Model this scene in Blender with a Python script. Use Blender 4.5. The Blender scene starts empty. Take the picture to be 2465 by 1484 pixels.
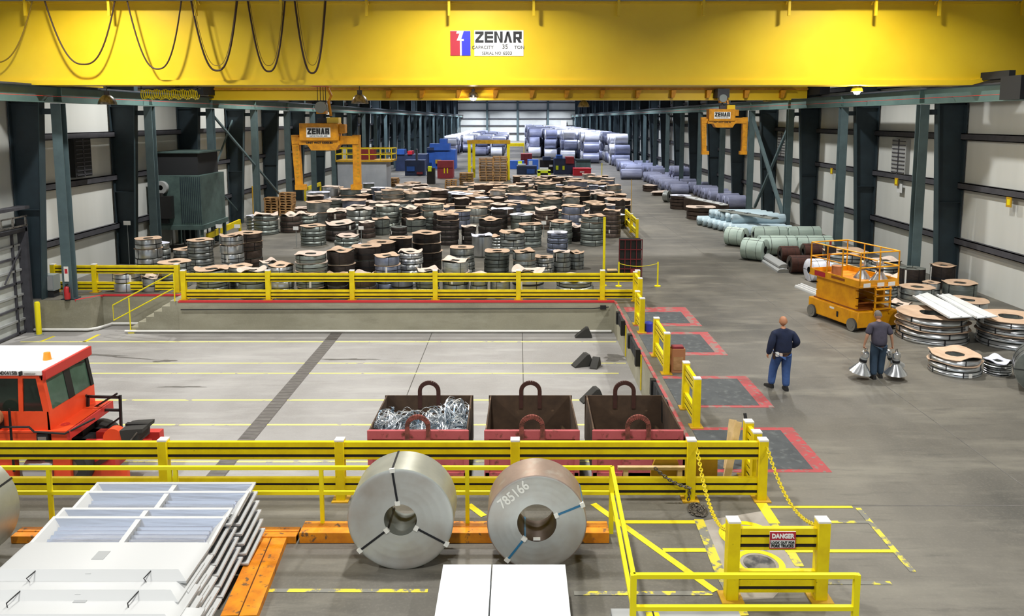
import bpy, bmesh, math, random
from math import sin, cos, pi, tan, atan, sqrt, radians
from mathutils import Vector, Matrix, Euler

# ------------------------------------------------------------------ camera
F = 1880.0            # focal length in pixels of the 2465 x 1484 photograph
PX, PY = 1247.0, 506.0
CAMZ = 6.4
PITCH = atan((PY - 286.0) / F)
scene = bpy.context.scene
col = scene.collection
cam_data = bpy.data.cameras.new('camera')
cam_data.sensor_fit = 'HORIZONTAL'
cam_data.sensor_width = 36.0
cam_data.lens = F / 2465.0 * 36.0
cam_data.shift_x = (1232.5 - PX) / 2465.0
cam_data.shift_y = -(742.0 - PY) / 2465.0
cam_data.clip_end = 600
cam = bpy.data.objects.new('camera', cam_data)
col.objects.link(cam)
cam.location = (0, 0, CAMZ)
cam.rotation_euler = (pi / 2 - PITCH, 0, 0)
scene.camera = cam

# ------------------------------------------------------------------ world, exposure
world = bpy.data.worlds.new('world')
scene.world = world
world.use_nodes = True
world.node_tree.nodes['Background'].inputs[0].default_value = (0.80, 0.90, 1.0, 1)
world.node_tree.nodes['Background'].inputs[1].default_value = 0.5
scene.view_settings.view_transform = 'Standard'
scene.view_settings.look = 'None'
scene.view_settings.gamma = 1.0
scene.view_settings.use_curve_mapping = False
scene.view_settings.exposure = 0.72
scene.cycles.max_bounces = 5
scene.cycles.diffuse_bounces = 2
scene.cycles.glossy_bounces = 3
scene.cycles.transmission_bounces = 2
scene.cycles.caustics_reflective = False
scene.cycles.caustics_refractive = False
scene.cycles.sample_clamp_indirect = 4.0

# high bay lamps under the roof: one disc light per lamp
LAMP_Z = 12.2
LAMPS = []
for j, ly in enumerate((3.0, 12.5, 22.6, 33.5, 46.0, 60.0, 75.0, 91.0, 108.0, 126.0, 145.0, 165.0, 186.0, 206.0, 221.0)):
    for lx in (-13.0, -1.5, 10.5):
        LAMPS.append((lx, ly))
for i, (lx, ly) in enumerate(LAMPS):
    ld = bpy.data.lights.new('high_bay_light', 'AREA')
    ld.shape = 'DISK'
    ld.size = 0.6
    ld.spread = radians(138)
    ld.energy = 420.0 if ly < 30 else (520.0 if ly < 80 else (850.0 if ly < 200 else 1700.0))
    ld.color = (1.0, 0.985, 0.95) if ly < 80 else (0.86, 0.90, 1.0)
    lo = bpy.data.objects.new('high_bay_light', ld)
    lo.location = (lx, ly, LAMP_Z - 0.42)
    col.objects.link(lo)

# ------------------------------------------------------------------ pixel helpers
cp_, sp_ = cos(PITCH), sin(PITCH)
def ray(x, y):
    u = (x - PX) / F; v = (PY - y) / F
    return Vector((u, cp_ + v * sp_, -sp_ + v * cp_))
def flr(x, y, z=0.0):
    d = ray(x, y); t = (z - CAMZ) / d.z
    return Vector((d.x * t, d.y * t, z))
def atY(x, y, Y):
    d = ray(x, y); t = Y / d.y
    return Vector((d.x * t, Y, CAMZ + d.z * t))
def atX(x, y, X):
    d = ray(x, y); t = X / d.x
    return Vector((X, d.y * t, CAMZ + d.z * t))

ORD = ['zeroth', 'first', 'second', 'third', 'fourth', 'fifth', 'sixth', 'seventh', 'eighth', 'ninth', 'tenth', 'eleventh', 'twelfth',
       'thirteenth', 'fourteenth', 'fifteenth', 'sixteenth', 'seventeenth', 'eighteenth', 'nineteenth', 'twentieth']
def ordw(n):
    if n <= 20: return ORD[n]
    T_ = ['', '', 'twent', 'thirt', 'fort', 'fift', 'sixt', 'sevent', 'eight', 'ninet'][min(n // 10, 9)]
    return T_ + 'ieth' if n % 10 == 0 else T_ + 'y-' + ORD[n % 10]

# ------------------------------------------------------------------ materials
MATS = {}
def hexc(h):
    h = h.lstrip('#')
    out = []
    for i in (0, 2, 4):
        c = int(h[i:i + 2], 16) / 255.0
        out.append(c / 12.92 if c <= 0.04045 else ((c + 0.055) / 1.055) ** 2.4)
    return tuple(out) + (1.0,)
def mat(name, c, rough=0.6, metal=0.0, c2=None, scale=3.0, lo=0.35, hi=0.7, detail=4.0, bump=0.0, bscale=40.0, stretch=None, emit=None, vary=0.0, spec=None, coord='Object', c3=None, scale3=30.0, lo3=0.62, hi3=0.7):
    m = bpy.data.materials.new(name); m.use_nodes = True
    nt = m.node_tree; N = nt.nodes; L = nt.links
    b = N['Principled BSDF']
    C = hexc(c) if isinstance(c, str) else tuple(c) + (1.0,)
    b.inputs['Base Color'].default_value = C
    b.inputs['Roughness'].default_value = rough
    b.inputs['Metallic'].default_value = metal
    if spec is not None: b.inputs['Specular IOR Level'].default_value = spec
    tc = N.new('ShaderNodeTexCoord'); mp = N.new('ShaderNodeMapping')
    L.new(tc.outputs[coord], mp.inputs[0])
    if stretch: mp.inputs['Scale'].default_value = stretch
    last = None
    if c2:
        n = N.new('ShaderNodeTexNoise'); n.inputs['Scale'].default_value = scale; n.inputs['Detail'].default_value = detail
        n.inputs['Roughness'].default_value = 0.6
        L.new(mp.outputs[0], n.inputs['Vector'])
        r = N.new('ShaderNodeValToRGB')
        r.color_ramp.elements[0].position = lo; r.color_ramp.elements[1].position = hi
        r.color_ramp.elements[0].color = C; r.color_ramp.elements[1].color = hexc(c2)
        L.new(n.outputs[0], r.inputs[0]); last = r.outputs[0]
        if c3:
            n3 = N.new('ShaderNodeTexNoise'); n3.inputs['Scale'].default_value = scale3; n3.inputs['Detail'].default_value = 5
            L.new(mp.outputs[0], n3.inputs['Vector'])
            r3 = N.new('ShaderNodeValToRGB'); r3.color_ramp.elements[0].position = lo3; r3.color_ramp.elements[1].position = hi3
            L.new(n3.outputs[0], r3.inputs[0])
            mx = N.new('ShaderNodeMixRGB'); L.new(r3.outputs[0], mx.inputs[0]); L.new(last, mx.inputs[1]); mx.inputs[2].default_value = hexc(c3)
            last = mx.outputs[0]
    if vary:
        oi = N.new('ShaderNodeObjectInfo'); mr = N.new('ShaderNodeMapRange')
        mr.inputs[3].default_value = 1 - vary; mr.inputs[4].default_value = 1 + vary * 0.6
        L.new(oi.outputs['Random'], mr.inputs[0])
        mu = N.new('ShaderNodeMixRGB'); mu.blend_type = 'MULTIPLY'; mu.inputs[0].default_value = 1.0
        if last is not None: L.new(last, mu.inputs[1])
        else: mu.inputs[1].default_value = C
        L.new(mr.outputs[0], mu.inputs[2]); last = mu.outputs[0]
    if last is not None: L.new(last, b.inputs['Base Color'])
    if bump:
        n2 = N.new('ShaderNodeTexNoise'); n2.inputs['Scale'].default_value = bscale; n2.inputs['Detail'].default_value = 3
        L.new(mp.outputs[0], n2.inputs['Vector'])
        bp = N.new('ShaderNodeBump'); bp.inputs['Strength'].default_value = bump; bp.inputs['Distance'].default_value = 0.02
        L.new(n2.outputs[0], bp.inputs['Height']); L.new(bp.outputs[0], b.inputs['Normal'])
    if emit:
        b.inputs['Emission Color'].default_value = hexc(emit[0]); b.inputs['Emission Strength'].default_value = emit[1]
    MATS[name] = m
    return m

mat('yellow', '#EFD800', 0.45, c2='#D9BC00', scale=2.5, c3='#8A7610', scale3=22, lo3=0.70, hi3=0.76)
mat('yellow_clean', '#EEDD08', 0.5)
mat('crane_yellow', '#F0CC2A', 0.34, c2='#E9C120', scale=0.5, bump=0.05, bscale=1.2)
mat('crane_orange', '#E09A10', 0.5, c2='#B97A12', scale=6)
mat('black', '#161616', 0.6)
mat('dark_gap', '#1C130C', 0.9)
mat('rust_dark', '#4B2A20', 0.85, c2='#3A1D17', scale=5)
mat('girt', '#4A4A50', 0.7, c2='#3A3A40', scale=3)
mat('teal_steel', '#566A6E', 0.65, c2='#48595D', scale=1.2)
mat('teal_dark', '#22323A', 0.65, c2='#1B282F', scale=1.5)
mat('runway_teal', '#5E7873', 0.6, c2='#506A68', scale=1.0)
mat('green_metal', '#4F6460', 0.6, c2='#3A4C4A', scale=2)
mat('panel', '#D8DAD6', 0.75, c2='#C0C3BE', scale=0.35, lo=0.3, hi=0.75, stretch=(1, 1, 0.15), bump=0.25, bscale=1.6)
mat('panel_far', '#DADDD8', 0.75, c2='#C9CDC8', scale=0.3)
mat('panel_door', '#C4C8C4', 0.6, c2='#ABB0AE', scale=0.9)
mat('ceiling', '#5A6068', 0.8)
mat('lamp_glow', '#FFFFFF', 0.5, emit=('#FFF4E0', 14.0))
mat('crane_lamp_glow', '#FFFFFF', 0.5, emit=('#F2F4FF', 40.0))
mat('crane_lamp_warm', '#FFFFFF', 0.5, emit=('#FFD080', 25.0))
mat('lamp_metal', '#B7B2AC', 0.3, 0.8, c2='#6B6660', scale=9)
mat('alu', '#D8DADC', 0.22, 0.9)
mat('steel', '#A9ADAA', 0.34, 0.75, c2='#888E8E', scale=2.0, stretch=(1, 1, 5), vary=0.25)
mat('steel_bright', '#CCCECE', 0.28, 0.8, c2='#B0B3B5', scale=1.6, vary=0.12)
mat('steel_green', '#8A918C', 0.40, 0.65, c2='#666E6A', scale=1.5, stretch=(1, 1, 6), vary=0.25)
mat('steel_dark', '#2A2422', 0.5, 0.5, c2='#3B322D', scale=3, stretch=(1, 1, 5), vary=0.3)
mat('steel_brown', '#5D5049', 0.5, 0.6, c2='#473B35', scale=2.5, vary=0.2)
mat('steel_blue', '#8B92A6', 0.38, 0.65, c2='#6B7388', scale=1.5, vary=0.2)
mat('coil_face', '#7C807A', 0.55, 0.35, c2='#646A66', scale=2, vary=0.2)
mat('card', '#C9AE95', 0.9, c2='#B89A80', scale=2.2, vary=0.15)
mat('card_pale', '#D8C6B8', 0.9, c2='#C4AFA0', scale=2.2, vary=0.12)
mat('wrap_white', '#E4E6F2', 0.5, c2='#C9CDE0', scale=4, vary=0.05)
mat('strap_dark', '#15161A', 0.5)
mat('tag_white', '#E6E4DE', 0.7)
mat('wood', '#B98F5F', 0.8, c2='#96703F', scale=5, stretch=(1, 1, 4), vary=0.15)
mat('wood_pale', '#D9BE8C', 0.8, c2='#C7A872', scale=5)
mat('mint_wrap', '#B7C9BE', 0.5, c2='#A2B6AC', scale=1.5, bump=0.4, bscale=4, vary=0.08)
mat('pale_wrap', '#BFD3DC', 0.45, c2='#A5BBC6', scale=3, bump=0.6, bscale=5, vary=0.1)
mat('lavender_wrap', '#A2A7C4', 0.4, 0.2, c2='#7E85A6', scale=1.5, bump=0.3, bscale=4, vary=0.25)
mat('white_wrap', '#F6F8FF', 0.35, 0.1, c2='#D2D6EC', scale=1.5, vary=0.08)
mat('hole_dark', '#1B1D20', 0.8)
mat('white_paint', '#BCBDBC', 0.45)
mat('white_matt', '#DCDEDE', 0.5, c2='#CBCFD0', scale=2)
mat('mirror_metal', '#E6EAF6', 0.22, 0.85, bump=0.25, bscale=3.0, stretch=(0.25, 4, 1))
mat('tape_grey', '#9A9C9C', 0.5)
mat('tractor_orange', '#F4552A', 0.45, c2='#E24720', scale=1.6)
mat('tractor_red', '#C8342C', 0.5)
mat('beacon', '#F08A2A', 0.3, emit=('#F07A1A', 0.25))
mat('lift_orange', '#F0A80A', 0.45, c2='#D88E08', scale=3)
mat('lift_dark', '#8A4A0C', 0.6)
mat('rubber', '#33322F', 0.85)
mat('wheel_grey', '#77746C', 0.8)
mat('bin_red', '#BC5C60', 0.6, c2='#A84E50', scale=2.2, c3='#6B3A2C', scale3=5, lo3=0.58, hi3=0.68)
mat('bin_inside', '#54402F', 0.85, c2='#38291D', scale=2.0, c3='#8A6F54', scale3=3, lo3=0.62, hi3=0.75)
mat('orange_beam', '#E8920E', 0.55, c2='#C06A0A', scale=4, c3='#6F5030', scale3=9, lo3=0.60, hi3=0.68)
mat('scrap', '#E6ECF2', 0.3, 0.7, vary=0.1)
mat('scrap_blue', '#8FA3B4', 0.3, 0.9)
mat('big_coil_side', '#BFC1B6', 0.38, 0.65, c2='#AAACA2', scale=2.0)
mat('big_coil_rust', '#B09A8C', 0.42, 0.55, c2='#968478', scale=2.0, c3='#B3A79C', scale3=4, lo3=0.55, hi3=0.7)
mat('strap_blue', '#2F6F93', 0.4)
mat('clip', '#E6E4DA', 0.5)
mat('chain', '#5F584E', 0.5, 0.6)
mat('chain_yellow', '#D8C21A', 0.5)
mat('red', '#C42A34', 0.55)
mat('danger_red', '#B02436', 0.55)
mat('blue', '#2A2FC0', 0.5)
mat('ink', '#1D1D1F', 0.6)
mat('ink_grey', '#4E4C48', 0.6)
mat('sign_white', '#F1F1EE', 0.5)
mat('machine_blue', '#2F5FB4', 0.5, c2='#27509A', scale=1)
mat('machine_navy', '#2A3A5E', 0.55, c2='#1E2A44', scale=1)
mat('tank_white', '#AEB4BC', 0.5, c2='#9AA0AA', scale=0.8)
mat('container_red', '#8E2E36', 0.6, c2='#7A2830', scale=1.5)
mat('skip_red', '#C21F30', 0.5)
mat('hi_vis', '#D6E62A', 0.7)
mat('skin', '#B8805E', 0.6)
mat('skin_arm', '#B98A6E', 0.6)
mat('hair_grey', '#6E6660', 0.9)
mat('jacket_navy', '#15213F', 0.85, c2='#101A32', scale=6, bump=0.4, bscale=8)
mat('denim', '#3E5C93', 0.9, c2='#304B7C', scale=5, bump=0.3, bscale=12)
mat('denim_dark', '#34485C', 0.9, c2='#2B3B4C', scale=5)
mat('shirt_grey', '#4C4856', 0.9, c2='#403D49', scale=6)
mat('boot', '#1C1B1C', 0.7)
mat('leather', '#3A2A20', 0.7)
mat('glass_dark', '#26332C', 0.08, c2='#1A231E', scale=1.5)
mat('glass_green', '#52705F', 0.08, c2='#3A5446', scale=1.2)
mat('rack_red', '#6A2026', 0.6)
mat('cable', '#3B2416', 0.6)
mat('cable_yellow', '#8A6F1C', 0.6)
mat('extinguisher', '#B8282C', 0.35)
mat('blue_barrel', '#3440B8', 0.5)
mat('tan_box', '#A8714A', 0.8)
mat('mustard', '#C79C1E', 0.6, c2='#A67F18', scale=3)
mat('pipe_white', '#E6E5E0', 0.5)
mat('grey_box', '#8C9494', 0.5)
mat('mat_dark', '#4A4E50', 0.75, c2='#3C4043', scale=2.2, c3='#5E6262', scale3=6, lo3=0.55, hi3=0.7)
mat('red_paint', '#B03E44', 0.7, c2='#8E4A48', scale=2.0, c3='#7C6A64', scale3=9, lo3=0.56, hi3=0.64)
mat('concrete_light', '#A39C92', 0.75, c2='#8F877C', scale=2)
mat('scuff', '#3C3C3E', 0.7, c2='#77736C', scale=4, lo=0.42, hi=0.58)
mat('stain', '#55524E', 0.7, c2='#6E6B66', scale=3)

def floor_mat(name, base, dark, light, rough, seed=0.0, mid=None):
    m = bpy.data.materials.new(name); m.use_nodes = True
    nt = m.node_tree; N = nt.nodes; L = nt.links; b = N['Principled BSDF']
    tc = N.new('ShaderNodeTexCoord')
    def noise(scale, detail, st, off=0.0):
        mp = N.new('ShaderNodeMapping'); mp.inputs['Scale'].default_value = st; mp.inputs['Location'].default_value = (off + seed, off * 2, 0)
        L.new(tc.outputs['Object'], mp.inputs[0])
        n = N.new('ShaderNodeTexNoise'); n.inputs['Scale'].default_value = scale; n.inputs['Detail'].default_value = detail
        n.inputs['Roughness'].default_value = 0.62
        L.new(mp.outputs[0], n.inputs['Vector']); return n.outputs[0]
    def ramp(s, lo, hi):
        r = N.new('ShaderNodeMapRange'); r.inputs[1].default_value = lo; r.inputs[2].default_value = hi; r.clamp = True
        L.new(s, r.inputs[0]); return r.outputs[0]
    def mix(f, a, bb, amt=1.0):
        x = N.new('ShaderNodeMixRGB')
        if amt != 1.0:
            mu = N.new('ShaderNodeMath'); mu.operation = 'MULTIPLY'; mu.inputs[1].default_value = amt; L.new(f, mu.inputs[0]); f = mu.outputs[0]
        L.new(f, x.inputs[0])
        if isinstance(a, str): x.inputs[1].default_value = hexc(a)
        else: L.new(a, x.inputs[1])
        if isinstance(bb, str): x.inputs[2].default_value = hexc(bb)
        else: L.new(bb, x.inputs[2])
        return x.outputs[0]
    c = mix(ramp(noise(0.22, 6, (1, 0.6, 1)), 0.38, 0.66), base, dark)
    c = mix(ramp(noise(0.9, 6, (0.35, 1.4, 1), 5.0), 0.50, 0.72), c, light, 0.7)
    c = mix(ramp(noise(3.5, 5, (0.25, 1.6, 1), 9.0), 0.56, 0.72), c, dark, 0.6)
    c = mix(ramp(noise(22, 4, (1, 1, 1), 2.0), 0.5, 0.8), c, light, 0.35)
    L.new(c, b.inputs['Base Color'])
    rr = N.new('ShaderNodeMapRange'); rr.inputs[3].default_value = rough - 0.12; rr.inputs[4].default_value = rough + 0.15
    L.new(noise(0.7, 4, (1, 1, 1), 3.0), rr.inputs[0]); L.new(rr.outputs[0], b.inputs['Roughness'])
    MATS[name] = m
floor_mat('floor_concrete', '#6B675E', '#45433E', '#827E72', 0.50)
floor_mat('pit_concrete', '#9C9A98', '#85827F', '#ADABA8', 0.6, 4.0)
floor_mat('wall_concrete', '#A09C88', '#84816F', '#B1AE9C', 0.85, 8.0)

# worn paint: yellow that breaks up
def worn_mat(name, c, under, amt):
    mat(name, c, 0.6, c2=under, scale=3.2, lo=amt, hi=amt + 0.05, detail=7)
worn_mat('paint_yellow', '#DCCB1C', '#77756A', 0.62)
worn_mat('paint_yellow_worn', '#D2C23A', '#76756D', 0.48)
worn_mat('paint_red', '#A5484A', '#857068', 0.50)
worn_mat('paint_line', '#DCD67E', '#9A968A', 0.60)
mat('drain_grey', '#6B6664', 0.8, c2='#57524F', scale=3)
mat('teal_mid', '#34454A', 0.65, c2='#293A40', scale=1.2)

# ------------------------------------------------------------------ mesh builder
class MB:
    def __init__(s): s.v = []; s.f = []; s.m = []; s.sm = []; s.mats = []; s.M = None
    def mi(s, name):
        if name not in s.mats: s.mats.append(name)
        return s.mats.index(name)
    def add(s, vs, fs, mt, smooth=False):
        o = len(s.v); k = s.mi(mt)
        if s.M is not None: vs = [s.M @ Vector(p) for p in vs]
        s.v += [tuple(p) for p in vs]
        for f in fs:
            s.f.append(tuple(i + o for i in f)); s.m.append(k); s.sm.append(smooth)
        return s
    def box(s, x0, x1, y0, y1, z0, z1, mt='steel', M=None):
        vs = [(x, y, z) for z in (z0, z1) for y in (y0, y1) for x in (x0, x1)]
        if M is not None: vs = [M @ Vector(p) for p in vs]
        return s.add(vs, [(0, 2, 3, 1), (4, 5, 7, 6), (0, 1, 5, 4), (1, 3, 7, 5), (3, 2, 6, 7), (2, 0, 4, 6)], mt)
    def bar(s, a, b, w, h, mt='steel', up=(0, 0, 1)):
        a = Vector(a); b = Vector(b); d = (b - a).normalized(); up = Vector(up)
        if abs(d.dot(up)) > 0.99: up = Vector((0, 1, 0))
        sd = d.cross(up).normalized(); u = sd.cross(d)
        vs = []
        for p in (a, b):
            for (i, j) in ((-1, -1), (1, -1), (1, 1), (-1, 1)): vs.append(p + sd * i * w / 2 + u * j * h / 2)
        return s.add(vs, [(3, 2, 1, 0), (4, 5, 6, 7), (0, 1, 5, 4), (1, 2, 6, 5), (2, 3, 7, 6), (3, 0, 4, 7)], mt)
    def tube(s, pts, r, mt='steel', seg=8, closed=False, caps=True):
        pts = [Vector(p) for p in pts]; n = len(pts); vs = []; pu = None
        for i, p in enumerate(pts):
            a = pts[i - 1] if (i > 0 or closed) else p; b = pts[(i + 1) % n] if (i < n - 1 or closed) else p
            d = (b - a).normalized()
            if pu is None:
                pu = Vector((0, 0, 1)) if abs(d.z) < 0.9 else Vector((1, 0, 0))
            sd = d.cross(pu).normalized(); u = sd.cross(d).normalized(); pu = u
            rr = r[i] if isinstance(r, (list, tuple)) else r
            for k in range(seg):
                t = 2 * pi * k / seg; vs.append(p + sd * cos(t) * rr + u * sin(t) * rr)
        fs = []
        for i in range(n if closed else n - 1):
            for k in range(seg):
                a = i * seg + k; b = i * seg + (k + 1) % seg; c = ((i + 1) % n) * seg + (k + 1) % seg; d = ((i + 1) % n) * seg + k
                fs.append((a, b, c, d))
        s.add(vs, fs, mt, True)
        if caps and not closed:
            s.add(vs[:seg], [tuple(range(seg))[::-1]], mt); s.add(vs[-seg:], [tuple(range(seg))], mt)
        return s
    def lathe(s, prof, mt='steel', seg=32, M=None, smooth=True, closed=False, mats=None):
        """prof: (r, z) list revolved about z"""
        vs = []
        for (r, z) in prof:
            for k in range(seg):
                t = 2 * pi * k / seg; vs.append(Vector((r * cos(t), r * sin(t), z)))
        if M is not None: vs = [M @ p for p in vs]
        n = len(prof); o = len(s.v)
        if s.M is not None: vs = [s.M @ p for p in vs]
        s.v += [tuple(p) for p in vs]
        for i in range(n if closed else n - 1):
            mm = mats[i] if mats else mt; kk = s.mi(mm)
            for k in range(seg):
                s.f.append((o + i * seg + k, o + i * seg + (k + 1) % seg, o + ((i + 1) % n) * seg + (k + 1) % seg, o + ((i + 1) % n) * seg + k))
                s.m.append(kk); s.sm.append(smooth)
        return s
    def cyl(s, a, b, r, mt='steel', seg=16, r2=None):
        a = Vector(a); b = Vector(b); d = b - a; L = d.length
        M = Matrix.Translation(a) @ d.to_track_quat('Z', 'Y').to_matrix().to_4x4()
        r2 = r if r2 is None else r2
        s.lathe([(r, 0), (r2, L)], mt, seg, M)
        for (rr, z, fl) in ((r, 0, True), (r2, L, False)):
            if rr > 1e-4:
                vs = [M @ Vector((rr * cos(2 * pi * k / seg), rr * sin(2 * pi * k / seg), z)) for k in range(seg)]
                s.add(vs, [tuple(range(seg))[::-1] if fl else tuple(range(seg))], mt)
        return s
    def prism(s, poly, off, mt='steel'):
        """poly: list of 3D points (planar), extruded by vector off"""
        n = len(poly); off = Vector(off); a = [Vector(p) for p in poly]; b = [p + off for p in a]
        return s.add(a + b, [tuple(range(n))[::-1], tuple(range(n, 2 * n))] + [(i, (i + 1) % n, n + (i + 1) % n, n + i) for i in range(n)], mt)
    def quad(s, pts, mt):
        return s.add(pts, [tuple(range(len(pts)))], mt)
    def mesh(s, name):
        me = bpy.data.meshes.new(name)
        me.from_pydata(s.v, [], s.f)
        for n in s.mats: me.materials.append(MATS[n])
        me.polygons.foreach_set('material_index', s.m)
        me.polygons.foreach_set('use_smooth', s.sm)
        me.update()
        bm = bmesh.new(); bm.from_mesh(me); bmesh.ops.recalc_face_normals(bm, faces=bm.faces); bm.to_mesh(me); bm.free()
        me.set_sharp_from_angle(angle=radians(38))
        return me
    def build(s, name, parent=None, loc=None, rz=0.0, bevel=0.0):
        o = bpy.data.objects.new(name, s.mesh(name)); col.objects.link(o)
        if parent is not None: o.parent = parent
        if loc is not None: o.location = loc
        if rz: o.rotation_euler = (0, 0, rz)
        if bevel:
            bv = o.modifiers.new('edge', 'BEVEL'); bv.width = bevel; bv.segments = 2; bv.limit_method = 'ANGLE'; bv.angle_limit = radians(40)
        return o

def tag(o, label=None, cat=None, group=None, kind=None):
    if label: o['label'] = label
    if cat: o['category'] = cat
    if group: o['group'] = group
    if kind: o['kind'] = kind
    return o
def struct(o): o['kind'] = 'structure'; return o
def empty(name, loc=(0, 0, 0), rz=0.0, label=None, cat=None, group=None):
    o = bpy.data.objects.new(name, None); col.objects.link(o)
    o.location = loc; o.rotation_euler = (0, 0, rz); o.empty_display_size = 0.2
    return tag(o, label, cat, group)
KIDS = {}
def copy_tree(o, parent=None):
    c = o.copy(); col.objects.link(c)
    for k in ('label', 'group'):
        if parent is None and k in c: del c[k]
    if parent is not None: c.parent = parent
    for ch in list(o.children): copy_tree(ch, c)
    return c
def text_mesh(txt, size, mt, M, bold=0.0, depth=0.004, align='CENTER', squash=1.0):
    cu = bpy.data.curves.new('txt', 'FONT'); cu.body = txt; cu.size = size; cu.align_x = align; cu.align_y = 'CENTER'
    cu.offset = bold; cu.extrude = depth; cu.resolution_u = 3
    o = bpy.data.objects.new('txt', cu); col.objects.link(o)
    bpy.context.view_layer.update()
    me = bpy.data.meshes.new_from_object(o.evaluated_get(bpy.context.evaluated_depsgraph_get()))
    me.transform(M @ Matrix.Diagonal((squash, 1, 1, 1)))
    me.materials.clear(); me.materials.append(MATS[mt])
    bpy.data.objects.remove(o); bpy.data.curves.remove(cu)
    return me
def text_part(name, txt, size, mt, M, parent, **kw):
    me = text_mesh(txt, size, mt, M, **kw)
    o = bpy.data.objects.new(name, me); col.objects.link(o)
    o.parent = parent
    return o
# frame for upright text that faces the camera side (-Y): x right, y up
FACE = Matrix(((1, 0, 0, 0), (0, 0, -1, 0), (0, 1, 0, 0), (0, 0, 0, 1)))
rnd = random.Random(7)
# ================================================================== the hall
XL, XR = -17.75, 17.05        # wall faces
PZ = -1.14                    # pit floor
PX0, PX1, PY0, PY1 = -17.7, 3.4, 13.35, 27.0
YF = 229.0
ROOF = 13.0
def rect(mb, x0, x1, y0, y1, z, mt): mb.quad([(x0, y0, z), (x1, y0, z), (x1, y1, z), (x0, y1, z)], mt)
m = MB()
for r in ((XL, XR, -8, PY0), (PX1, XR, PY0, PY1), (-12.0, XR, PY1, 28.0), (XL, -15.2, 27.15, 28.0), (XL, XR, 28.0, YF)):
    rect(m, *r, 0.0, 'floor_concrete')
struct(m.build('floor'))
m = MB(); rect(m, XL, PX1, PY0, 28.0, PZ, 'pit_concrete'); struct(m.build('floor_pit'))
m = MB(); m.box(-12.0, PX1 + 0.3, PY1, PY1 + 0.25, PZ, -0.004, 'wall_concrete')
m.box(XL, -15.2, 27.15, 27.4, PZ, -0.004, 'wall_concrete'); m.box(-15.45, -15.2, 27.4, 28.25, PZ, -0.004, 'wall_concrete')
m.box(-15.2, -12.0, 28.0, 28.25, PZ, -0.004, 'wall_concrete')
m.box(-12.0, -11.75, PY1 + 0.25, 28.25, PZ, -0.004, 'wall_concrete')
struct(m.build('wall_pit_far'))
m = MB(); m.box(PX1, PX1 + 0.25, PY0, PY1, PZ, -0.004, 'wall_concrete'); struct(m.build('wall_pit_right'))
m = MB(); m.box(XL, PX1 + 0.25, PY0 - 0.25, PY0, PZ, -0.004, 'wall_concrete'); struct(m.build('wall_pit_near'))
m = MB()
for i in range(6):
    a = -13.75 + i * 0.29
    m.box(a, -12.0, PY1 + 0.02, 27.98, PZ + i * 0.19, PZ + (i + 1) * 0.19, 'wall_concrete')
tag(m.build('concrete_steps'), 'concrete steps climbing out of the sunken dock at its far corner', 'steps')
m = MB(); m.box(XL - 0.2, XL, -8, YF, PZ, ROOF, 'panel'); struct(m.build('wall_left'))
m = MB(); m.box(XR, XR + 0.2, -8, YF, -0.2, ROOF, 'panel'); struct(m.build('wall_right'))
m = MB(); m.box(XL, XR, YF, YF + 0.2, 0, ROOF, 'panel_far'); struct(m.build('wall_far'))
m = MB(); m.box(XL - 0.2, XR + 0.2, -8, YF + 0.2, ROOF, ROOF + 0.2, 'ceiling'); struct(m.build('ceiling'))
# girts: long horizontal rails on the walls
n = 0
for (x0, x1) in ((XL, XL + 0.2), (XR - 0.2, XR)):
    for z in (1.72, 3.85, 5.72, 7.9):
        n += 1; m = MB()
        y0 = 28.0 if x0 < 0 else -8
        m.box(x0, x1, y0, YF, z - 0.13, z - 0.10, 'girt')
        if x0 > 0: m.box(x0, x0 + 0.05, y0, YF, z - 0.13, z + 0.13, 'girt')
        else: m.box(x1 - 0.05, x1, y0, YF, z - 0.13, z + 0.13, 'girt')
        m.box(x0, x1, y0, YF, z + 0.10, z + 0.13, 'girt')
        o = m.build('trim_%d' % n); struct(o)
for z in (2.2, 4.4, 6.4, 8.7, 11.0):
    n += 1; m = MB(); m.box(XL, XR, YF - 0.35, YF - 0.002, z - 0.14, z + 0.14, 'girt'); struct(m.build('trim_%d' % n))
for k, px in enumerate((1173, 1246, 1319)):
    X = atY(px, 300, YF).x
    m = MB(); m.box(X - 0.3, X + 0.3, YF - 0.8, YF - 0.36, 0, ROOF, 'teal_steel')
    tag(m.build('end_wall_column'), ['dark steel column on the far end wall, behind the yellow gantry frame', 'dark steel column at the middle of the far end wall',
        'dark steel column on the far end wall, nearest the square white board'][k], 'column', 'columns of the far end wall')
m = MB(); c = atY(1357, 298, YF - 0.9)
m.box(c.x - 0.8, c.x + 0.8, YF - 0.9, YF - 0.36, c.z - 0.9, c.z + 0.9, 'sign_white')
tag(m.build('wall_board'), 'square white board mounted on the far end wall', 'board')

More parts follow.
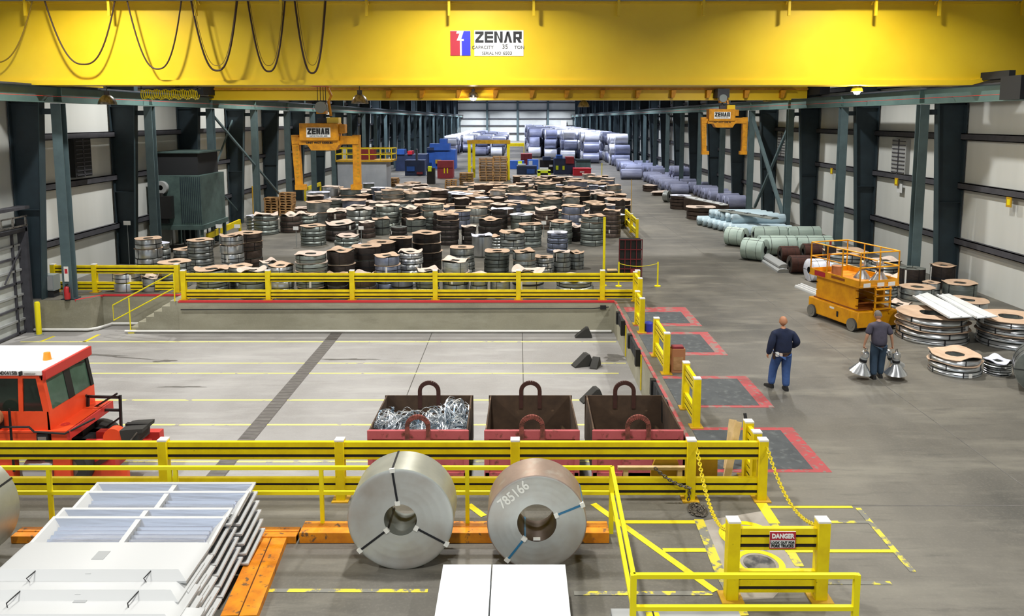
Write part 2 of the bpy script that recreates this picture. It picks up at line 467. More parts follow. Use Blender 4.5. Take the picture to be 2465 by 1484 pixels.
# runway beams
for sx, X, nm in ((-1, -16.0, 'left'), (1, 15.35, 'right')):
    root = empty('crane_runway_beam', (X, 24.0, 6.95), 0, 'long grey-green crane runway beam running along the %s wall' % nm, 'crane runway', 'crane runway beams')
    y0, y1 = (21.0 if sx > 0 else 20.0) - 24.0, YF - 24.2
    m = MB(); m.box(-0.02, 0.02, y0, y1, 0.03, 0.52, 'runway_teal'); m.box(-0.19, 0.19, y0, y1, 0.0, 0.03, 'runway_teal'); m.box(-0.19, 0.19, y0, y1, 0.52, 0.55, 'teal_dark')
    m.build('beam', root)
    m = MB(); m.box(-0.05, 0.05, y0, y1, 0.552, 0.60, 'girt'); m.build('rail', root)
    m = MB(); m.box(-sx * 0.24 - 0.01, -sx * 0.24 + 0.01, y0, y1, 0.20, 0.215, 'tractor_red')
    for i in range(30): m.box(min(-sx * 0.24, 0), max(-sx * 0.24, 0), y0 + i * 6.8, y0 + i * 6.8 + 0.03, 0.20, 0.22, 'girt')
    m.build('conductor_wire', root)
    for i in range(28):
        yy = (27.4 if sx < 0 else 29.85) - 24 + i * (6.75 if sx < 0 else 7.25)
        if yy > y1: break
        if i < 6:
            m = MB(); m.box(-0.15, 0.15, yy - 0.015, yy + 0.015, 0.03, 0.52, 'runway_teal'); m.build('stiffener', root)

# columns
def post_mesh(): # rail post: H section
    m = MB(); w = 0.17
    m.box(-w, w, -0.17, -0.14, 0, 6.93, 'teal_steel'); m.box(-w, w, 0.14, 0.17, 0, 6.93, 'teal_steel'); m.box(-0.012, 0.012, -0.14, 0.14, 0, 6.93, 'teal_dark')
    m.box(-0.24, 0.24, -0.22, 0.22, 0, 0.03, 'teal_dark')
    return m
def col_mesh(sx):  # tapered frame column, origin at the outer flange, local x points into the hall for sx=-1
    m = MB(); s = -sx
    wb, wt = 0.72, 1.12
    def X(z): return s * (wb + (wt - wb) * min(z, 7.6) / 7.6)
    zt = ROOF - 0.05
    xo = s * 0.05
    m.box(min(0, xo), max(0, xo), -0.16, 0.16, 0, zt, 'teal_dark')
    m.prism([(xo, -0.012, 0), (X(0), -0.012, 0), (X(7.6), -0.012, 7.6), (X(7.6), -0.012, zt), (xo, -0.012, zt)], (0, 0.024, 0), 'teal_dark')
    for z0, z1 in ((0, 7.6), (7.6, zt)):
        m.prism([(X(z0) - s * 0.0, -0.16, z0), (X(z0) + s * 0.035, -0.16, z0), (X(z1) + s * 0.035, -0.16, z1), (X(z1), -0.16, z1)], (0, 0.32, 0), 'teal_mid')
    for z in (3.2, 6.9): m.box(min(xo, X(z)), max(xo, X(z)), -0.14, 0.14, z, z + 0.025, 'teal_dark')
    return m
pm = post_mesh().mesh('crane_post')
cmL = col_mesh(1 * -1).mesh('frame_column_mesh'); 
cmR = col_mesh(1).mesh('frame_column_mesh')
SIDES = (('left', -16.0, XL + 0.07, 27.4, 6.75, cmL, 29), ('right', 15.35, XR - 0.07, 29.85, 7.25, cmR, 27))
for side, xp, xc, ys, st, cm, cnt in SIDES:
    for i in range(cnt):
        y = ys + i * st
        if y > YF - 3: break
        o = bpy.data.objects.new('crane_post', pm); col.objects.link(o); o.location = (xp, y, 0)
        tag(o, 'narrow steel post under the %s crane runway, %s from the near end' % (side, ordw(i + 1)), 'post', 'posts under the %s crane runway' % side)
        o = bpy.data.objects.new('frame_column', cm); col.objects.link(o); o.location = (xc, y, 0)
        tag(o, 'wide dark tapered steel column against the %s wall, %s from the near end' % (side, ordw(i + 1)), 'column', 'tapered columns of the %s wall' % side)
        if i < 9:
            # bracket between post and column just under the runway
            m = MB(); a, b = sorted((xp, xc + (0.9 if side == 'left' else -0.9)))
            m.box(a, b, y - 0.05, y + 0.05, 6.55, 6.75, 'teal_dark')
            tag(m.build('post_tie_beam'), 'short tie beam joining post and column at the %s wall, %s from the near end' % (side, ordw(i + 1)), 'beam', 'tie beams')
# bracing
def brace(side, x, ya, za, yb, zb, r, lab):
    m = MB(); m.bar((x, ya, za), (x, yb, zb), r * 2, r * 2, 'teal_steel')
    tag(m.build('diagonal_brace'), lab, 'brace', 'diagonal braces')
brace('right', 15.35, 51.4 + 0.2, 6.6, 44.6, 0.6, 0.09, 'steel diagonal brace along the right wall, high at its far end')
brace('right', 15.62, 44.6, 6.6, 51.2, 0.6, 0.07, 'steel diagonal brace along the right wall, high at its near end')
brace('left', -16.0, 41.2, 6.6, 53.8, 0.6, 0.05, 'slim diagonal rod along the left wall, high at its near end')
brace('left', -17.3, 41.2, 0.6, 47.6, 6.3, 0.04, 'thin diagonal rod beside the green cabin, low at its near end')
brace('left', -17.2, 41.2, 4.3, 47.6, 0.8, 0.03, 'thinnest rod crossing the wall beside the green cabin')

# windows / louvres in the walls
def louvre(name, x0, x1, y0, y1, z0, z1, c, lab, cat, side=1, dark='black'):
    root = empty(name, ((x0 + x1) / 2, (y0 + y1) / 2, z0), 0, lab, cat)
    M = Matrix.Translation(-root.location)
    m = MB(); m.M = M; m.box(x0, x1, y0, y1, z0, z1, c); m.build('housing', root)
    m = MB(); m.M = M
    xs = x0 if side > 0 else x1
    for k in range(9):
        z = z0 + (z1 - z0) * (k + 0.5) / 9
        m.box(xs - 0.03, xs + 0.03, y0 + 0.08, y1 - 0.08, z - 0.02, z + 0.02, 'girt')
    m.box(xs - 0.03, xs + 0.03, (y0 + y1) / 2 - 0.03, (y0 + y1) / 2 + 0.03, z0, z1, 'girt')
    m.build('slats', root)
    return root
louvre('wall_louvre', 16.86, XR, 34.0, 35.3, 3.95, 5.5, 'tape_grey', 'grey louvred vent in the right wall, between the two nearest columns', 'vent')
louvre('wall_louvre', 16.86, XR, 49.4, 50.9, 3.95, 5.5, 'tape_grey', 'grey louvred vent in the right wall, behind the crossed braces', 'vent')
louvre('wall_fan', XL, -17.35, 30.6, 31.8, 4.1, 5.6, 'hole_dark', 'black wall fan housing high on the left wall, between the first two posts', 'fan', -1)
# small yellow signs on the right wall girts
for k, (px, py) in enumerate(((2429, 487), (2158, 438), (2002, 412))):
    p = atX(px, py, 16.82)
    m = MB(); m.box(p.x - 0.02, p.x + 0.01, p.y - 0.14, p.y + 0.14, p.z - 0.17, p.z + 0.17, 'mustard'); m.box(p.x - 0.025, p.x - 0.02, p.y - 0.08, p.y + 0.08, p.z - 0.1, p.z + 0.1, 'yellow_clean')
    tag(m.build('girt_sign'), 'small yellow tag on a rail of the right wall, %s from the near end' % ordw(k + 1), 'sign', 'yellow tags on the wall rails')
m = MB(); p = atX(2162, 450, 16.9); m.box(p.x, p.x + 0.02, p.y - 0.35, p.y + 0.1, p.z - 0.25, p.z + 0.15, 'white_matt')
tag(m.build('wall_notice'), 'small white notice on the right wall under the louvred vent', 'notice')

# overhead door in the left wall, down at pit level
root = empty('door_1', (-17.5, 25.0, PZ)); root['kind'] = 'structure'
M = Matrix.Translation((17.5, -25.0, -PZ))
m = MB(); m.M = M; m.box(-17.6, -17.5, 21.5, 27.0, PZ, 2.45, 'panel_door'); struct(m.build('door_panel', root))
m = MB(); m.M = M
for k in range(9): m.box(-17.5, -17.42, 21.5, 27.0, PZ + 0.05 + k * 0.44, PZ + 0.12 + k * 0.44, 'tape_grey' if k % 2 else 'girt')
for y in (22.6, 24.0, 25.4, 26.6): m.box(-17.5, -17.42, y, y + 0.06, PZ, 2.45, 'girt')
m.bar((-17.4, 26.0, 0.8), (-17.4, 27.0, 1.9), 0.04, 0.04, 'girt')
struct(m.build('door_rib', root))
m = MB(); m.M = M; m.box(-17.5, -17.2, 27.0, 27.14, PZ, 2.9, 'girt'); m.box(-17.6, -17.2, 21.5, 27.1, 2.5, 2.62, 'girt')
m.box(-17.4, -17.0, 21.5, 27.0, 3.3, 3.4, 'girt')
struct(m.build('door_frame', root))
m = MB(); m.M = M
m.box(-17.15, -17.1, 21.5, 27.0, 3.02, 3.07, 'lamp_metal'); m.box(-17.15, -17.1, 21.5, 27.0, 2.70, 2.75, 'lamp_metal')
for y in (23, 24, 25, 25.6, 26.2, 26.9): m.box(-17.15, -17.1, y, y + 0.05, 2.72, 3.05, 'lamp_metal')
struct(m.build('door_track', root))
# grey electric cabinet + dark plinth beside the door, fire extinguisher, bollard
g = flr(92, 724)
m = MB(); m.box(-0.30, 0.22, -0.2, 0.2, 0.25, 0.82, 'grey_box'); m.box(-0.26, 0.18, -0.18, 0.18, 0, 0.25, 'hole_dark'); m.box(-0.26, 0.18, -0.215, -0.2, 0.29, 0.78, 'tape_grey')
tag(m.build('electric_cabinet', loc=(g.x + 0.1, 27.75, 0)), 'grey electric cabinet at the foot of the nearest left wall column', 'cabinet')
root = empty('fire_extinguisher', (-15.95, 27.1, 0), 0, 'red fire extinguisher standing against the nearest left crane post', 'fire extinguisher')
m = MB(); m.lathe([(0.0, 0.05), (0.09, 0.05), (0.1, 0.1), (0.1, 0.42), (0.07, 0.5), (0.03, 0.53)], 'extinguisher', 16); m.cyl((0, 0, 0), (0, 0, 0.06), 0.08, 'black'); m.build('cylinder', root)
m = MB(); m.box(-0.03, 0.03, -0.06, 0.05, 0.53, 0.60, 'black'); m.tube([(0.02, -0.03, 0.56), (0.12, -0.05, 0.5), (0.12, -0.05, 0.3)], 0.015, 'black'); m.build('valve', root)
m = MB(); m.box(-0.08, 0.08, -0.195, -0.185, 0.66, 1.2, 'tag_white'); m.box(-0.05, 0.05, -0.199, -0.195, 0.95, 1.12, 'red')
o = m.build('safety_notice', loc=(-16.0, 27.4, 0.0)); tag(o, 'narrow white and red notice on the post above the fire extinguisher', 'notice')
g = flr(79, 813, PZ)
root = empty('bollard', (g.x, 26.75, PZ), 0, 'tall yellow bollard at the dock door', 'bollard')
m = MB(); m.lathe([(0.0, 0.0), (0.09, 0.0), (0.09, 1.12), (0.07, 1.17), (0.0, 1.19)], 'yellow_clean', 20); m.build('pipe', root)
m = MB(); m.lathe([(0.0, 0.0), (0.15, 0.0), (0.15, 0.02), (0.09, 0.02)], 'grey_box', 16); m.build('base_plate', root)

# small white cards on the left columns and over the coils
for k, (px, py, Y, w) in enumerate(((311, 536, 34.2, 0.3), (527, 545, 37.0, 0.3), (571, 545, 38.6, 0.3), (712, 550, 38.9, 0.26), (869, 549, 38.9, 0.26), (1071, 545, 40.5, 0.26), (1131, 545, 40.5, 0.26), (1309, 537, 42.0, 0.26), (1400, 530, 42.0, 0.3))):
    p = atY(px, py, Y)
    root = empty('aisle_sign', (p.x, Y, 0), 0, 'small blank white card on a thin pole among the coils, %s from the left' % ordw(k + 1), 'sign', 'white sign cards over the coil rows') if k else \
        empty('aisle_sign', (p.x, 34.0, 0), 0, 'small blank white sign card fixed to the second left wall column', 'sign', 'white sign cards over the coil rows')
    zt = p.z
    m = MB(); m.box(-w / 2, w / 2, -0.01, 0.01, zt - 0.09, zt + 0.09, 'sign_white'); m.build('card', root)
    m = MB(); m.cyl((0, 0.02, 0), (0, 0.02, zt), 0.015, 'grey_box', 8); m.build('pole', root)

# green sheet metal cabin (burner unit) on legs by the left wall
yb = 38.3
root = empty('heater_unit', (-15.9, yb, 0), 0, 'dark green sheet metal heater unit on legs beside the left wall', 'machine')
x0, x1 = atY(392, 500, 35.6).x + 15.9, atY(529, 500, 38.3).x + 15.9
zlo, zhi = atY(460, 545, 36.5).z, atY(460, 425, 36.5).z
M0 = Matrix.Identity(4)
m = MB(); m.box(-1.55, 0.85, -1.4, 1.6, zlo, zhi, 'green_metal'); m.build('cabinet', root)
m = MB()
for i in range(11): m.box(-0.1 + i * 0.09, -0.075 + i * 0.09, -1.43, -1.4, zlo + 0.1, zhi - 0.05, 'teal_dark')
m.build('corrugation', root)
m = MB(); m.box(-1.65, 0.95, -1.5, 1.7, zlo - 0.22, zlo, 'green_metal'); m.build('base_frame', root)
m = MB(); c = (-0.95, -1.52, zhi - 0.55)
Mr = Matrix.Translation(c) @ Matrix.Rotation(pi / 2, 4, 'X')
m.lathe([(0.12, -0.1), (0.12, 0.12), (0.30, 0.12), (0.32, 0.0), (0.30, -0.12)], 'lamp_metal', 28, Mr, mats=['hole_dark', 'tape_grey', 'tape_grey', 'tape_grey'])
m.cyl((c[0], -1.45, c[2]), (c[0], -1.40, c[2]), 0.14, 'hole_dark'); m.build('blower', root)
m = MB(); m.box(-1.25, -0.45, -1.75, -1.4, zlo + 0.35, zhi - 0.95, 'black'); m.box(-1.0, -0.7, -1.6, -1.4, zlo + 0.1, zlo + 0.35, 'hole_dark'); m.cyl((-0.95, -1.6, zhi - 0.95), (-0.95, -1.6, zhi - 0.8), 0.12, 'black'); m.build('burner', root)
m = MB(); m.box(-1.45, 0.6, -1.0, 1.5, zhi, zhi + 1.05, 'hole_dark'); m.box(-1.5, 0.75, -1.1, 1.6, zhi + 1.05, zhi + 1.12, 'green_metal'); m.build('duct_hood', root)
for (lx, ly) in ((-1.5, -1.35), (0.8, -1.35), (-1.5, 1.5), (0.8, 1.5)):
    m = MB(); m.box(lx - 0.07, lx + 0.07, ly - 0.07, ly + 0.07, 0, zlo - 0.22, 'green_metal'); m.build('leg', root)
for i in range(7):
    m = MB(); m.box(-1.2 + i * 0.3, -1.13 + i * 0.3, 1.2, 1.24, 0, zlo - 0.22, 'grey_box'); m.build('baffle', root)

# ================================================================== cranes
YG = 26.0
# letter strokes for the maker's name
def zenar(m, x0, x1, z0, z1, y, mt, t=0.22):
    """bold ZENAR from bars; x0..x1, z0..z1 at depth y (front face), letters solid"""
    W = (x1 - x0) / 5.0; H = z1 - z0; s = t * H; d = 0.006
    def P(poly): m.prism([(a, y, b) for a, b in poly], (0, d, 0), mt)
    def at(i): return x0 + i * W + W * 0.06, x0 + (i + 1) * W - W * 0.06
    a, b = at(0)
    P([(a, z1), (b, z1), (b, z1 - s), (a, z1 - s)]); P([(a, z0), (b, z0), (b, z0 + s), (a, z0 + s)])
    P([(b - s * 1.25, z1 - s), (b, z1 - s), (a + s * 1.25, z0 + s), (a, z0 + s)])
    a, b = at(1)
    P([(a, z0), (a + s, z0), (a + s, z1), (a, z1)])
    for z in (z0, (z0 + z1 - s) / 2, z1 - s): P([(a + s, z), (b, z), (b, z + s), (a + s, z + s)])
    a, b = at(2)
    P([(a, z0), (a + s, z0), (a + s, z1), (a, z1)]); P([(b - s, z0), (b, z0), (b, z1), (b - s, z1)])
    P([(a + s, z1), (a + s, z1 - s * 1.3), (b - s, z0), (b - s, z0 + s * 1.3)])
    a, b = at(3); c = (a + b) / 2
    P([(a, z0), (a + s, z0), (c + s * 0.1, z1 - s * 0.7), (c - s * 0.5, z1), (c - s * 0.5, z1)][:4])
    P([(b, z0), (b - s, z0), (c - s * 0.45, z1 - s * 0.2), (c - s * 0.5, z1), (c + s * 0.5, z1)])
    a, b = at(4)
    P([(a, z0), (a + s, z0), (a + s, z1), (a, z1)])
    P([(a + s, z1), (b, z1), (b, z1 - s), (a + s, z1 - s)]); P([(b - s, z1 - s), (b, z1 - s), (b, z1 - H * 0.5), (b - s, z1 - H * 0.5)])
    P([(a + s, z1 - H * 0.5), (b, z1 - H * 0.5), (b, z1 - H * 0.5 - s * 0.8), (a + s, z1 - H * 0.5 - s * 0.8)])
    P([(a + s * 1.4, z1 - H * 0.5 - s * 0.8), (a + s * 2.6, z1 - H * 0.5 - s * 0.8), (b, z0), (b - s * 1.2, z0)])

def zc(y, Y=YG): return atY(1247, y, Y).z
def xc(x, Y=YG): return atY(x, 300, Y).x
crane = empty('bridge_crane', (0, YG, 7.52), 0, 'big yellow bridge crane girder spanning the hall nearest the top of view', 'crane', 'bridge cranes')
MC = Matrix.Translation((0, -YG, -7.52))
xl, xr = -17.3, 16.9
m = MB(); m.M = MC
zb, zt = zc(193), zc(9)
xk = xc(2372); xk2 = xc(2330)
m.prism([(xl, YG, zb), (xk2, YG, zb), (xk, YG, zb + 0.12), (xr, YG, zb + 0.13), (xr, YG, zt), (xl, YG, zt)], (0, 1.05, 0), 'crane_yellow')
m.build('girder', crane)
m = MB(); m.M = MC; m.box(xl, xk2, YG - 0.09, YG + 1.15, zb - 0.16, zb, 'crane_yellow')
m.prism([(xk2, YG - 0.09, zb - 0.16), (xk, YG - 0.09, zb + 0.0), (xk, YG - 0.09, zb + 0.12), (xk2, YG - 0.09, zb)], (0, 1.24, 0), 'crane_yellow')
m.build('bottom_flange', crane)
m = MB(); m.M = MC; m.box(xl, xr, YG - 0.06, YG + 1.1, zt, zt + 0.08, 'crane_yellow'); m.build('top_flange', crane)
m = MB(); m.M = MC
m.box(xl, xr, YG - 0.72, YG - 0.06, zt + 0.19, zt + 0.24, 'crane_yellow'); m.box(xl, xr, YG - 0.72, YG - 0.69, zt + 0.24, zt + 0.34, 'crane_yellow')
m.build('walkway', crane)  # unseen walkway above the girder, added to cast a shadow band on its top
for k, px in enumerate((82, 280, 485, 687, 889, 1084, 1284, 1485, 1686, 1888, 2093, 2243, 2440)):
    m = MB(); m.M = MC; x = xc(px, YG - 0.35)
    m.box(x - 0.04, x + 0.04, YG - 0.42, YG - 0.34, zc(38, YG - 0.38), zt + 0.2, 'crane_yellow')
    m.prism([(x - 0.02, YG - 0.34, zt + 0.19), (x - 0.02, YG - 0.06, zt + 0.19), (x - 0.02, YG - 0.06, zt - 0.05), ], (0.04, 0, 0), 'crane_yellow')
    m.build('bracket', crane)
m = MB(); m.M = MC; m.box(xl, xr, YG - 0.40, YG - 0.34, zt + 0.03, zt + 0.09, 'tape_grey'); m.box(xl, xc(2000), YG - 0.5, YG - 0.44, zt + 0.06, zt + 0.12, 'tape_grey'); m.build('festoon_track', crane)
# end trucks
m = MB(); m.M = MC; m.box(-16.25, -15.75, YG + 1.2, YG + 4.0, 7.56, 8.3, 'crane_yellow'); m.build('end_truck', crane)
m = MB(); m.M = MC; m.box(15.1, 15.6, YG + 1.2, YG + 3.6, 7.56, 8.1, 'hole_dark'); m.build('end_truck', crane)
m = MB(); m.M = MC; m.box(14.98, 15.10, 23.55, 24.55, 6.98, 7.62, 'hole_dark'); m.box(14.98, 15.4, 23.55, 24.55, 7.62, 7.70, 'hole_dark'); m.box(15.2, 15.4, 24.5, YG + 0.2, 7.66, 7.9, 'hole_dark'); m.build('bumper_truck', crane)
# maker's plates
m = MB(); m.M = MC; Yp = YG - 0.012
def plate(m, px0, px1, py0, py1, mt, d=0.0): m.box(xc(px0), xc(px1), Yp - d, YG, zc(py1), zc(py0), mt)
plate(m, 1143, 1260, 73, 135, 'sign_white'); 
zenar(m, xc(1144), xc(1257), zc(103), zc(76), Yp - 0.008, 'ink', 0.23)
o = m.build('capacity_plate', crane, ); o['label'] = 'white plate with the maker name and capacity'
for txt, px, py, sz in (('CAPACITY', 1163, 114.5, 0.15), ('35', 1216, 113, 0.2), ('TON', 1250, 114.5, 0.15), ('SERIAL NO', 1184, 128.5, 0.13), ('6503', 1222, 128.5, 0.15)):
    text_part('lettering', txt, sz, 'ink_grey', MC @ Matrix.Translation((xc(px), Yp - 0.004, zc(py))) @ FACE, o, bold=0.002)
m = MB(); m.M = MC
zt1, zb1 = zc(74), zc(134)
def PP(pts, mt, d): m.prism([(xc(a), Yp - d, zc(b)) for a, b in pts], (0, 0.01, 0), mt)
PP([(1086, 74), (1134, 74), (1134, 134), (1086, 134)], 'sign_white', 0.0)
PP([(1086, 75), (1102, 75), (1100, 81), (1108, 81), (1101, 98), (1109, 98), (1109, 134), (1086, 134)], 'danger_red', 0.008)
PP([(1118, 75), (1134, 75), (1134, 134), (1113, 134), (1113, 99), (1118, 99), (1118, 94), (1112, 94)], 'blue', 0.008)
o = m.build('logo_plate', crane); o['label'] = 'red, white and blue emblem plate'
# festoon cables
def loop(px0, px1, pyb, Y, r, mt, lab, grp, sag2=None):
    x0, x1 = xc(px0, Y), xc(px1, Y); z1 = zt + 0.04; zb_ = zc(pyb, Y); pts = []
    c = (x0 + x1) / 2
    for i in range(33):
        t = -1 + 2 * i / 32.0
        s = abs(t) ** 2.2
        xx = c + (x1 - x0) / 2 * (t * 0.92 + 0.08 * t ** 3)
        pts.append((xx - c, 0, zb_ + (z1 - zb_) * (abs(t) ** 2.6) - z1))
    m = MB(); m.tube(pts, r, mt, 8)
    tag(m.build('festoon_cable', loc=(c, Y, z1)), lab, 'cable', grp)
YC = YG - 0.37
FG = 'cable loops hanging from the bridge crane'
for k, (a, b, yb_, r) in enumerate(((-105, 99, 151, 0.022), (128, 294, 155, 0.026), (323, 451, 166, 0.026), (474, 583, 170, 0.032), (608, 696, 172, 0.03), (719, 792, 176, 0.032))):
    loop(a, b, yb_, YC, r, 'cable' if k else 'cable_yellow', 'dark cable loop hanging in front of the yellow girder, %s from the left' % ordw(k + 1), FG)
for k, (a, b, yb_) in enumerate(((478, 580, 158), (612, 692, 158), (724, 789, 157))):
    loop(a, b, yb_, YC - 0.09, 0.012, 'cable_yellow', 'thin short cable loop hanging inside the %s dark loop' % ordw(k + 4), FG)

# second crane
Y2 = 41.0
c2 = empty('bridge_crane', (0, Y2, 7.4), 0, 'farther yellow bridge crane girder, seen just below the near girder', 'crane', 'bridge cranes')
MC2 = Matrix.Translation((0, -Y2, -7.4))
def z2(y, Y=Y2): return atY(1247, y, Y).z
def x2(x, Y=Y2): return atY(x, 300, Y).x
m = MB(); m.M = MC2; m.box(x2(505), x2(1940), Y2, Y2 + 1.2, z2(237), z2(190) + 0.9, 'crane_yellow'); m.build('girder', c2)
m = MB(); m.M = MC2; m.box(x2(505), x2(1900), Y2 - 0.15, Y2 + 1.3, z2(241), z2(237), 'crane_yellow'); m.build('bottom_flange', c2)
m = MB(); m.M = MC2; m.box(x2(505), x2(1940), Y2 - 0.12, Y2, z2(217), z2(212), 'crane_orange'); m.build('conduit', c2)
for k, px in enumerate((935, 1015, 1103, 1190, 1277, 1360, 1445, 1530, 1614, 1698, 1788, 1874)):
    m = MB(); m.M = MC2; x = x2(px)
    m.prism([(x - 0.04, Y2, z2(236)), (x + 0.1, Y2, z2(236)), (x + 0.22, Y2, z2(218)), (x - 0.04, Y2, z2(218))], (0, -0.35, 0), 'crane_orange'); m.build('gusset', c2)
m = MB(); m.M = MC2; m.box(x2(940), x2(1900), Y2 - 0.7, Y2, z2(207), z2(205), 'crane_yellow'); m.build('walkway', c2)
for xe_ in (-16.25, 15.1):
    m = MB(); m.M = MC2; m.box(xe_, xe_ + 0.5, Y2 - 1.5, Y2 + 3.5, 7.62, 8.2, 'hole_dark'); m.build('end_truck', c2)
# coiled hose bundle below the near girder
x0, x1 = xc(345, 27.0), xc(480, 27.0)
m = MB(); L = x1 - x0; pts = []
for i in range(26 * 12 + 1):
    t = 2 * pi * i / 12.0
    pts.append((L * i / (26 * 12), 0.12 * cos(t), -0.19 + 0.15 * sin(t) - (0.03 * sin(i * 0.13))))
m.tube(pts, 0.016, 'yellow_clean', 6)
m.box(-0.1, L + 0.1, -0.02, 0.02, -0.02, 0.02, 'girt')
for xx in (0.0, L): m.box(xx - 0.02, xx + 0.02, -0.02, 0.02, -0.02, 0.12, 'girt')
tag(m.build('coiled_hose', loc=(x0, 27.0, 7.42)), 'yellow coiled hose slung under the near crane girder', 'hose')

# coil grabs
def make_grab(px, Y, dz):
    s = Y / 1880.0
    root = empty('coil_grab', (0, 0, 0))
    def BX(m, a, b, y0, y1, mt, d0=-0.25, d1=0.25): m.box((a - 780) * s, (b - 780) * s, d0, d1, -(y1 - 297) * s, -(y0 - 297) * s, mt)
    m = MB(); BX(m, 726, 818, 297, 338, 'crane_orange', -0.32, 0.32); BX(m, 818, 832, 299, 321, 'crane_orange', -0.2, 0.2)
    body = m.build('housing', root, bevel=0.015)
    m = MB(); BX(m, 743, 800, 307, 330, 'sign_white', -0.335, -0.32)
    zenar(m, (745 - 780) * s, (798 - 780) * s, -(323 - 297) * s, -(308.5 - 297) * s, -0.345, 'ink', 0.26)
    pl = m.build('name_plate', body)
    text_part('lettering', 'CAP 22 TON NO. 6503', 0.062, 'ink_grey', Matrix.Translation((-8.5 * s, -0.338, -(327 - 297) * s)) @ FACE, pl, bold=0.001)
    m = MB(); BX(m, 790, 818, 283, 297, 'crane_yellow', -0.2, 0.2); m.build('motor_box', root)
    m = MB(); BX(m, 724, 820, 338, 348, 'crane_orange', -0.26, 0.26)
    m.prism([((743 - 780) * s, -0.26, -(348 - 297) * s), ((818 - 780) * s, -0.26, -(348 - 297) * s), ((810 - 780) * s, -0.26, -(361 - 297) * s), ((752 - 780) * s, -0.26, -(361 - 297) * s)], (0, 0.5, 0), 'crane_orange')
    lo = m.build('lower_housing', root)
    text_part('lettering', 'UNIT WGT 5300LBS', 0.105, 'ink', Matrix.Translation((-8 * s, -0.266, -(343 - 297) * s)) @ FACE, lo, bold=0.003)
    m = MB(); BX(m, 704, 742, 330, 346, 'crane_orange', -0.14, 0.14); m.build('arm', root)
    m = MB(); BX(m, 820, 863, 327, 347, 'crane_orange', -0.14, 0.14); m.build('arm', root)
    for (a, b, c, d) in ((702, 720, 709, 724), (848, 866, 848, 865)):
        sg = 1 if a < 780 else -1
        m = MB()
        m.prism([((a - 780) * s, -0.12, -(325 - 297) * s), ((b - 780) * s, -0.12, -(325 - 297) * s), ((d - 780) * s, -0.12, -(455 - 297) * s), ((c - 780) * s, -0.12, -(455 - 297) * s)], (0, 0.24, 0), 'crane_orange')
        lg = m.build('leg', root, bevel=0.012)
        m = MB(); fx = ((708, 732) if sg > 0 else (842, 866)); m.box((fx[0] - 780) * s, (fx[1] - 780) * s, -0.15, 0.15, -(456 - 297) * s, -(444 - 297) * s, 'crane_orange'); m.build('foot', lg)
        m = MB()
        for k in range(9): m.box(((a + b) / 2 - 780) * s + 0.03, ((a + b) / 2 - 780) * s + 0.09, -0.13, -0.12, -(350 + k * 9 - 297) * s, -(353 + k * 9 - 297) * s, 'mustard')
        m.build('rack_teeth', lg)
    m = MB(); m.box(-0.22, 0.1, -0.16, 0.16, 0.32, 0.65, 'crane_orange'); m.cyl((-0.06, -0.2, 0.55), (-0.06, 0.2, 0.55), 0.2, 'grey_box', 20); m.build('hook_block', root)
    m = MB(); m.tube([(-0.06, 0, 0.34), (-0.06, 0, 0.16), (0.06, 0, 0.08), (0.12, 0, -0.0)], 0.05, 'girt'); m.box(-0.2, 0.1, -0.08, 0.08, 0.0, 0.18, 'girt'); m.build('hook', root)
    return root
g1 = make_grab(780, 27.4, 0)
p = atY(780, 297, 27.4); g1.location = p
tag(g1, 'orange-yellow coil grab with a white name plate hanging over the coils', 'lifting grab', 'coil lifting grabs')
g2 = copy_tree(g1)
p2 = atY(1741, 263, 40.3); g2.location = p2
tag(g2, 'farther coil grab hanging near the right wall under the second crane', 'lifting grab', 'coil lifting grabs')
for gp, zt_, nm in ((p, 7.5, 'near'), (p2, 7.42, 'farther')):
    m = MB()
    for dx in (-0.2, -0.1, 0.0, 0.08): m.cyl((gp.x + dx, gp.y, gp.z + 0.6), (gp.x + dx, gp.y, zt_ + 0.4), 0.012, 'black', 6)
    m.box(gp.x - 0.35, gp.x + 0.25, min(gp.y - 0.18, 26.9 if nm == 'near' else 99), max(gp.y + 0.2, 41.1 if nm != 'near' else 0), zt_ + (0.0 if nm == 'near' else 0.05), zt_ + 0.5, 'tractor_red' if nm == 'near' else 'girt')
    m.tube([(gp.x + 0.1, gp.y, zt_ + 0.1), (gp.x + 0.28, gp.y, zt_ - 0.3), (gp.x + 0.18, gp.y, gp.z + 0.75), (gp.x + 0.25, gp.y, gp.z + 0.25)], 0.05, 'crane_orange', 8)
    tag(m.build('hoist_trolley'), 'hoist trolley and ropes holding the %s coil grab' % nm, 'hoist', 'hoist trolleys')

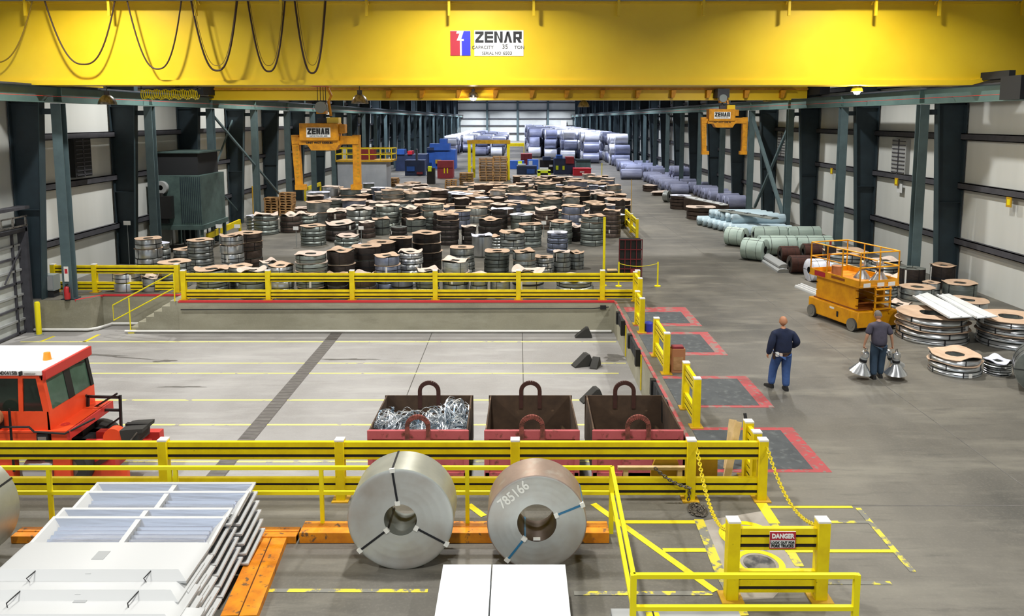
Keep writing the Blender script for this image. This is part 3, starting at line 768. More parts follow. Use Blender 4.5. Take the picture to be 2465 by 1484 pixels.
# dome lamps on the cranes
def dome(name, p, r, lab, glow=None, power=0):
    root = empty(name, p, 0, lab, 'lamp', 'dome lamps under the cranes')
    m = MB(); m.lathe([(r, -r * 0.55), (r * 0.97, -r * 0.3), (r * 0.75, r * 0.15), (r * 0.45, r * 0.45), (r * 0.2, r * 0.55), (0.02, r * 0.57)], 'lamp_metal', 24)
    m.lathe([(r * 0.98, -r * 0.55), (r * 0.7, r * 0.1), (r * 0.2, r * 0.5)], 'lamp_metal', 24); m.build('shade', root)
    m = MB(); m.cyl((0, 0, r * 0.5), (0, 0, r * 1.0), r * 0.3, 'girt', 12); m.cyl((0, 0, r), (0, 0, 1.1), 0.015, 'girt', 6); m.build('bracket', root)
    if glow:
        m = MB(); m.lathe([(0, -r * 1.05), (r * 0.4, -r * 0.95), (r * 0.62, -r * 0.5), (r * 0.35, 0), (0, 0.02)], glow, 16); m.build('bulb', root)
        ld = bpy.data.lights.new('crane_lamp_light', 'POINT'); ld.energy = power; ld.shadow_soft_size = 0.15; ld.color = (1, .95, .85)
        lo = bpy.data.objects.new('crane_lamp_light', ld); col.objects.link(lo); lo.location = Vector(p) + Vector((0, -0.1, -r * 1.6))
    return root
dome('dome_lamp', atY(258, 240, 27.0), 0.30, 'unlit dome lamp hanging below the near crane girder, beside the left wall')
dome('dome_lamp', atY(866, 238, 27.0), 0.29, 'unlit dome lamp hanging below the near crane girder, beside the orange grab')
dome('dome_lamp', atY(2063, 213, 26.9), 0.2, 'bright white lit lamp under the right part of the near crane girder', 'crane_lamp_glow', 150)
dome('dome_lamp', atY(1139, 228, 40.7), 0.3, 'small warm lit lamp on the farther crane girder', 'crane_lamp_warm', 60)
dome('dome_lamp', atY(1405, 250, 42.1), 0.32, 'unlit dome lamp below the farther girder in front of the end wall', )
dome('dome_lamp', atY(1847, 240, 41.5), 0.22, 'small unlit dome lamp below the farther girder near the right wall')
# ================================================================== coils standing on their flat side, stacked
rnd = random.Random(11)
def winding_mesh(side, seg=28):
    m = MB()
    m.lathe([(0.40, 0.0), (0.40, 1.0), (0.985, 1.0), (1.0, 0.97), (1.0, 0.07), (0.965, 0.05), (0.965, 0.0)], side, seg, closed=True,
            mats=['coil_face', 'coil_face', side, side, 'coil_face', 'coil_face', 'coil_face'])
    return m.mesh('winding')
WIND = {k: winding_mesh(v) for k, v in (('st', 'steel'), ('br', 'steel_bright'), ('gr', 'steel_green'), ('dk', 'steel_dark'), ('rb', 'steel_brown'), ('bl', 'steel_blue'))}
WORD = {'st': 'grey steel', 'br': 'bright silver', 'gr': 'greenish grey', 'dk': 'near-black', 'rb': 'dark brown', 'bl': 'bluish grey'}
def strap_mesh(k):
    m = MB()
    if k != 1: m.lathe([(1.0, 0.44), (1.012, 0.44), (1.012, 0.53), (1.0, 0.53)], 'strap_dark', 28, closed=True)
    for i in range(3 + k):
        Mr = Matrix.Rotation(2 * pi * i / (3 + k) + 0.6 * k + 0.4, 4, 'Z')
        m.box(0.38, 1.012, -0.018, 0.018, 0.99, 1.012, 'strap_dark', Mr); m.box(1.0, 1.014, -0.018, 0.018, 0.02, 1.01, 'strap_dark', Mr)
    if k == 2:
        Mr = Matrix.Rotation(-1.9, 4, 'Z'); m.box(0.99, 1.025, -0.07, 0.07, 0.1, 0.95, 'tag_white', Mr)
    return m.mesh('strapping')
STRAP = [strap_mesh(k) for k in range(3)]
def cover_mesh(mt, seed, amp, seg=40):
    r = random.Random(seed); m = MB(); ro, ri, zz = [], [], []
    p = [r.uniform(0, 6.28) for _ in range(4)]
    for i in range(seg):
        t = 2 * pi * i / seg
        ro.append(1.05 + 0.035 * sin(4 * t + p[0]) + 0.03 * sin(7 * t + p[1]) * (1 if amp > 0.02 else 0.3))
        ri.append(0.36 + 0.05 * abs(sin(2 * t + p[2])))
        zz.append(amp * (sin(3 * t + p[3]) + 0.5 * sin(5 * t + p[0])) + amp * 0.6)
    vs = []
    for (rr, dz, f) in ((ri, 0.0, 0.15), ((0.7,) * seg, 0.0, 0.5), (ro, 0.0, 1.0), (ro, 0.014, 1.0), ((0.7,) * seg, 0.014, 0.5), (ri, 0.014, 0.15)):
        for i in range(seg):
            t = 2 * pi * i / seg; vs.append((rr[i] * cos(t), rr[i] * sin(t), dz + max(0, zz[i]) * f))
    fs = []
    for j in range(6):
        for i in range(seg):
            fs.append((j * seg + i, j * seg + (i + 1) % seg, ((j + 1) % 6) * seg + (i + 1) % seg, ((j + 1) % 6) * seg + i))
    m.add(vs, fs, mt); return m.mesh('cover')
COVER = {'c': [cover_mesh('card', s, a) for s, a in ((1, 0.012), (2, 0.03), (3, 0.05), (4, 0.02))],
         'p': [cover_mesh('card_pale', s, a) for s, a in ((5, 0.03), (6, 0.06), (7, 0.09))],
         'w': [cover_mesh('wrap_white', s, a) for s, a in ((8, 0.012), (9, 0.05))]}
CWORD = {'c': 'tan cardboard cover', 'p': 'pale wavy cardboard cover', 'w': 'white plastic cover', '': 'bare top'}

# (x, y of the top disc, y of the front foot, width) in the photograph, number of coils, body, covers (last letter = top)
STK = [
 (267, 571, 668, 66, 4, 'br', 'cc'), (360, 587, 660, 56, 5, 'st', 'w'), (418, 600, 656, 58, 3, 'st', 'c'), (473, 577, 670, 64, 6, 'st', 'c'),
 (550, 567, 676, 58, 5, 'br', 'cc'), (590, 560, 645, 70, 4, 'rb', 'cc'), (408, 630, 696, 80, 3, 'st', 'c'), (290, 655, 706, 72, 2, 'br', 'c'),
 (501, 647, 714, 82, 3, 'gr', 'cc'), (566, 640, 700, 62, 3, 'st', 'c'), (611, 651, 716, 70, 2, 'gr', 'p'), (638, 630, 684, 46, 2, 'st', 'p'),
 (668, 639, 714, 66, 4, 'br', 'c'), (751, 611, 716, 80, 5, 'gr', 'cpcpp'), (810, 605, 706, 73, 3, 'dk', 'cc'), (863, 594, 694, 78, 3, 'dk', 'c'),
 (914, 583, 676, 73, 3, 'dk', 'c'), (962, 572, 662, 58, 3, 'dk', 'c'), (1025, 560, 655, 73, 4, 'dk', 'ccc'), (927, 620, 712, 66, 4, 'bl', 'cc'),
 (985, 606, 692, 62, 6, 'br', 'p'), (1021, 651, 716, 62, 3, 'gr', 'p'), (1105, 628, 716, 70, 3, 'st', 'pp'), (1111, 595, 668, 66, 4, 'st', 'c'),
 (1154, 660, 716, 46, 2, 'st', 'p'), (1195, 604, 664, 66, 3, 'gr', 'c'), (1262, 605, 668, 60, 3, 'st', 'cc'), (1313, 618, 660, 50, 3, 'br', 'c'), (1352, 606, 656, 46, 2, 'st', 'p'),
 (1390, 608, 650, 40, 2, 'st', 'c'), (1159, 567, 622, 54, 1, 'br', 'w'), (1233, 558, 612, 66, 3, 'st', 'c'), (1203, 570, 602, 44, 4, 'st', 'c'),
 (1276, 539, 597, 60, 4, 'gr', 'c'), (1351, 533, 590, 60, 4, 'gr', 'c'), (1343, 559, 612, 54, 4, 'bl', 'w'), (1428, 519, 594, 62, 5, 'gr', 'cc'),
 (1475, 507, 574, 46, 6, 'rb', 'cc'), (1179, 528, 577, 60, 3, 'dk', 'c'), (1334, 507, 545, 60, 3, 'gr', 'c'), (1460, 470, 514, 50, 3, 'dk', 'c'),
 (1436, 494, 520, 38, 1, 'bl', 'w'), (1390, 436, 492, 54, 4, 'bl', 'cccc'), (1317, 442, 486, 50, 4, 'gr', 'c'), (1142, 491, 520, 48, 4, 'dk', 'c'),
 (1217, 502, 544, 42, 2, 'rb', 'w'), (1086, 493, 515, 54, 2, 'bl', 'c'), (1077, 516, 592, 58, 6, 'dk', 'cc'), (1066, 510, 560, 56, 3, 'dk', 'c'), (1109, 461, 490, 48, 2, 'rb', 'cc'),
 (1368, 493, 520, 38, 2, 'rb', 'c'), (1244, 485, 520, 62, 3, 'bl', 'p'), (1283, 512, 538, 48, 3, 'rb', 'p'), (1494, 482, 545, 26, 4, 'dk', 'c'),
 (1430, 446, 478, 26, 2, 'bl', 'w'), (749, 543, 594, 64, 4, 'gr', 'c'), (831, 568, 604, 64, 3, 'gr', 'p'), (820, 538, 582, 82, 3, 'dk', 'p'),
 (914, 527, 568, 46, 1, 'gr', 'c'), (999, 527, 560, 52, 1, 'gr', 'c'), (979, 494, 524, 60, 2, 'gr', ''), (892, 500, 522, 62, 2, 'rb', 'c'),
 (816, 510, 546, 70, 2, 'rb', 'p'), (642, 517, 566, 62, 4, 'gr', 'pp'), (594, 519, 558, 34, 5, 'st', 'w'), (734, 517, 548, 58, 3, 'gr', 'p'),
 (735, 500, 524, 58, 4, 'rb', 'ppp'), (831, 482, 506, 46, 2, 'dk', 'w'), (916, 463, 492, 30, 3, 'bl', 'w'), (968, 461, 486, 54, 3, 'rb', 'p'),
 (1013, 453, 484, 40, 3, 'rb', 'c'), (1057, 470, 490, 34, 2, 'bl', 'w'), (885, 484, 508, 32, 3, 'rb', 'p'), (887, 441, 472, 30, 2, 'gr', 'w'),
 (690, 519, 562, 56, 3, 'rb', 'p'), (875, 535, 575, 44, 3, 'rb', 'p'), (957, 545, 585, 44, 4, 'dk', ''), (1128, 545, 590, 40, 4, 'dk', 'p'), (960, 590, 640, 44, 3, 'st', 'w'),
 (880, 592, 650, 50, 3, 'bl', 'w'), (1385, 545, 582, 44, 3, 'dk', 'p'), (1400, 508, 540, 44, 3, 'rb', 'p'), (1246, 656, 718, 84, 1, 'br', 'p'), (1215, 680, 722, 56, 1, 'st', 'p'), (1385, 668, 712, 96, 2, 'st', 'p'),
 (862, 664, 716, 66, 2, 'rb', 'p'), (945, 668, 720, 60, 1, 'bl', ''), (808, 664, 719, 54, 2, 'dk', 'c'), (350, 668, 706, 50, 1, 'st', 'p'),
]
stacks = []
def add_stack(X, Y, R, H, n, body, cov, src): stacks.append([X, Y, R, H, n, body, cov, src])
for (x, yt, yb_, w, n, body, cov) in STK:
    Yf = flr(x, yb_).y
    R = w / 2 * Yf / F / (1 - w / 2 / F) * 0.95
    Yc = Yf + R
    H = max(0.22, atY(x, yt, Yc).z)
    add_stack((x - PX) * Yc / F, Yc, R, min(H, 1.75), n, body, cov, 0)
# further rows filled in behind
yy = 45.5
BODY = ['st', 'gr', 'rb', 'dk', 'bl', 'gr', 'br', 'rb', 'st']
def free(X, Y, R):
    for s in stacks:
        if (s[0] - X) ** 2 + (s[1] - Y) ** 2 < (s[2] + R) ** 2: return False
    return True
while yy < 84:
    xx = -15.1 + rnd.uniform(0, 0.8)
    xr_ = 6.2 + (yy - 47) * 0.062
    while xx < xr_:
        R = rnd.choice((0.5, 0.58, 0.66, 0.72, 0.78))
        X = xx + R; Y = yy + rnd.uniform(-0.25, 0.25)
        px = PX + X * F / Y; ok = True
        if 1018 < px < 1095 and Y > 60: ok = False
        if 1090 < px < 1245 and Y > 69: ok = False
        if Y > 72 and X < -6.5: ok = False
        if Y > 76: ok = False
        if Y > 60 and X < -12.5: ok = False
        if Y > 64 and X < -10.8: ok = False
        if px < 705 and Y < 57: ok = False
        if ok and free(X, Y, R) and rnd.random() > 0.06:
            n = rnd.choice((2, 3, 3, 4, 4, 5)); cc = rnd.choice('ccppcpwc'); cv = cc * rnd.choice((1, 1, 2, 3))
            add_stack(X, Y, R, rnd.uniform(0.75, 1.45) * (1.0 if Y < 62 else 0.75), n, rnd.choice(BODY), cv, 1)
        xx += 2 * R + rnd.uniform(0.02, 0.25)
    yy += 1.5
# coils against the right wall
RSTK = [
 (2335, 853, 912, 124, 3, 'br', 'cc'), (2430, 868, 908, 66, 6, 'br', 'w'), (2296, 755, 838, 172, 4, 'br', 'ccc'), (2432, 760, 846, 158, 4, 'br', 'ccc'),
 (2352, 722, 772, 100, 2, 'br', 'c'), (2323, 680, 722, 84, 1, 'gr', 'c'), (2272, 680, 716, 44, 1, 'br', 'c'), (2216, 690, 728, 84, 1, 'st', 'c'),
 (2200, 642, 700, 66, 1, 'dk', ''), (2261, 630, 690, 62, 1, 'dk', 'c'), (2145, 628, 690, 80, 7, 'st', 'p'), (2185, 738, 756, 56, 2, 'st', 'p'),
 (2050, 606, 676, 116, 3, 'st', 'c'), (2160, 665, 724, 60, 7, 'st', 'p'),
 (1777, 464, 490, 42, 4, 'br', 'w'), (1690, 498, 531, 74, 3, 'rb', 'p'), (1640, 470, 505, 54, 4, 'rb', 'w'), (1566, 446, 462, 40, 2, 'rb', 'p'),
]
for (x, yt, yb_, w, n, body, cov) in RSTK:
    Yf = flr(x, yb_).y; R = w / 2 * Yf / F / (1 - w / 2 / F) * 0.95; Yc = Yf + R
    H = max(0.25, atY(x, yt, Yc).z)
    add_stack((x - PX) * Yc / F, Yc, R, H, n, body, cov, 2)
# let neighbours stand clear of each other
for it in range(120):
    moved = False
    for i in range(len(stacks)):
        a = stacks[i]
        for j in range(i + 1, len(stacks)):
            b = stacks[j]
            dx, dy = b[0] - a[0], b[1] - a[1]; need = (a[2] + b[2]) * 1.085
            if abs(dx) > need or abs(dy) > need: continue
            d = sqrt(dx * dx + dy * dy) + 1e-6
            if d < need:
                k = (need - d) / 2 / d
                a[0] -= dx * k; a[1] -= dy * k; b[0] += dx * k; b[1] += dy * k; moved = True
    for s in stacks:
        if s[3 + 4] != 2:
            s[1] = max(s[1], 27.62 + s[2] * 1.1)
            if s[1] < 31: s[0] = min(s[0], 3.2)
            s[0] = max(s[0], -15.6 + s[2])
            for yp in (27.4, 34.15, 40.9, 47.65):
                if abs(s[1] - yp) < 0.4 + s[2] and s[0] - s[2] * 1.1 < -15.75: s[0] = -15.7 + s[2] * 1.1
            if s[0] - s[2] < -14.7 and 36.6 < s[1] < 40.3: s[0] = -14.7 + s[2]
        else:
            s[0] = min(s[0], 16.6 - s[2])
            for yp in (29.85, 37.1):
                for (xa, hw) in ((15.35, 0.22), (16.5, 0.62)):
                    if abs(s[1] - yp) < 0.2 + s[2] and abs(s[0] - xa) < hw + s[2] * 1.07:
                        s[1] = yp - (0.2 + s[2] * 1.07)
    if not moved: break
def coils_of(s):
    X, Y, R, H, n, body, cov, src = s
    out = []; h = H / n; r_ = random.Random(int(X * 1000) + int(Y * 77))
    for i in range(n):
        k = n - 1 - i                # 0 = top
        cv = cov[-1 - k] if k < len(cov) else ''
        Ri = R * (1.0 if k else 0.97) * r_.uniform(0.95, 1.0)
        out.append((X + r_.uniform(-.02, .02), Y + r_.uniform(-.02, .02), i * h, Ri, h, body, cv, i, n))
    return out
near_, far_ = [], []
stacks.sort(key=lambda s: s[1])
tot = 0; near_st = []
for s in stacks:
    if tot + s[4] <= 300 and (s[7] != 1 or s[1] < 62): near_st.append(s); tot += s[4]
    else: far_.append(s)
print('coils individually', tot, 'stacks', len(stacks))
def level_word(i, n):
    if n == 1: return 'single'
    if i == n - 1: return 'topmost'
    if i == 0: return 'lowest'
    return ordw(i + 1) + ' up'
main = [s for s in near_st if s[7] != 2]; side_ = [s for s in near_st if s[7] == 2]
rows = [sorted(main[i:i + 8], key=lambda s: s[0]) for i in range(0, len(main), 8)]
def build_coil(c, label, group):
    X, Y, z, R, h, body, cv, i, n = c
    root = empty('slit_coil', (X, Y, z), rnd.uniform(0, 6.28), label, 'steel coil', group)
    o = bpy.data.objects.new('winding', WIND[body]); col.objects.link(o); o.parent = root; o.scale = (R, R, h - 0.022)
    if Y < 52:
        o = bpy.data.objects.new('strapping', STRAP[rnd.randrange(3)]); col.objects.link(o); o.parent = root; o.scale = (R, R, (h - 0.022))
    if cv:
        o = bpy.data.objects.new('cardboard_cover' if cv != 'w' else 'plastic_cover', rnd.choice(COVER[cv])); col.objects.link(o); o.parent = root
        o.scale = (R, R, 0.55 if i < n - 1 else 1.0); o.location = (0, 0, h - 0.018 + (0.0 if i < n - 1 else 0.002))
for ri, row in enumerate(rows):
    for si, s in enumerate(row):
        for c in coils_of(s):
            lab = '%s coil, %s, %s, %s stack, %s row behind the fence' % (WORD[s[5]], CWORD[c[6]].replace(' cover', '').replace('wavy ', ''), level_word(c[7], c[8]), ordw(si + 1), ordw(ri + 1))
            build_coil(c, lab, 'slit coils behind the yellow fence')
for si, s in enumerate(side_):
    for c in coils_of(s):
        lab = '%s coil, %s, %s, %s nearest stack by the right wall' % (WORD[s[5]], CWORD[c[6]].replace(' cover', '').replace('wavy ', ''), level_word(c[7], c[8]), ordw(si + 1))
        build_coil(c, lab, 'slit coils along the right wall')
# the many small far ones as one mass
m = MB(); bm_ = {'st': 'steel', 'br': 'steel_bright', 'gr': 'steel_green', 'dk': 'steel_dark', 'rb': 'steel_brown', 'bl': 'steel_blue'}
for s in far_:
    for c in coils_of(s):
        X, Y, z, R, h, body, cv, i, n = c
        M = Matrix.Translation((X, Y, z))
        m.lathe([(R * 0.4, 0), (R * 0.4, h - 0.03), (R, h - 0.03), (R, 0.02)], bm_[body], 14, M)
        if cv:
            mt = {'c': 'card', 'p': 'card_pale', 'w': 'wrap_white'}[cv]; a = rnd.uniform(0, 6); am = 0.05 if cv != 'w' else 0.02
            vs = []
            for (f, dz) in ((0.36, 0.0), (1.09, 0.0), (1.09, 0.02), (0.36, 0.02)):
                for k in range(14):
                    t = 2 * pi * k / 14; vs.append((X + R * f * cos(t), Y + R * f * sin(t), z + h - 0.025 + dz + (am * max(0, sin(3 * t + a)) * (f > 1) if i == n - 1 else 0)))
            fs = [(j * 14 + k, j * 14 + (k + 1) % 14, ((j + 1) % 4) * 14 + (k + 1) % 14, ((j + 1) % 4) * 14 + k) for j in range(4) for k in range(14)]
            m.add(vs, fs, mt)
tag(m.build('slit_coils'), 'mass of small stacked steel coils in the rows farthest behind the fence', 'steel coils', 'slit coils behind the yellow fence', 'stuff')

# ================================================================== rolls lying on their side
def roll_mesh(mt, end, hole=0.33, seg=28, straps=True):
    """unit roll: radius 1, length 1 along x, centred"""
    m = MB(); Mr = Matrix.Rotation(pi / 2, 4, 'Y')
    m.lathe([(hole, -0.5), (hole, 0.5), (0.97, 0.5), (1.0, 0.485), (1.0, -0.485), (0.97, -0.5)], mt, seg, Mr, closed=True, mats=['hole_dark', end, mt, mt, mt, end])
    return m.mesh('roll_body')
def rstrap_mesh(mt='strap_dark'):
    m = MB(); Mr = Matrix.Rotation(pi / 2, 4, 'Y')
    for x in (-0.22, 0.24): m.lathe([(1.0, x - 0.006), (1.012, x - 0.006), (1.012, x + 0.006), (1.0, x + 0.006)], mt, 28, Mr, closed=True)
    for a in (0.5, 2.6, 4.7):
        M2 = Matrix.Rotation(a, 4, 'X'); m.box(-0.5, 0.5, -0.015, 0.015, 0.995, 1.012, mt, M2)
        for s_ in (-1, 1): m.box(min(s_ * 0.498, s_ * 0.512), max(s_ * 0.498, s_ * 0.512), -0.015, 0.015, 0.33, 1.0, mt, M2)
    return m.mesh('roll_strap')
RS = rstrap_mesh()
RM = {'mint': roll_mesh('mint_wrap', 'mint_wrap', 0.36), 'pale': roll_mesh('pale_wrap', 'pale_wrap', 0.2), 'lav': roll_mesh('lavender_wrap', 'lavender_wrap', 0.3, 20),
      'white': roll_mesh('white_wrap', 'white_wrap', 0.3, 20), 'brown': roll_mesh('rust_dark', 'steel_brown', 0.4), 'grey': roll_mesh('steel', 'coil_face', 0.3)}
def lying(name, kind, X, Y, R, L, rz, label, group, z=0.0, strap=True, cat='roll'):
    root = empty(name, (X, Y, z), rz, label, cat, group)
    o = bpy.data.objects.new('wrapping' if kind in ('mint', 'pale', 'white', 'lav') else 'winding', RM[kind]); col.objects.link(o); o.parent = root; o.scale = (L, R, R); o.location = (0, 0, R * 1.0)
    if strap:
        o = bpy.data.objects.new('strapping', RS); col.objects.link(o); o.parent = root; o.scale = (L, R, R); o.location = (0, 0, R)
    return root
GM = 'mint wrapped rolls by the right wall'
a = flr(1776, 594); lying('wrapped_roll', 'mint', a.x, a.y + 0.3, 0.47, 0.95, radians(-42), 'mint wrapped roll turned toward the aisle, the farther of the two loose ones', GM)
a = flr(1822, 628); lying('wrapped_roll', 'mint', a.x - 0.05, a.y + 0.2, 0.5, 1.0, radians(-40), 'mint wrapped roll turned toward the aisle, resting nearest the white channels', GM)
for k, (pa, pb, py, R) in enumerate(((1838, 1926, 622, 0.47), (1929, 2016, 622, 0.47), (1822, 1902, 589, 0.42), (1905, 1985, 589, 0.42))):
    p, q = flr(pa, py), flr(pb, py)
    lying('wrapped_roll', 'mint', (p.x + q.x) / 2, p.y + R + (0.3 if k > 1 else 0.35), R, q.x - p.x - 0.03, 0, 'mint wrapped roll lying toward the wall, %s of the four set end to end' % ordw(k + 1), GM)
GP = 'pale blue wrapped rolls by the right wall'
for k in range(9):
    Y = 42.1 + k * 0.60; X0 = 12.15 - k * 0.16
    lying('wrapped_roll', 'pale', X0 + 1.55, Y, 0.28, 3.1, 0, 'pale blue wrapped roll at the right wall, %s in its row from the near end' % ordw(k + 1), GP, strap=False)
for k in range(5):
    Y = 43.9 + k * 0.60; X0 = 12.0 - k * 0.16
    lying('wrapped_roll', 'pale', X0 + 1.6, Y, 0.28, 3.0, 0, 'pale blue wrapped roll lying on top of the row, %s from the near end' % ordw(k + 1), GP, z=0.48, strap=False)
GB = 'brown steel coils on their sides'
for k, (pa, pb, py, R, nm) in enumerate(((1881, 1926, 634, 0.36, 'farthest on the aisle side'), (1905, 1956, 661, 0.37, 'nearest the white channels'), (1930, 1976, 630, 0.38, 'closest to the wall'))):
    p, q = flr(pa, py), flr(pb, py)
    lying('rusty_coil', 'brown', (p.x + q.x) / 2 + (0.15 if k == 2 else 0), p.y + R * (0.9 if k != 2 else 1.0), R, q.x - p.x - 0.04, 0, 'brown steel coil lying on its side, %s' % nm, GB, cat='steel coil')
a = flr(1977, 682); lying('wrapped_roll', 'white', a.x, a.y + 0.42, 0.45, 0.75, radians(8), 'white wrapped coil lying behind the orange scissor lift', 'white wrapped coil')
a = flr(1608, 488); lying('steel_coil', 'grey', a.x, a.y + 0.4, 0.45, 0.4, radians(-38), 'grey coil standing on edge facing the aisle among flat skids', 'grey coil by the skids', cat='steel coil')
a = flr(2478, 948); lying('steel_coil', 'grey', a.x + 0.38, a.y + 0.25, 0.55, 0.8, radians(60), 'grey steel coil on its side, cut by the right frame edge', 'grey coil at the frame edge', cat='steel coil')
# rows of large lavender and white rolls toward the far wall
ROLLS = []
for i in range(12): ROLLS.append((15.6, 55.2 + i * 1.12, 0, 0.5, 1.75, 'lav'))
for i in range(14): ROLLS.append((13.75, 66.3 + i * 1.12, 0, 0.5, 1.75, 'lav'))
for i in range(9): ROLLS.append((15.75, 72.0 + i * 1.12, 0.0, 0.5, 1.7, 'lav'))
for i in range(4): ROLLS.append((15.7, 73.0 + i * 1.12 + 0.5, 0.86, 0.5, 1.7, 'lav'))
ROLLS.append((12.1, 82.9, 0, 0.62, 2.3, 'lav'))
for i in range(10): ROLLS.append((12.9 + i * 0.05, 86.2 + i * 1.75, 0, 0.66 + 0.02 * (i % 3), 1.9, 'lav'))
for i in range(8): ROLLS.append((15.2, 84.2 + i * 1.75, 0, 0.66, 1.9, 'lav'))
def pyr(X, y0, y1, R, L, kinds, lev, dx=0.0):
    y = y0; k = 0
    while y < y1:
        x = X + dx * (y - y0)
        for l in range(lev):
            if y + R * l < y1: ROLLS.append((x + (0.1 if l % 2 else 0), y + R * 1.02 * l, l * R * 1.78, R * (1 - 0.02 * l), L, kinds[(k + l) % len(kinds)]))
        y += 2 * R * 1.03; k += 1
pyr(13.9, 106, 216, 0.8, 2.2, ['lav', 'lav', 'white'], 3)
pyr(10.6, 113, 216, 0.85, 2.3, ['lav', 'white', 'white', 'white'], 3)
pyr(7.9, 122, 216, 0.85, 2.2, ['white', 'lav', 'lav'], 3)
pyr(5.3, 126, 216, 0.85, 2.0, ['lav', 'lav', 'white'], 3)
pyr(2.9, 130, 216, 0.9, 2.0, ['lav'], 3)
pyr(-12.3, 139, 216, 0.9, 2.4, ['white'], 2)
pyr(-9.4, 150, 216, 0.9, 2.2, ['lav', 'white'], 2)
pyr(-6.4, 136, 216, 0.85, 2.2, ['lav'], 2)
pyr(-3.6, 134, 216, 0.85, 2.2, ['lav', 'lav', 'white'], 2)
rj = random.Random(21)
def jit(r):
    X, Y, z, R, L, kind = r
    R2 = R * rj.uniform(0.86, 1.0) if z == 0 else R * rj.uniform(0.9, 1.0)
    X2 = X + rj.uniform(-0.12, 0.12) * (2.2 if Y > 100 else 1.0)
    if rj.random() < 0.25 and Y > 100: kind = 'white' if kind == 'lav' else 'lav'
    return (X2, Y, z, R2, L * rj.uniform(0.8, 1.0), kind)
ROLLS = [jit(r) for r in ROLLS if not (Y_free := False)]
def clear_of_posts(r):
    X, Y, z, R, L, kind = r
    if X + L / 2 < 15.12: return True
    return abs(((Y - 29.85 + 3.625) % 7.25) - 3.625) > R + 0.2
ROLLS = [r for r in ROLLS if clear_of_posts(r)]
ROLLS.sort(key=lambda r: r[1])
colx = lambda X: min(range(7), key=lambda i: abs((15.5, 13.5, 10.6, 7.9, 5.3, 2.9, -8.0)[i] - X))
cn = ['beside the right wall posts', 'second row from the right wall', 'third row from the right wall', 'fourth row from the right wall', 'fifth row from the right wall', 'beside the open centre', 'left of the yellow gantry']
cnt = {}
Mx = Matrix.Rotation(pi / 2, 4, 'Y')
mass = MB()
for i, (X, Y, z, R, L, kind) in enumerate(ROLLS):
    if i < 300:
        c = colx(X); cnt[c] = cnt.get(c, 0) + 1
        o = bpy.data.objects.new('steel_roll', RM[kind]); col.objects.link(o); o.scale = (L, R, R); o.location = (X, Y, z + R)
        lv = '' if z == 0 else (', second layer' if z < 1.9 else ', third layer')
        tag(o, '%s roll %s, %s from the near end%s' % ('lavender' if kind == 'lav' else 'white', cn[c], ordw(cnt[c]), lv), 'steel roll', 'wrapped steel rolls in the far rows')
    else:
        M = Matrix.Translation((X, Y, z + R)) @ Mx
        mass.lathe([(R * 0.3, -L / 2), (R * 0.3, L / 2), (R, L / 2), (R, -L / 2)], {'lav': 'lavender_wrap', 'white': 'white_wrap'}[kind], 14, M, closed=True)
tag(mass.build('steel_rolls'), 'mass of far wrapped rolls stacked before the end wall', 'steel rolls', 'wrapped steel rolls in the far rows', 'stuff')

# ================================================================== far machinery, pallets, gantry
def pallet_mesh(w, d, h):
    m = MB()
    for i in range(5):
        y = -d / 2 + i * d / 5
        m.box(-w / 2, w / 2, y, y + d / 5 * 0.72, h * 0.8, h, 'wood'); 
    for x in (-w / 2, -0.05, w / 2 - 0.1): m.box(x, x + 0.1, -d / 2, d / 2, h * 0.18, h * 0.8, 'wood')
    for y in (-d / 2, d / 2 - d / 6): m.box(-w / 2, w / 2, y, y + d / 6, 0, h * 0.18, 'wood')
    return m.mesh('pallet')
PM = {}
def pallet_stack(px, py, Wd, n, h, where, grp='wooden pallets and dunnage'):
    p = flr(px, py); key = (Wd, h)
    if key not in PM: PM[key] = pallet_mesh(Wd, Wd * 0.9, h)
    for i in range(n):
        o = bpy.data.objects.new('wooden_pallet', PM[key]); col.objects.link(o)
        o.location = (p.x + rnd.uniform(-.03, .03), p.y + Wd / 2, i * h); o.rotation_euler = (0, 0, rnd.uniform(-.05, .05))
        tag(o, 'wooden pallet, %s up in the stack %s' % (ordw(i + 1), where), 'pallet', grp)
pallet_stack(1170, 437, 1.45, 14, 0.17, 'under the left half of the yellow gantry')
pallet_stack(1204, 437, 1.45, 15, 0.17, 'under the right half of the yellow gantry')
pallet_stack(1122, 447, 1.3, 7, 0.17, 'just left of the yellow gantry')
pallet_stack(1085, 461, 1.0, 6, 0.17, 'nearest the open floor patch')
pallet_stack(652, 520, 0.9, 7, 0.17, 'at the left wall beside the post')
pallet_stack(688, 520, 0.9, 9, 0.17, 'at the left wall with ragged orange tops')
pallet_stack(800, 446, 1.9, 6, 0.16, 'between the arms of the orange grab')
pallet_stack(838, 444, 1.7, 5, 0.16, 'below the right arm of the orange grab')
pallet_stack(918, 458, 1.0, 6, 0.16, 'right of the orange grab')
pallet_stack(941, 450, 1.3, 5, 0.16, 'in front of the white booth')

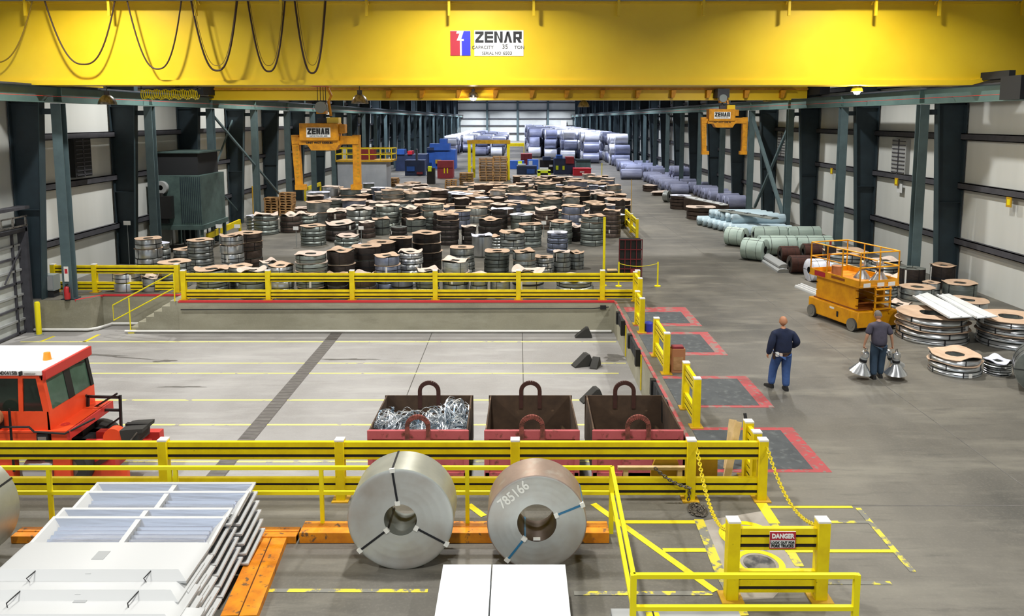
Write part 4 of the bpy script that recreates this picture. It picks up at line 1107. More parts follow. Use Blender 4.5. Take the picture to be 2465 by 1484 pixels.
Yg = 82.0
root = empty('gantry_frame', (atY(1177, 440, Yg).x, Yg, 0), 0, 'yellow gantry frame straddling the pallet stacks', 'gantry')
zt_ = atY(1177, 338, Yg).z; hw = 2.05
for (lx, ly) in ((-hw, 0), (hw, 0), (-hw + 0.3, 3.2), (hw - 0.05, 3.2)):
    m = MB(); m.box(lx - 0.15, lx + 0.15, ly - 0.1, ly + 0.1, 0, zt_ - 0.3, 'yellow_clean'); m.build('leg', root)
m = MB(); m.box(-hw - 0.2, hw + 0.2, -0.14, 0.14, zt_ - 0.36, zt_, 'mustard'); m.build('beam', root)
m = MB(); m.box(-hw + 0.1, hw + 0.1, 3.1, 3.35, zt_ - 0.36, zt_ - 0.04, 'mustard'); m.build('beam', root)
for s_ in (-hw, hw - 0.05):
    m = MB(); m.box(s_ - 0.06, s_ + 0.1, 0, 3.2, 1.1, 1.25, 'yellow_clean'); m.build('side_bar', root)

def railing(root, x0, x1, y0, y1, z0, z1, mt, step=1.0, r=0.03, name='railing'):
    m = MB()
    n = max(1, int((x1 - x0) / step))
    for i in range(n + 1):
        x = x0 + (x1 - x0) * i / n
        for y in (y0, y1): m.box(x - r, x + r, y - r, y + r, z0, z1, mt)
    for z in (z1, (z0 + z1) / 2):
        for y in (y0, y1): m.box(x0, x1, y - r, y + r, z - r, z + r, mt)
        for x in (x0, x1): m.box(x - r, x + r, y0, y1, z - r, z + r, mt)
    return m.build(name, root)
Yt = 68.0
xa, xb = atY(812, 400, Yt).x, atY(930, 400, Yt).x
zt_ = atY(870, 390, Yt).z
root = empty('control_booth', ((xa + xb) / 2, Yt, 0), 0, 'white machine booth topped by a platform with yellow railing', 'booth')
hw = (xb - xa) / 2
m = MB(); m.box(-hw, hw, 0, 2.4, 0, zt_, 'tank_white'); m.build('body', root)
m = MB(); m.box(-hw - 0.1, hw + 0.5, -0.2, 2.6, zt_, zt_ + 0.15, 'mustard'); m.build('platform', root)
railing(root, -hw - 0.1, hw + 0.5, -0.15, 2.5, zt_ + 0.15, atY(870, 358, Yt).z, 'yellow', 0.9, 0.035)
m = MB(); m.box(-0.8, 0.9, 1.0, 2.2, zt_ + 0.15, zt_ + 1.1, 'container_red'); m.build('motor', root)
def fbox(name, px0, px1, py0, py1, Y, D, mt, lab, cat, extras=(), z0=None):
    """a boxy far machine: its front face spans the given pixels at depth Y; extras: (u0,u1,v0,v1,depth,mat,partname) in fractions"""
    a, b = atY(px0, py1, Y), atY(px1, py0, Y)
    zb_ = 0.0 if z0 is None else z0
    root = empty(name, ((a.x + b.x) / 2, Y, 0), 0, lab, cat)
    W = b.x - a.x; H = b.z - zb_
    m = MB(); m.box(-W / 2, W / 2, 0, D, zb_, b.z, mt); m.build('body', root)
    for (u0, u1, v0, v1, d, mm, pn) in extras:
        m = MB(); m.box(-W / 2 + u0 * W, -W / 2 + u1 * W, -d, D * 0.6 if v1 > 1 else 0, zb_ + v0 * H, zb_ + v1 * H, mm); m.build(pn, root)
    return root
fbox('steel_container', 1053, 1090, 388, 430, 84.0, 1.8, 'container_red', 'dark red steel container left of the yellow gantry', 'container', ((0.42, 0.48, 0.3, 0.62, 0.04, 'yellow_clean', 'handle'), (0.62, 0.68, 0.3, 0.62, 0.04, 'yellow_clean', 'handle'), (0, 1, 0.6, 0.64, 0.06, 'rack_red', 'rib')))
fbox('machine_cabinet', 1028, 1046, 405, 444, 76.5, 0.8, 'black', 'black machine cabinet with a hi-vis yellow plate on open floor', 'cabinet', ((0.15, 0.6, 0.8, 1.1, 0.1, 'hi_vis', 'warning_plate'),))
fbox('slitting_machine', 1028, 1096, 362, 384, 100.0, 3.0, 'machine_blue', 'bright blue machine in the far left middle', 'machine', ((0.1, 0.8, 1, 1.35, 0.2, 'machine_blue', 'hood'), (0.3, 0.5, 0.3, 0.5, 0.3, 'mustard', 'guard'), (0.0, 0.25, 1.0, 1.15, 0.3, 'machine_navy', 'motor'), (0.45, 0.7, 1.35, 1.6, 0.1, 'machine_blue', 'tower')), z0=0)
fbox('slitting_machine', 952, 1026, 372, 405, 96.0, 3.0, 'machine_navy', 'navy machine line right of the white booth', 'machine', ((0.05, 0.3, 1, 1.3, 0.1, 'machine_blue', 'hood'), (0.4, 0.55, 1, 1.2, 0.1, 'skip_red', 'motor'), (0.6, 0.95, 0.4, 0.6, 0.1, 'tank_white', 'panel')))
fbox('machine_stand', 975, 1022, 386, 428, 88.0, 1.6, 'machine_navy', 'dark machine frame standing just right of the white booth', 'machine', ((0.1, 0.5, 0.3, 0.6, 0.2, 'machine_blue', 'roller_housing'), (0.6, 0.9, 0.1, 0.25, 0.2, 'container_red', 'motor'), (0.55, 0.62, 1.0, 1.7, 0.0, 'girt', 'mast')))
fbox('uncoiler', 1224, 1262, 388, 402, 100.0, 2.0, 'machine_blue', 'blue uncoiler box right of the yellow gantry', 'machine', ((0.6, 0.85, 0.2, 1.0, 0.2, 'hi_vis', 'end_guard'),), z0=0)
fbox('roller_table', 1244, 1292, 400, 422, 90.0, 2.0, 'machine_navy', 'navy roller table behind the coil rows', 'machine', ((0.05, 0.45, 1.0, 1.2, 0.1, 'tank_white', 'roller'), (0.5, 0.9, 0.1, 0.6, 0.2, 'machine_blue', 'motor')))
fbox('press_machine', 1300, 1332, 386, 416, 92.0, 2.0, 'black', 'black press standing behind the small yellow truck', 'machine', ((0.2, 0.8, 1.0, 1.25, 0.1, 'machine_navy', 'head'), (0.7, 0.95, 0.5, 0.65, 0.1, 'sign_white', 'notice')))
fbox('slitting_machine', 1334, 1384, 382, 424, 90.0, 2.5, 'machine_navy', 'tall navy machine with yellow guards beside the red skip', 'machine', ((0.08, 0.2, 0.3, 0.55, 0.2, 'hi_vis', 'guard'), (0.4, 0.5, 0.3, 0.55, 0.2, 'hi_vis', 'guard'), (0.1, 0.4, 1.0, 1.2, 0.1, 'machine_blue', 'hood'), (0.55, 0.95, 0.7, 1.1, 0.3, 'container_red', 'cover')))
fbox('machine_cabinet', 1270, 1296, 385, 402, 98.0, 1.5, 'machine_blue', 'blue control cabinet between the uncoiler and the press', 'cabinet', ((0.1, 0.45, 0.3, 0.9, 0.05, 'tank_white', 'door'),))
fbox('waste_skip', 1381, 1423, 406, 426, 88.0, 1.9, 'skip_red', 'bright red waste skip at the aisle side of the machines', 'skip', ((0.35, 0.6, 0.45, 0.6, 0.03, 'sign_white', 'plate'), (-0.02, 1.02, 0.92, 1.02, 0.05, 'skip_red', 'rim')))
fbox('steel_container', 1387, 1422, 385, 404, 93.0, 2.5, 'green_metal', 'dark green container behind the red skip', 'container', ((0, 1, 0.9, 1.03, 0.04, 'teal_dark', 'lid'),))
fbox('crate_stack', 1254, 1281, 371, 389, 108.0, 2.0, 'container_red', 'red crates in two tiers behind the blue machines', 'crate', ((-0.02, 1.02, 0.47, 0.53, 0.04, 'rack_red', 'gap_bar'), (0.33, 0.36, 0, 1, 0.04, 'rack_red', 'gap_bar'), (0.66, 0.69, 0, 1, 0.04, 'rack_red', 'gap_bar')))
fbox('sheet_rack', 1224, 1262, 345, 350, 128.0, 2.0, 'yellow', 'yellow beam of a storage rack far behind the gantry', 'rack', ((0, 0.04, -6, 0, 0.1, 'yellow', 'upright'), (0.96, 1.0, -6, 0, 0.1, 'yellow', 'upright')), z0=1.9)
# small yellow truck
root = empty('tow_truck', (atY(1310, 430, 84).x, 84.0, 0), 0, 'small yellow industrial truck seen from behind at the coil rows', 'truck')
m = MB(); m.box(-0.7, -0.4, 0, 1.6, 0.0, 0.8, 'hi_vis'); m.box(0.4, 0.7, 0, 1.6, 0.0, 0.8, 'hi_vis'); m.box(-0.7, 0.7, 0, 1.6, 0.6, 0.85, 'hi_vis'); m.build('body', root)
m = MB(); m.box(-0.4, 0.4, 0.05, 1.5, 0.1, 0.6, 'black'); m.build('radiator', root)
m = MB(); m.box(-0.45, 0.45, 0.2, 1.2, 0.85, 1.1, 'white_matt'); m.build('hood', root)
# dark grid rack, black box, poles and stanchions by the aisle
r0 = flr(1518, 676)
root = empty('steel_rack', (r0.x, r0.y + 0.1, 0), radians(-2), 'dark red steel grid rack standing at the aisle behind the fence end', 'rack')
m = MB(); m.box(-0.42, 0.42, 0.04, 0.55, 0.05, 1.62, 'black'); m.build('back_plate', root)
for i in range(5):
    x = -0.45 + i * 0.225; m = MB(); m.box(x - 0.015, x + 0.015, -0.02, 0.04, 0, 1.65, 'rack_red'); m.build('upright', root)
for i in range(5):
    z = 0.05 + i * 0.39; m = MB(); m.box(-0.46, 0.46, -0.03, 0.04, z, z + 0.03, 'rack_red'); m.build('shelf_bar', root)
m = MB(); m.box(0.0, 0.18, -0.1, -0.03, 0.22, 0.45, 'container_red'); m.build('bracket', root)
m = MB(); m.box(-0.2, 0.2, -0.15, 0.2, 0, 0.3, 'black'); m.box(-0.2, 0.2, -0.15, 0.2, 0.3, 0.34, 'wood_pale')
p = flr(1475, 672); tag(m.build('black_crate', loc=(p.x, p.y + 0.2, 0)), 'small black crate standing beside the dark red rack', 'crate')
def pole(px, py0, Y, r, lab, mt='yellow_clean'):
    X = (px - PX) * Y / F; h = atY(px, py0, Y).z
    root = empty('marker_pole', (X, Y, 0), 0, lab, 'pole', 'yellow marker poles')
    m = MB(); m.cyl((0, 0, 0.02), (0, 0, h), r, mt, 10); m.build('pole', root)
    m = MB(); m.cyl((0, 0, 0), (0, 0, 0.02), r * 2.5, mt, 12); m.build('base_plate', root)
    return root, h
pole(1457, 523, 29.6, 0.05, 'tall thick yellow pole standing behind the far fence')
rt, h = pole(1451, 433, 76.0, 0.03, 'thin yellow pole with a pale card at the end of the coil rows')
m = MB(); m.box(-0.3, 0.3, -0.02, 0.0, h - 0.35, h, 'card_pale'); m.build('card', rt)
pole(1521, 432, 46.8, 0.02, 'thin yellow pole rising from the far aisle barrier', 'mustard')
pole(1449, 393, 84.0, 0.04, 'thin yellow pole farthest along the aisle')
pole(605, 448, 46.0, 0.035, 'thin yellow pole beside the left wall pallets', 'mustard')
root = empty('chain_barrier', (0, 0, 0), 0, 'low yellow chain barrier around the dark red rack', 'barrier')
a, b = flr(1489, 690), flr(1577, 683); b.y = a.y
for p in (a, b):
    m = MB(); m.cyl((p.x, p.y, 0), (p.x, p.y, 0.95), 0.03, 'yellow_clean', 8); m.cyl((p.x, p.y, 0), (p.x, p.y, 0.03), 0.12, 'yellow_clean', 12); m.build('post', root)
m = MB(); m.tube([(a.x + (b.x - a.x) * t / 10, a.y, 0.9 - 0.12 * (1 - (t / 5 - 1) ** 2)) for t in range(11)], 0.012, 'yellow_clean', 6); m.build('chain', root)
# slanting yellow tow bars among the coils
for (pa, pb, z, lab) in (((500, 596), (578, 560), 0.55, 'yellow guard bar low among the coils beside the green heater'), ((735, 484), (772, 470), 0.9, 'yellow hooked stand between the grab arms')):
    a, b = flr(*pa), flr(*pb)
    root = empty('guard_bar', (a.x, a.y, 0), 0, lab, 'guard bar')
    d = b - a
    m = MB(); m.bar((0, 0, z), (d.x, d.y, z + 0.05), 0.12, 0.3, 'yellow'); m.build('bar', root)
    for q in (Vector((0, 0, 0)), d):
        m = MB(); m.box(q.x - 0.06, q.x + 0.06, q.y - 0.06, q.y + 0.06, 0, z, 'yellow'); m.build('leg', root)
# ================================================================== paint on the floors (thin films)
def strip(name, pts, w, mt, lab=None, z=0.0, cat='floor marking', grp='painted floor markings', h=0.004):
    """a painted stripe along pixel points on plane z"""
    P = [flr(a, b, z) if not isinstance(a, Vector) else a for a, b in pts]
    m = MB()
    for i in range(len(P) - 1):
        m.bar(P[i] + Vector((0, 0, h / 2)), P[i + 1] + Vector((0, 0, h / 2)), w, h, mt)
    o = m.build(name)
    if lab: tag(o, lab, cat, grp)
    else: struct(o)
    return o
GP_ = 'yellow lines across the sunken dock floor'
for k, (xa, ya, xb_, yb_) in enumerate(((48, 824, 1490, 823), (214, 878, 1512, 872), (205, 902, 1345, 897), (208, 967, 1420, 961), (210, 1027, 1420, 1020), (0, 1112, 1180, 1112))):
    a = flr(xa, ya, PZ); b = flr(xb_, yb_, PZ)
    yy = (a.y + b.y) / 2
    xa_ = a.x if k == 0 else -16.9
    m = MB(); m.box(xa_, min(b.x, 3.35) if k in (0, 1) else 3.0, yy - 0.04, yy + 0.04, PZ, PZ + 0.004, 'paint_line')
    tag(m.build('painted_line'), 'faded yellow line across the sunken dock floor, %s from the far dock wall' % ordw(k + 1), 'floor marking', GP_)
strip('painted_line', ((98, 823), (130, 810)), 0.10, 'paint_yellow', 'short slanted yellow stripe at the tall bollard', PZ)
strip('painted_line', ((202, 824), (238, 806)), 0.12, 'paint_yellow', 'short slanted yellow stripe before the concrete steps', PZ)
m = MB(); m.box(-6.62, -6.22, PY0, PY1 - 0.05, PZ, PZ + 0.008, 'drain_grey')
o = m.build('trench_drain'); tag(o, 'long dark trench drain crossing the sunken dock floor', 'drain')
m = MB(); 
for k in range(60): m.box(-6.60, -6.24, PY0 + 0.1 + k * 0.225, PY0 + 0.24 + k * 0.225, PZ + 0.008, PZ + 0.012, 'stain')
m.build('grate', o)
for k, X in enumerate((-3.05, 0.15)):
    m = MB(); m.box(X - 0.012, X + 0.012, PY0, PY1, PZ, PZ + 0.003, 'ink_grey'); struct(m.build('floor_joint'))
def blot(name, px, py, rx, ry, z, mt, lab, seed, rz=0.0):
    r = random.Random(seed); c = flr(px, py, z); n = 30; ph = [r.uniform(0, 6.28) for _ in range(3)]
    pts = []
    for i in range(n):
        t = 2 * pi * i / n; k = 1 + 0.28 * sin(2 * t + ph[0]) + 0.2 * sin(5 * t + ph[1]) + 0.12 * sin(9 * t + ph[2])
        pts.append((rx * k * cos(t), ry * k * sin(t), 0))
    m = MB(); m.add([(p[0], p[1], 0.003) for p in pts] + [(0, 0, 0.003)], [(i, (i + 1) % n, n) for i in range(n)], mt)
    tag(m.build(name, loc=(c.x, c.y, z), rz=rz), lab, 'stain', 'oil stains on the dock floor')
blot('oil_stain', 230, 855, 0.8, 0.10, PZ, 'stain', 'dark oil streak near the white tractor roof', 1, -0.15)
blot('oil_stain', 395, 870, 0.35, 0.10, PZ, 'stain', 'dark oil spot at the end of a long streak on the dock floor', 2)
blot('oil_stain', 310, 862, 1.1, 0.04, PZ, 'stain', 'long thin oil streak between two dark spots', 5, -0.2)
blot('oil_stain', 440, 932, 0.5, 0.06, PZ, 'stain', 'dark smear between yellow dock lines left of the drain', 3)
blot('oil_stain', 840, 866, 0.7, 0.10, PZ, 'stain', 'dark smear just right of the drain', 4)
blot('oil_stain', 1480, 862, 0.4, 0.3, PZ, 'stain', 'dark damp patch beside the rubber wheel chocks', 6)

# red edge of the dock and white hose along the foot of the wall
m = MB(); m.box(-12.0, PX1 + 0.02, PY1 - 0.012, PY1 + 0.13, -0.05, 0.004, 'red'); tag(m.build('dock_edge'), 'long straight red edge along the far side of the dock', 'dock edge', 'red dock edges')
m = MB(); m.box(-15.2, -12.02, 27.988, 28.12, -0.05, 0.004, 'red'); m.bar((-15.2, 27.98, -0.02), (-15.75, 27.17, -0.02), 0.12, 0.05, 'red')
tag(m.build('dock_edge'), 'short bent red edge above the concrete steps', 'dock edge', 'red dock edges')
m = MB(); m.box(PX1 - 0.012, PX1 + 0.07, PY0, PY1 - 0.02, -0.05, 0.004, 'paint_red'); tag(m.build('dock_edge'), 'worn red edge along the loading side of the dock', 'dock edge', 'red dock edges')
m = MB(); m.box(PX0 + 1, PX1, PY0 - 0.13, PY0 + 0.012, -0.2, 0.006, 'red'); tag(m.build('dock_edge'), 'red edge of the dock below the nearer guardrail', 'dock edge', 'red dock edges')
m = MB(); zz = PZ + 0.09
m.tube([(-17.3, 27.08, zz), (-15.3, 27.08, zz), (-15.05, 27.3, zz), (-14.85, 27.9, zz), (-13.8, 27.92, zz)], 0.045, 'pipe_white', 8)
tag(m.build('white_pipe'), 'white pipe bending along the wall foot to the concrete steps', 'pipe', 'white pipes at the dock wall')
m = MB(); m.tube([(-13.9, 26.93, zz - 0.02), (3.3, 26.93, zz - 0.02)], 0.045, 'pipe_white', 8)
tag(m.build('white_pipe'), 'long straight white pipe along the foot of the far dock wall', 'pipe', 'white pipes at the dock wall')
m = MB(); m.tube([(-11.9, 26.96, -0.3), (2.6, 26.96, -0.26), (3.2, 26.96, -0.2)], 0.018, 'hole_dark', 6); m.box(2.9, 3.1, 26.9, 26.98, -0.28, -0.14, 'hole_dark')
tag(m.build('cable_run'), 'thin dark cable strung along the far dock wall', 'cable')

# ================================================================== guardrails
def w_rail(m, a, b, zc_, side, h=0.30):
    """ribbed rail from a to b (xy), three yellow ribs with dark recesses; side = outward normal sign"""
    a = Vector((a[0], a[1], 0)); b = Vector((b[0], b[1], 0)); d = (b - a).normalized(); nrm = Vector((d.y, -d.x, 0)) * side
    def seg(z0, z1, off, th, mt):
        p = [a + nrm * off, b + nrm * off]
        c = (z0 + z1) / 2 + zc_
        m.bar(p[0] + Vector((0, 0, c)), p[1] + Vector((0, 0, c)), th, z1 - z0, mt)
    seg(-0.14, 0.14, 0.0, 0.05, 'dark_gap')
    for (z0, z1) in ((0.066, 0.15), (-0.060, 0.024), (-0.15, -0.112)):
        seg(z0, z1, 0.0, 0.076, 'yellow')
def guardrail(lab, posts, zts=(0.86, 0.22), side=1, end_ext=0.0, h=1.04, pw=0.16, name='guardrail', grp='yellow guardrails', cap='tag_white', start_ext=0.0, over=None):
    P = [Vector((p[0], p[1], 0)) for p in posts]
    root = empty(name, P[0], 0, lab, 'guardrail', grp)
    O = P[0]
    for i, p in enumerate(P):
        q = p - O; m = MB(); m.box(q.x - pw / 2, q.x + pw / 2, q.y - pw / 2, q.y + pw / 2, 0, h, 'yellow'); po = m.build('post', root, bevel=0.01)
        m = MB(); m.box(q.x - pw / 2, q.x + pw / 2, q.y - pw / 2, q.y + pw / 2, h, h + 0.025, cap); m.build('cap', po)
        m = MB(); m.box(q.x - pw * 0.9, q.x + pw * 0.9, q.y - pw * 0.9, q.y + pw * 0.9, 0, 0.02, 'mustard'); m.build('base_plate', po)
    for i in range(len(P) - 1):
        d = (P[i + 1] - P[i]).normalized()
        a = P[i] - O + d * (pw / 2 if not (i == 0 and start_ext) else -start_ext); b = P[i + 1] - O - d * pw / 2
        for z in zts:
            m = MB(); w_rail(m, a, b, z, side); m.build('rail', root)
    return root
Yn = flr(1835, 1203).y
zA, zB = atY(1247, 1084, Yn).z, atY(1247, 1170, Yn).z
X_ = lambda px, Y: (px - PX) * Y / F
def XX(px, py, z=0.0): return flr(px, py, z).x
def Xp(px, Y, z):   # x of pixel px at depth Y
    return atY(px, 300, Y).x
pn = [(atY(px, 1130, Yn).x, Yn) for px in (-32, 397, 820, 1240, 1662, 1834)]
guardrail('long yellow guardrail along the near side of the dock, behind the two big coils', pn, (zA, zB), 1, h=atY(1247, 1060, Yn).z, pw=0.155, start_ext=1.2)
Yff = PY1 + 0.25
zA2, zB2 = atY(1247, 668, Yff).z, atY(1247, 708, Yff).z
guardrail('long yellow guardrail along the far edge of the dock in front of the coils', [(atY(px, 690, Yff).x, Yff) for px in (443, 646, 848, 1048, 1248, 1450, 1534)], (zA2, zB2), 1, h=atY(1247, 652, Yff).z, pw=0.17)
guardrail('short yellow guardrail beside the left wall above the concrete steps', [(-17.2, 28.45), (atY(230, 690, 28.45).x, 28.45), (atY(428, 690, 28.45).x, 28.45)], (0.86, 0.24), 1, h=1.04, pw=0.17)
def side_gate(lab, p, q, h=1.04):
    a, b = flr(*p), flr(*q); x = (a.x + b.x) / 2
    return guardrail(lab, [(x, a.y), (x, b.y)], (0.86, 0.24), -1, h=h, pw=0.15)
GX = 'yellow gates beside the dock plates'
s0 = guardrail('short yellow guardrail joining the far dock fence corner', [(4.12, 27.0), (4.12, 25.9)], (0.86, 0.24), -1, pw=0.15)
side_gate('yellow gate between the first and second dock plates, counted from the far end', (1532, 781), (1546, 801))
side_gate('yellow gate between the second and third dock plates, counted from the far end', (1580, 857), (1602, 900))
side_gate('yellow gate between the third and fourth dock plates, counted from the far end', (1650, 983), (1674, 1028))
ra, rb = flr(1803, 1150), flr(1834, 1203)
m = MB(); x = pn[-1][0]
gt = guardrail('short yellow guardrail with planks leaning on it, beside the nearest dock plate', [(x, ra.y), (x, Yn + 0.35)], (0.84, 0.24), -1, pw=0.155)
# far aisle barrier
guardrail('far yellow barrier standing alone in the aisle beside the coil rows', [(6.45, 46.2), (6.42, 43.8), (6.4, 41.6)], (0.86, 0.30), -1, pw=0.15)
# danger sign guardrail
Yd = flr(1762, 1441).y
dg = [(atY(1762, 1350, Yd).x, Yd), (atY(1976, 1350, Yd).x, Yd)]
dr = guardrail('yellow guardrail carrying the danger sign in front of the manholes', dg, (atY(1247, 1296, Yd).z, atY(1247, 1398, Yd).z), 1, h=atY(1247, 1254, Yd).z, pw=0.165)
sx0, sx1 = atY(1848, 1290, Yd).x, atY(1910, 1290, Yd).x; sz0, sz1 = atY(1800, 1313, Yd).z, atY(1800, 1273, Yd).z
root = empty('danger_sign', ((sx0 + sx1) / 2, Yd - 0.075, sz0), 0, 'red and white DANGER sign on the rail before the manholes', 'sign')
W, H = sx1 - sx0, sz1 - sz0
m = MB(); m.box(-W / 2, W / 2, -0.008, 0.0, 0, H, 'sign_white'); m.build('board', root)
m = MB(); m.box(-W / 2, W / 2, -0.012, -0.008, H * 0.5, H, 'danger_red'); m.build('header', root)
m = MB(); m.box(-W / 2, W / 2, -0.014, -0.008, 0, H * 0.03, 'danger_red'); m.box(-W / 2, -W / 2 + 0.008, -0.014, -0.008, 0, H, 'danger_red'); m.box(W / 2 - 0.008, W / 2, -0.014, -0.008, 0, H, 'danger_red'); m.build('border', root)
text_part('lettering', 'DANGER', 0.085, 'sign_white', Matrix.Translation((0, -0.016, H * 0.74)) @ FACE, root, bold=0.004, squash=0.85)
text_part('lettering', 'LOOK OUT FOR', 0.050, 'ink', Matrix.Translation((0, -0.012, H * 0.35)) @ FACE, root, bold=0.001, squash=0.85)
text_part('lettering', 'FORK TRUCKS', 0.053, 'ink', Matrix.Translation((0, -0.012, H * 0.15)) @ FACE, root, bold=0.002, squash=0.85)

# ---- slim handrail in front of the dock fence
Yh = flr(1472, 1284).y
zt1, zt2 = atY(1247, 1127, Yh).z, atY(1247, 1187, Yh).z
root = empty('handrail', (atY(1472, 1200, Yh).x, Yh, 0), 0, 'slim yellow handrail running behind the coils and turning toward the viewer', 'handrail', 'slim yellow handrails')
O = Vector(root.location); xe = O.x
t_ = 0.052
P1 = flr(1525, 1387, zt1); P1b = P1
X3 = flr(2068, 1394, zt1).x
def hb(a, b, nm, w=t_, h=t_):
    m = MB(); m.bar(Vector(a) - O, Vector(b) - O, w, h, 'yellow_clean'); return m.build(nm, root)
xL = -9.5
for z in (zt1, zt2):
    hb((xL, Yh, z), (xe, Yh, z), 'rail')
    hb((xe, Yh, z), (P1.x, P1.y, z), 'rail')
    hb((P1.x, P1.y, z), (X3, P1.y, z), 'rail')
for px in (122, 412, 426, 775, 1125, 1472):
    x = atY(px, 1200, Yh).x
    m = MB(); m.box(x - 0.03 - O.x, x + 0.03 - O.x, -0.025, 0.025, 0, zt1 + 0.02, 'yellow_clean'); m.build('post', root)
for (x, y) in ((P1.x, P1.y), (X3, P1.y), (O.x + (P1.x - O.x) * 0.02, Yh)):
    m = MB(); m.box(x - 0.035 - O.x, x + 0.035 - O.x, y - 0.03 - O.y, y + 0.03 - O.y, 0, zt1 + 0.02, 'yellow_clean'); m.build('post', root)
# stair handrail at the dock corner
root = empty('stair_handrail', (-13.75, 27.0, PZ), 0, 'thin yellow handrail climbing the concrete steps at the dock corner', 'handrail', 'stair handrail')
O = Vector(root.location)
def hp(pts, r=0.022, nm='rail'):
    m = MB(); m.tube([Vector(p) - O for p in pts], r, 'yellow_clean', 8); return m.build(nm, root)
a = Vector((-14.3, 26.98, PZ + 1.0)); b = Vector((-12.15, 26.98, 1.0))
hp([(-12.1, 26.98, 0.0), (-12.1, 26.98, 1.0)], nm='post'); hp([(-13.72, 26.98, PZ), (-13.72, 26.98, PZ + 1.25)], nm='post')
hp([b, a, a + Vector((0, 0, -0.55)), (-12.15, 26.98, 0.45)])
# boot plate of that rail
m = MB(); m.box(-0.08, 0.14, -0.1, 0.1, 0, 0.1, 'yellow_clean', Matrix.Translation((0.05, 0, 0))); m.build('base_shoe', root)

# ---- dock plates on the loading side
plates = ((740, 786, 752, 779), (800, 856, 806, 849), (906, 982, 913, 977), (1030, 1138, 1037, 1131))
XO = 5.72
for k, (t0, t1, i0, i1) in enumerate(plates):
    ya, yb_ = flr(1247, t1).y, flr(1247, t0).y; yi0, yi1 = flr(1247, i1).y, flr(1247, i0).y
    x0 = PX1 + 0.2 if k else PX1 + 0.2
    root = empty('dock_plate', ((x0 + XO) / 2, (ya + yb_) / 2, 0), 0, 'dark steel dock leveller plate with a red painted border, %s from the far fence' % ordw(k + 1), 'dock plate', 'dock leveller plates')
    c = Vector(root.location)
    m = MB(); m.M = Matrix.Translation(-c)
    m.box(x0, XO, ya, yi0, 0, 0.004, 'paint_red' if k < 3 else 'red_paint'); m.box(x0, XO, yi1, yb_, 0, 0.004, 'paint_red' if k < 3 else 'red_paint'); m.box(XO - 0.30, XO, yi0, yi1, 0, 0.004, 'paint_red' if k < 2 else 'red_paint')
    m.build('border', root)
    m = MB(); m.M = Matrix.Translation(-c); m.box(x0, XO - 0.30, yi0, yi1, 0, 0.008, 'mat_dark'); m.build('plate', root)
    if k == 3: continue
    # hinged lip hanging over the dock edge
    m = MB(); m.box(PX1 - 0.10, PX1 - 0.02, yi0 + 0.1, yi1 - 0.05, -0.32, 0.02, 'hole_dark'); m.box(PX1 - 0.15, PX1 - 0.02, yi0 + 0.05, yi0 + 0.25, -0.42, 0.06, 'black'); m.box(PX1 - 0.15, PX1 - 0.02, yi1 - 0.25, yi1 - 0.05, -0.36, 0.05, 'black')
    for q in range(4): m.box(PX1 - 0.105, PX1 - 0.10, yi0 + 0.3 + q * 0.35, yi0 + 0.36 + q * 0.35, -0.3, 0.0, 'girt')
    tag(m.build('dock_lip'), 'black folded lip on the dock wall below the %s dock plate from the far fence' % ordw(k + 1), 'dock lip', 'dock lips')
    m = MB(); m.box(PX1 - 0.03, PX1 - 0.004, yi0 - 0.12, yi0 - 0.04, PZ + 0.1, -0.05, 'yellow')
    tag(m.build('wall_stripe'), 'yellow upright strip on the dock wall next to the %s black lip' % ordw(k + 1), 'strip', 'yellow strips on the dock wall')
# rubber wheel chocks
def chock(px, py, rz, s, lab):
    c = flr(px, py, PZ)
    m = MB(); L, W, H = 0.50 * s, 0.24 * s, 0.30 * s
    m.prism([(-L / 2, -W / 2, 0), (L / 2, -W / 2, 0), (L / 2, -W / 2, H * 0.25), (L * 0.30, -W / 2, H), (L * 0.15, -W / 2, H), (-L / 2, -W / 2, 0.03)], (0, W, 0), 'rubber')
    for q in range(3): m.box(-L * 0.3 + q * 0.12 * s, -L * 0.3 + q * 0.12 * s + 0.02, -W / 2 - 0.005, W / 2 + 0.005, H * (0.22 + q * 0.25), H * (0.22 + q * 0.25) + 0.03, 'hole_dark')
    tag(m.build('wheel_chock', loc=(c.x, c.y, PZ), rz=rz, bevel=0.01), lab, 'wheel chock', 'rubber wheel chocks')
chock(1404, 812, 0.0, 1.15, 'black wedge chock lying against the far dock wall')
chock(1402, 881, 0.35, 1.25, 'black rubber chock, left one of the pair on the dock floor')
chock(1433, 884, 1.2, 0.95, 'black rubber chock, right one of the pair on the dock floor')
chock(1424, 966, 0.3, 1.2, 'black rubber chock behind the third scrap bin')

# barrel, tan box, panels, planks near the gates
c = flr(1557, 798); m = MB(); m.lathe([(0, 0), (0.12, 0), (0.13, 0.25), (0.1, 0.29), (0, 0.3)], 'blue_barrel', 18)
tag(m.build('blue_jug', loc=(c.x + 0.05, c.y, 0)), 'small blue jug beside a yellow dock gate', 'jug')
c = flr(1618, 898); m = MB()
m.box(-0.03, 0.32, -0.02, 0.25, 0, 0.62, 'tan_box'); m.box(0.02, 0.27, -0.03, -0.02, 0.08, 0.42, 'wood'); m.box(0.0, 0.28, 0.0, 0.2, 0.62, 0.68, 'container_red')
tag(m.build('cardboard_box', loc=(c.x, c.y, 0), bevel=0.01), 'tall brown cardboard box leaning behind a yellow dock gate', 'box')
m = MB(); c0 = flr(1790, 1190)
for (pa, za, pb, zb_, w) in (((1800, 1200), 0.0, (1778, 1100), 0.95, 0.09), ((1815, 1190), 0.0, (1806, 1105), 0.9, 0.07)):
    A = flr(pa[0], pa[1], za); B = flr(pb[0], pb[1] - 60, 0.0); 
x = pn[-1][0]
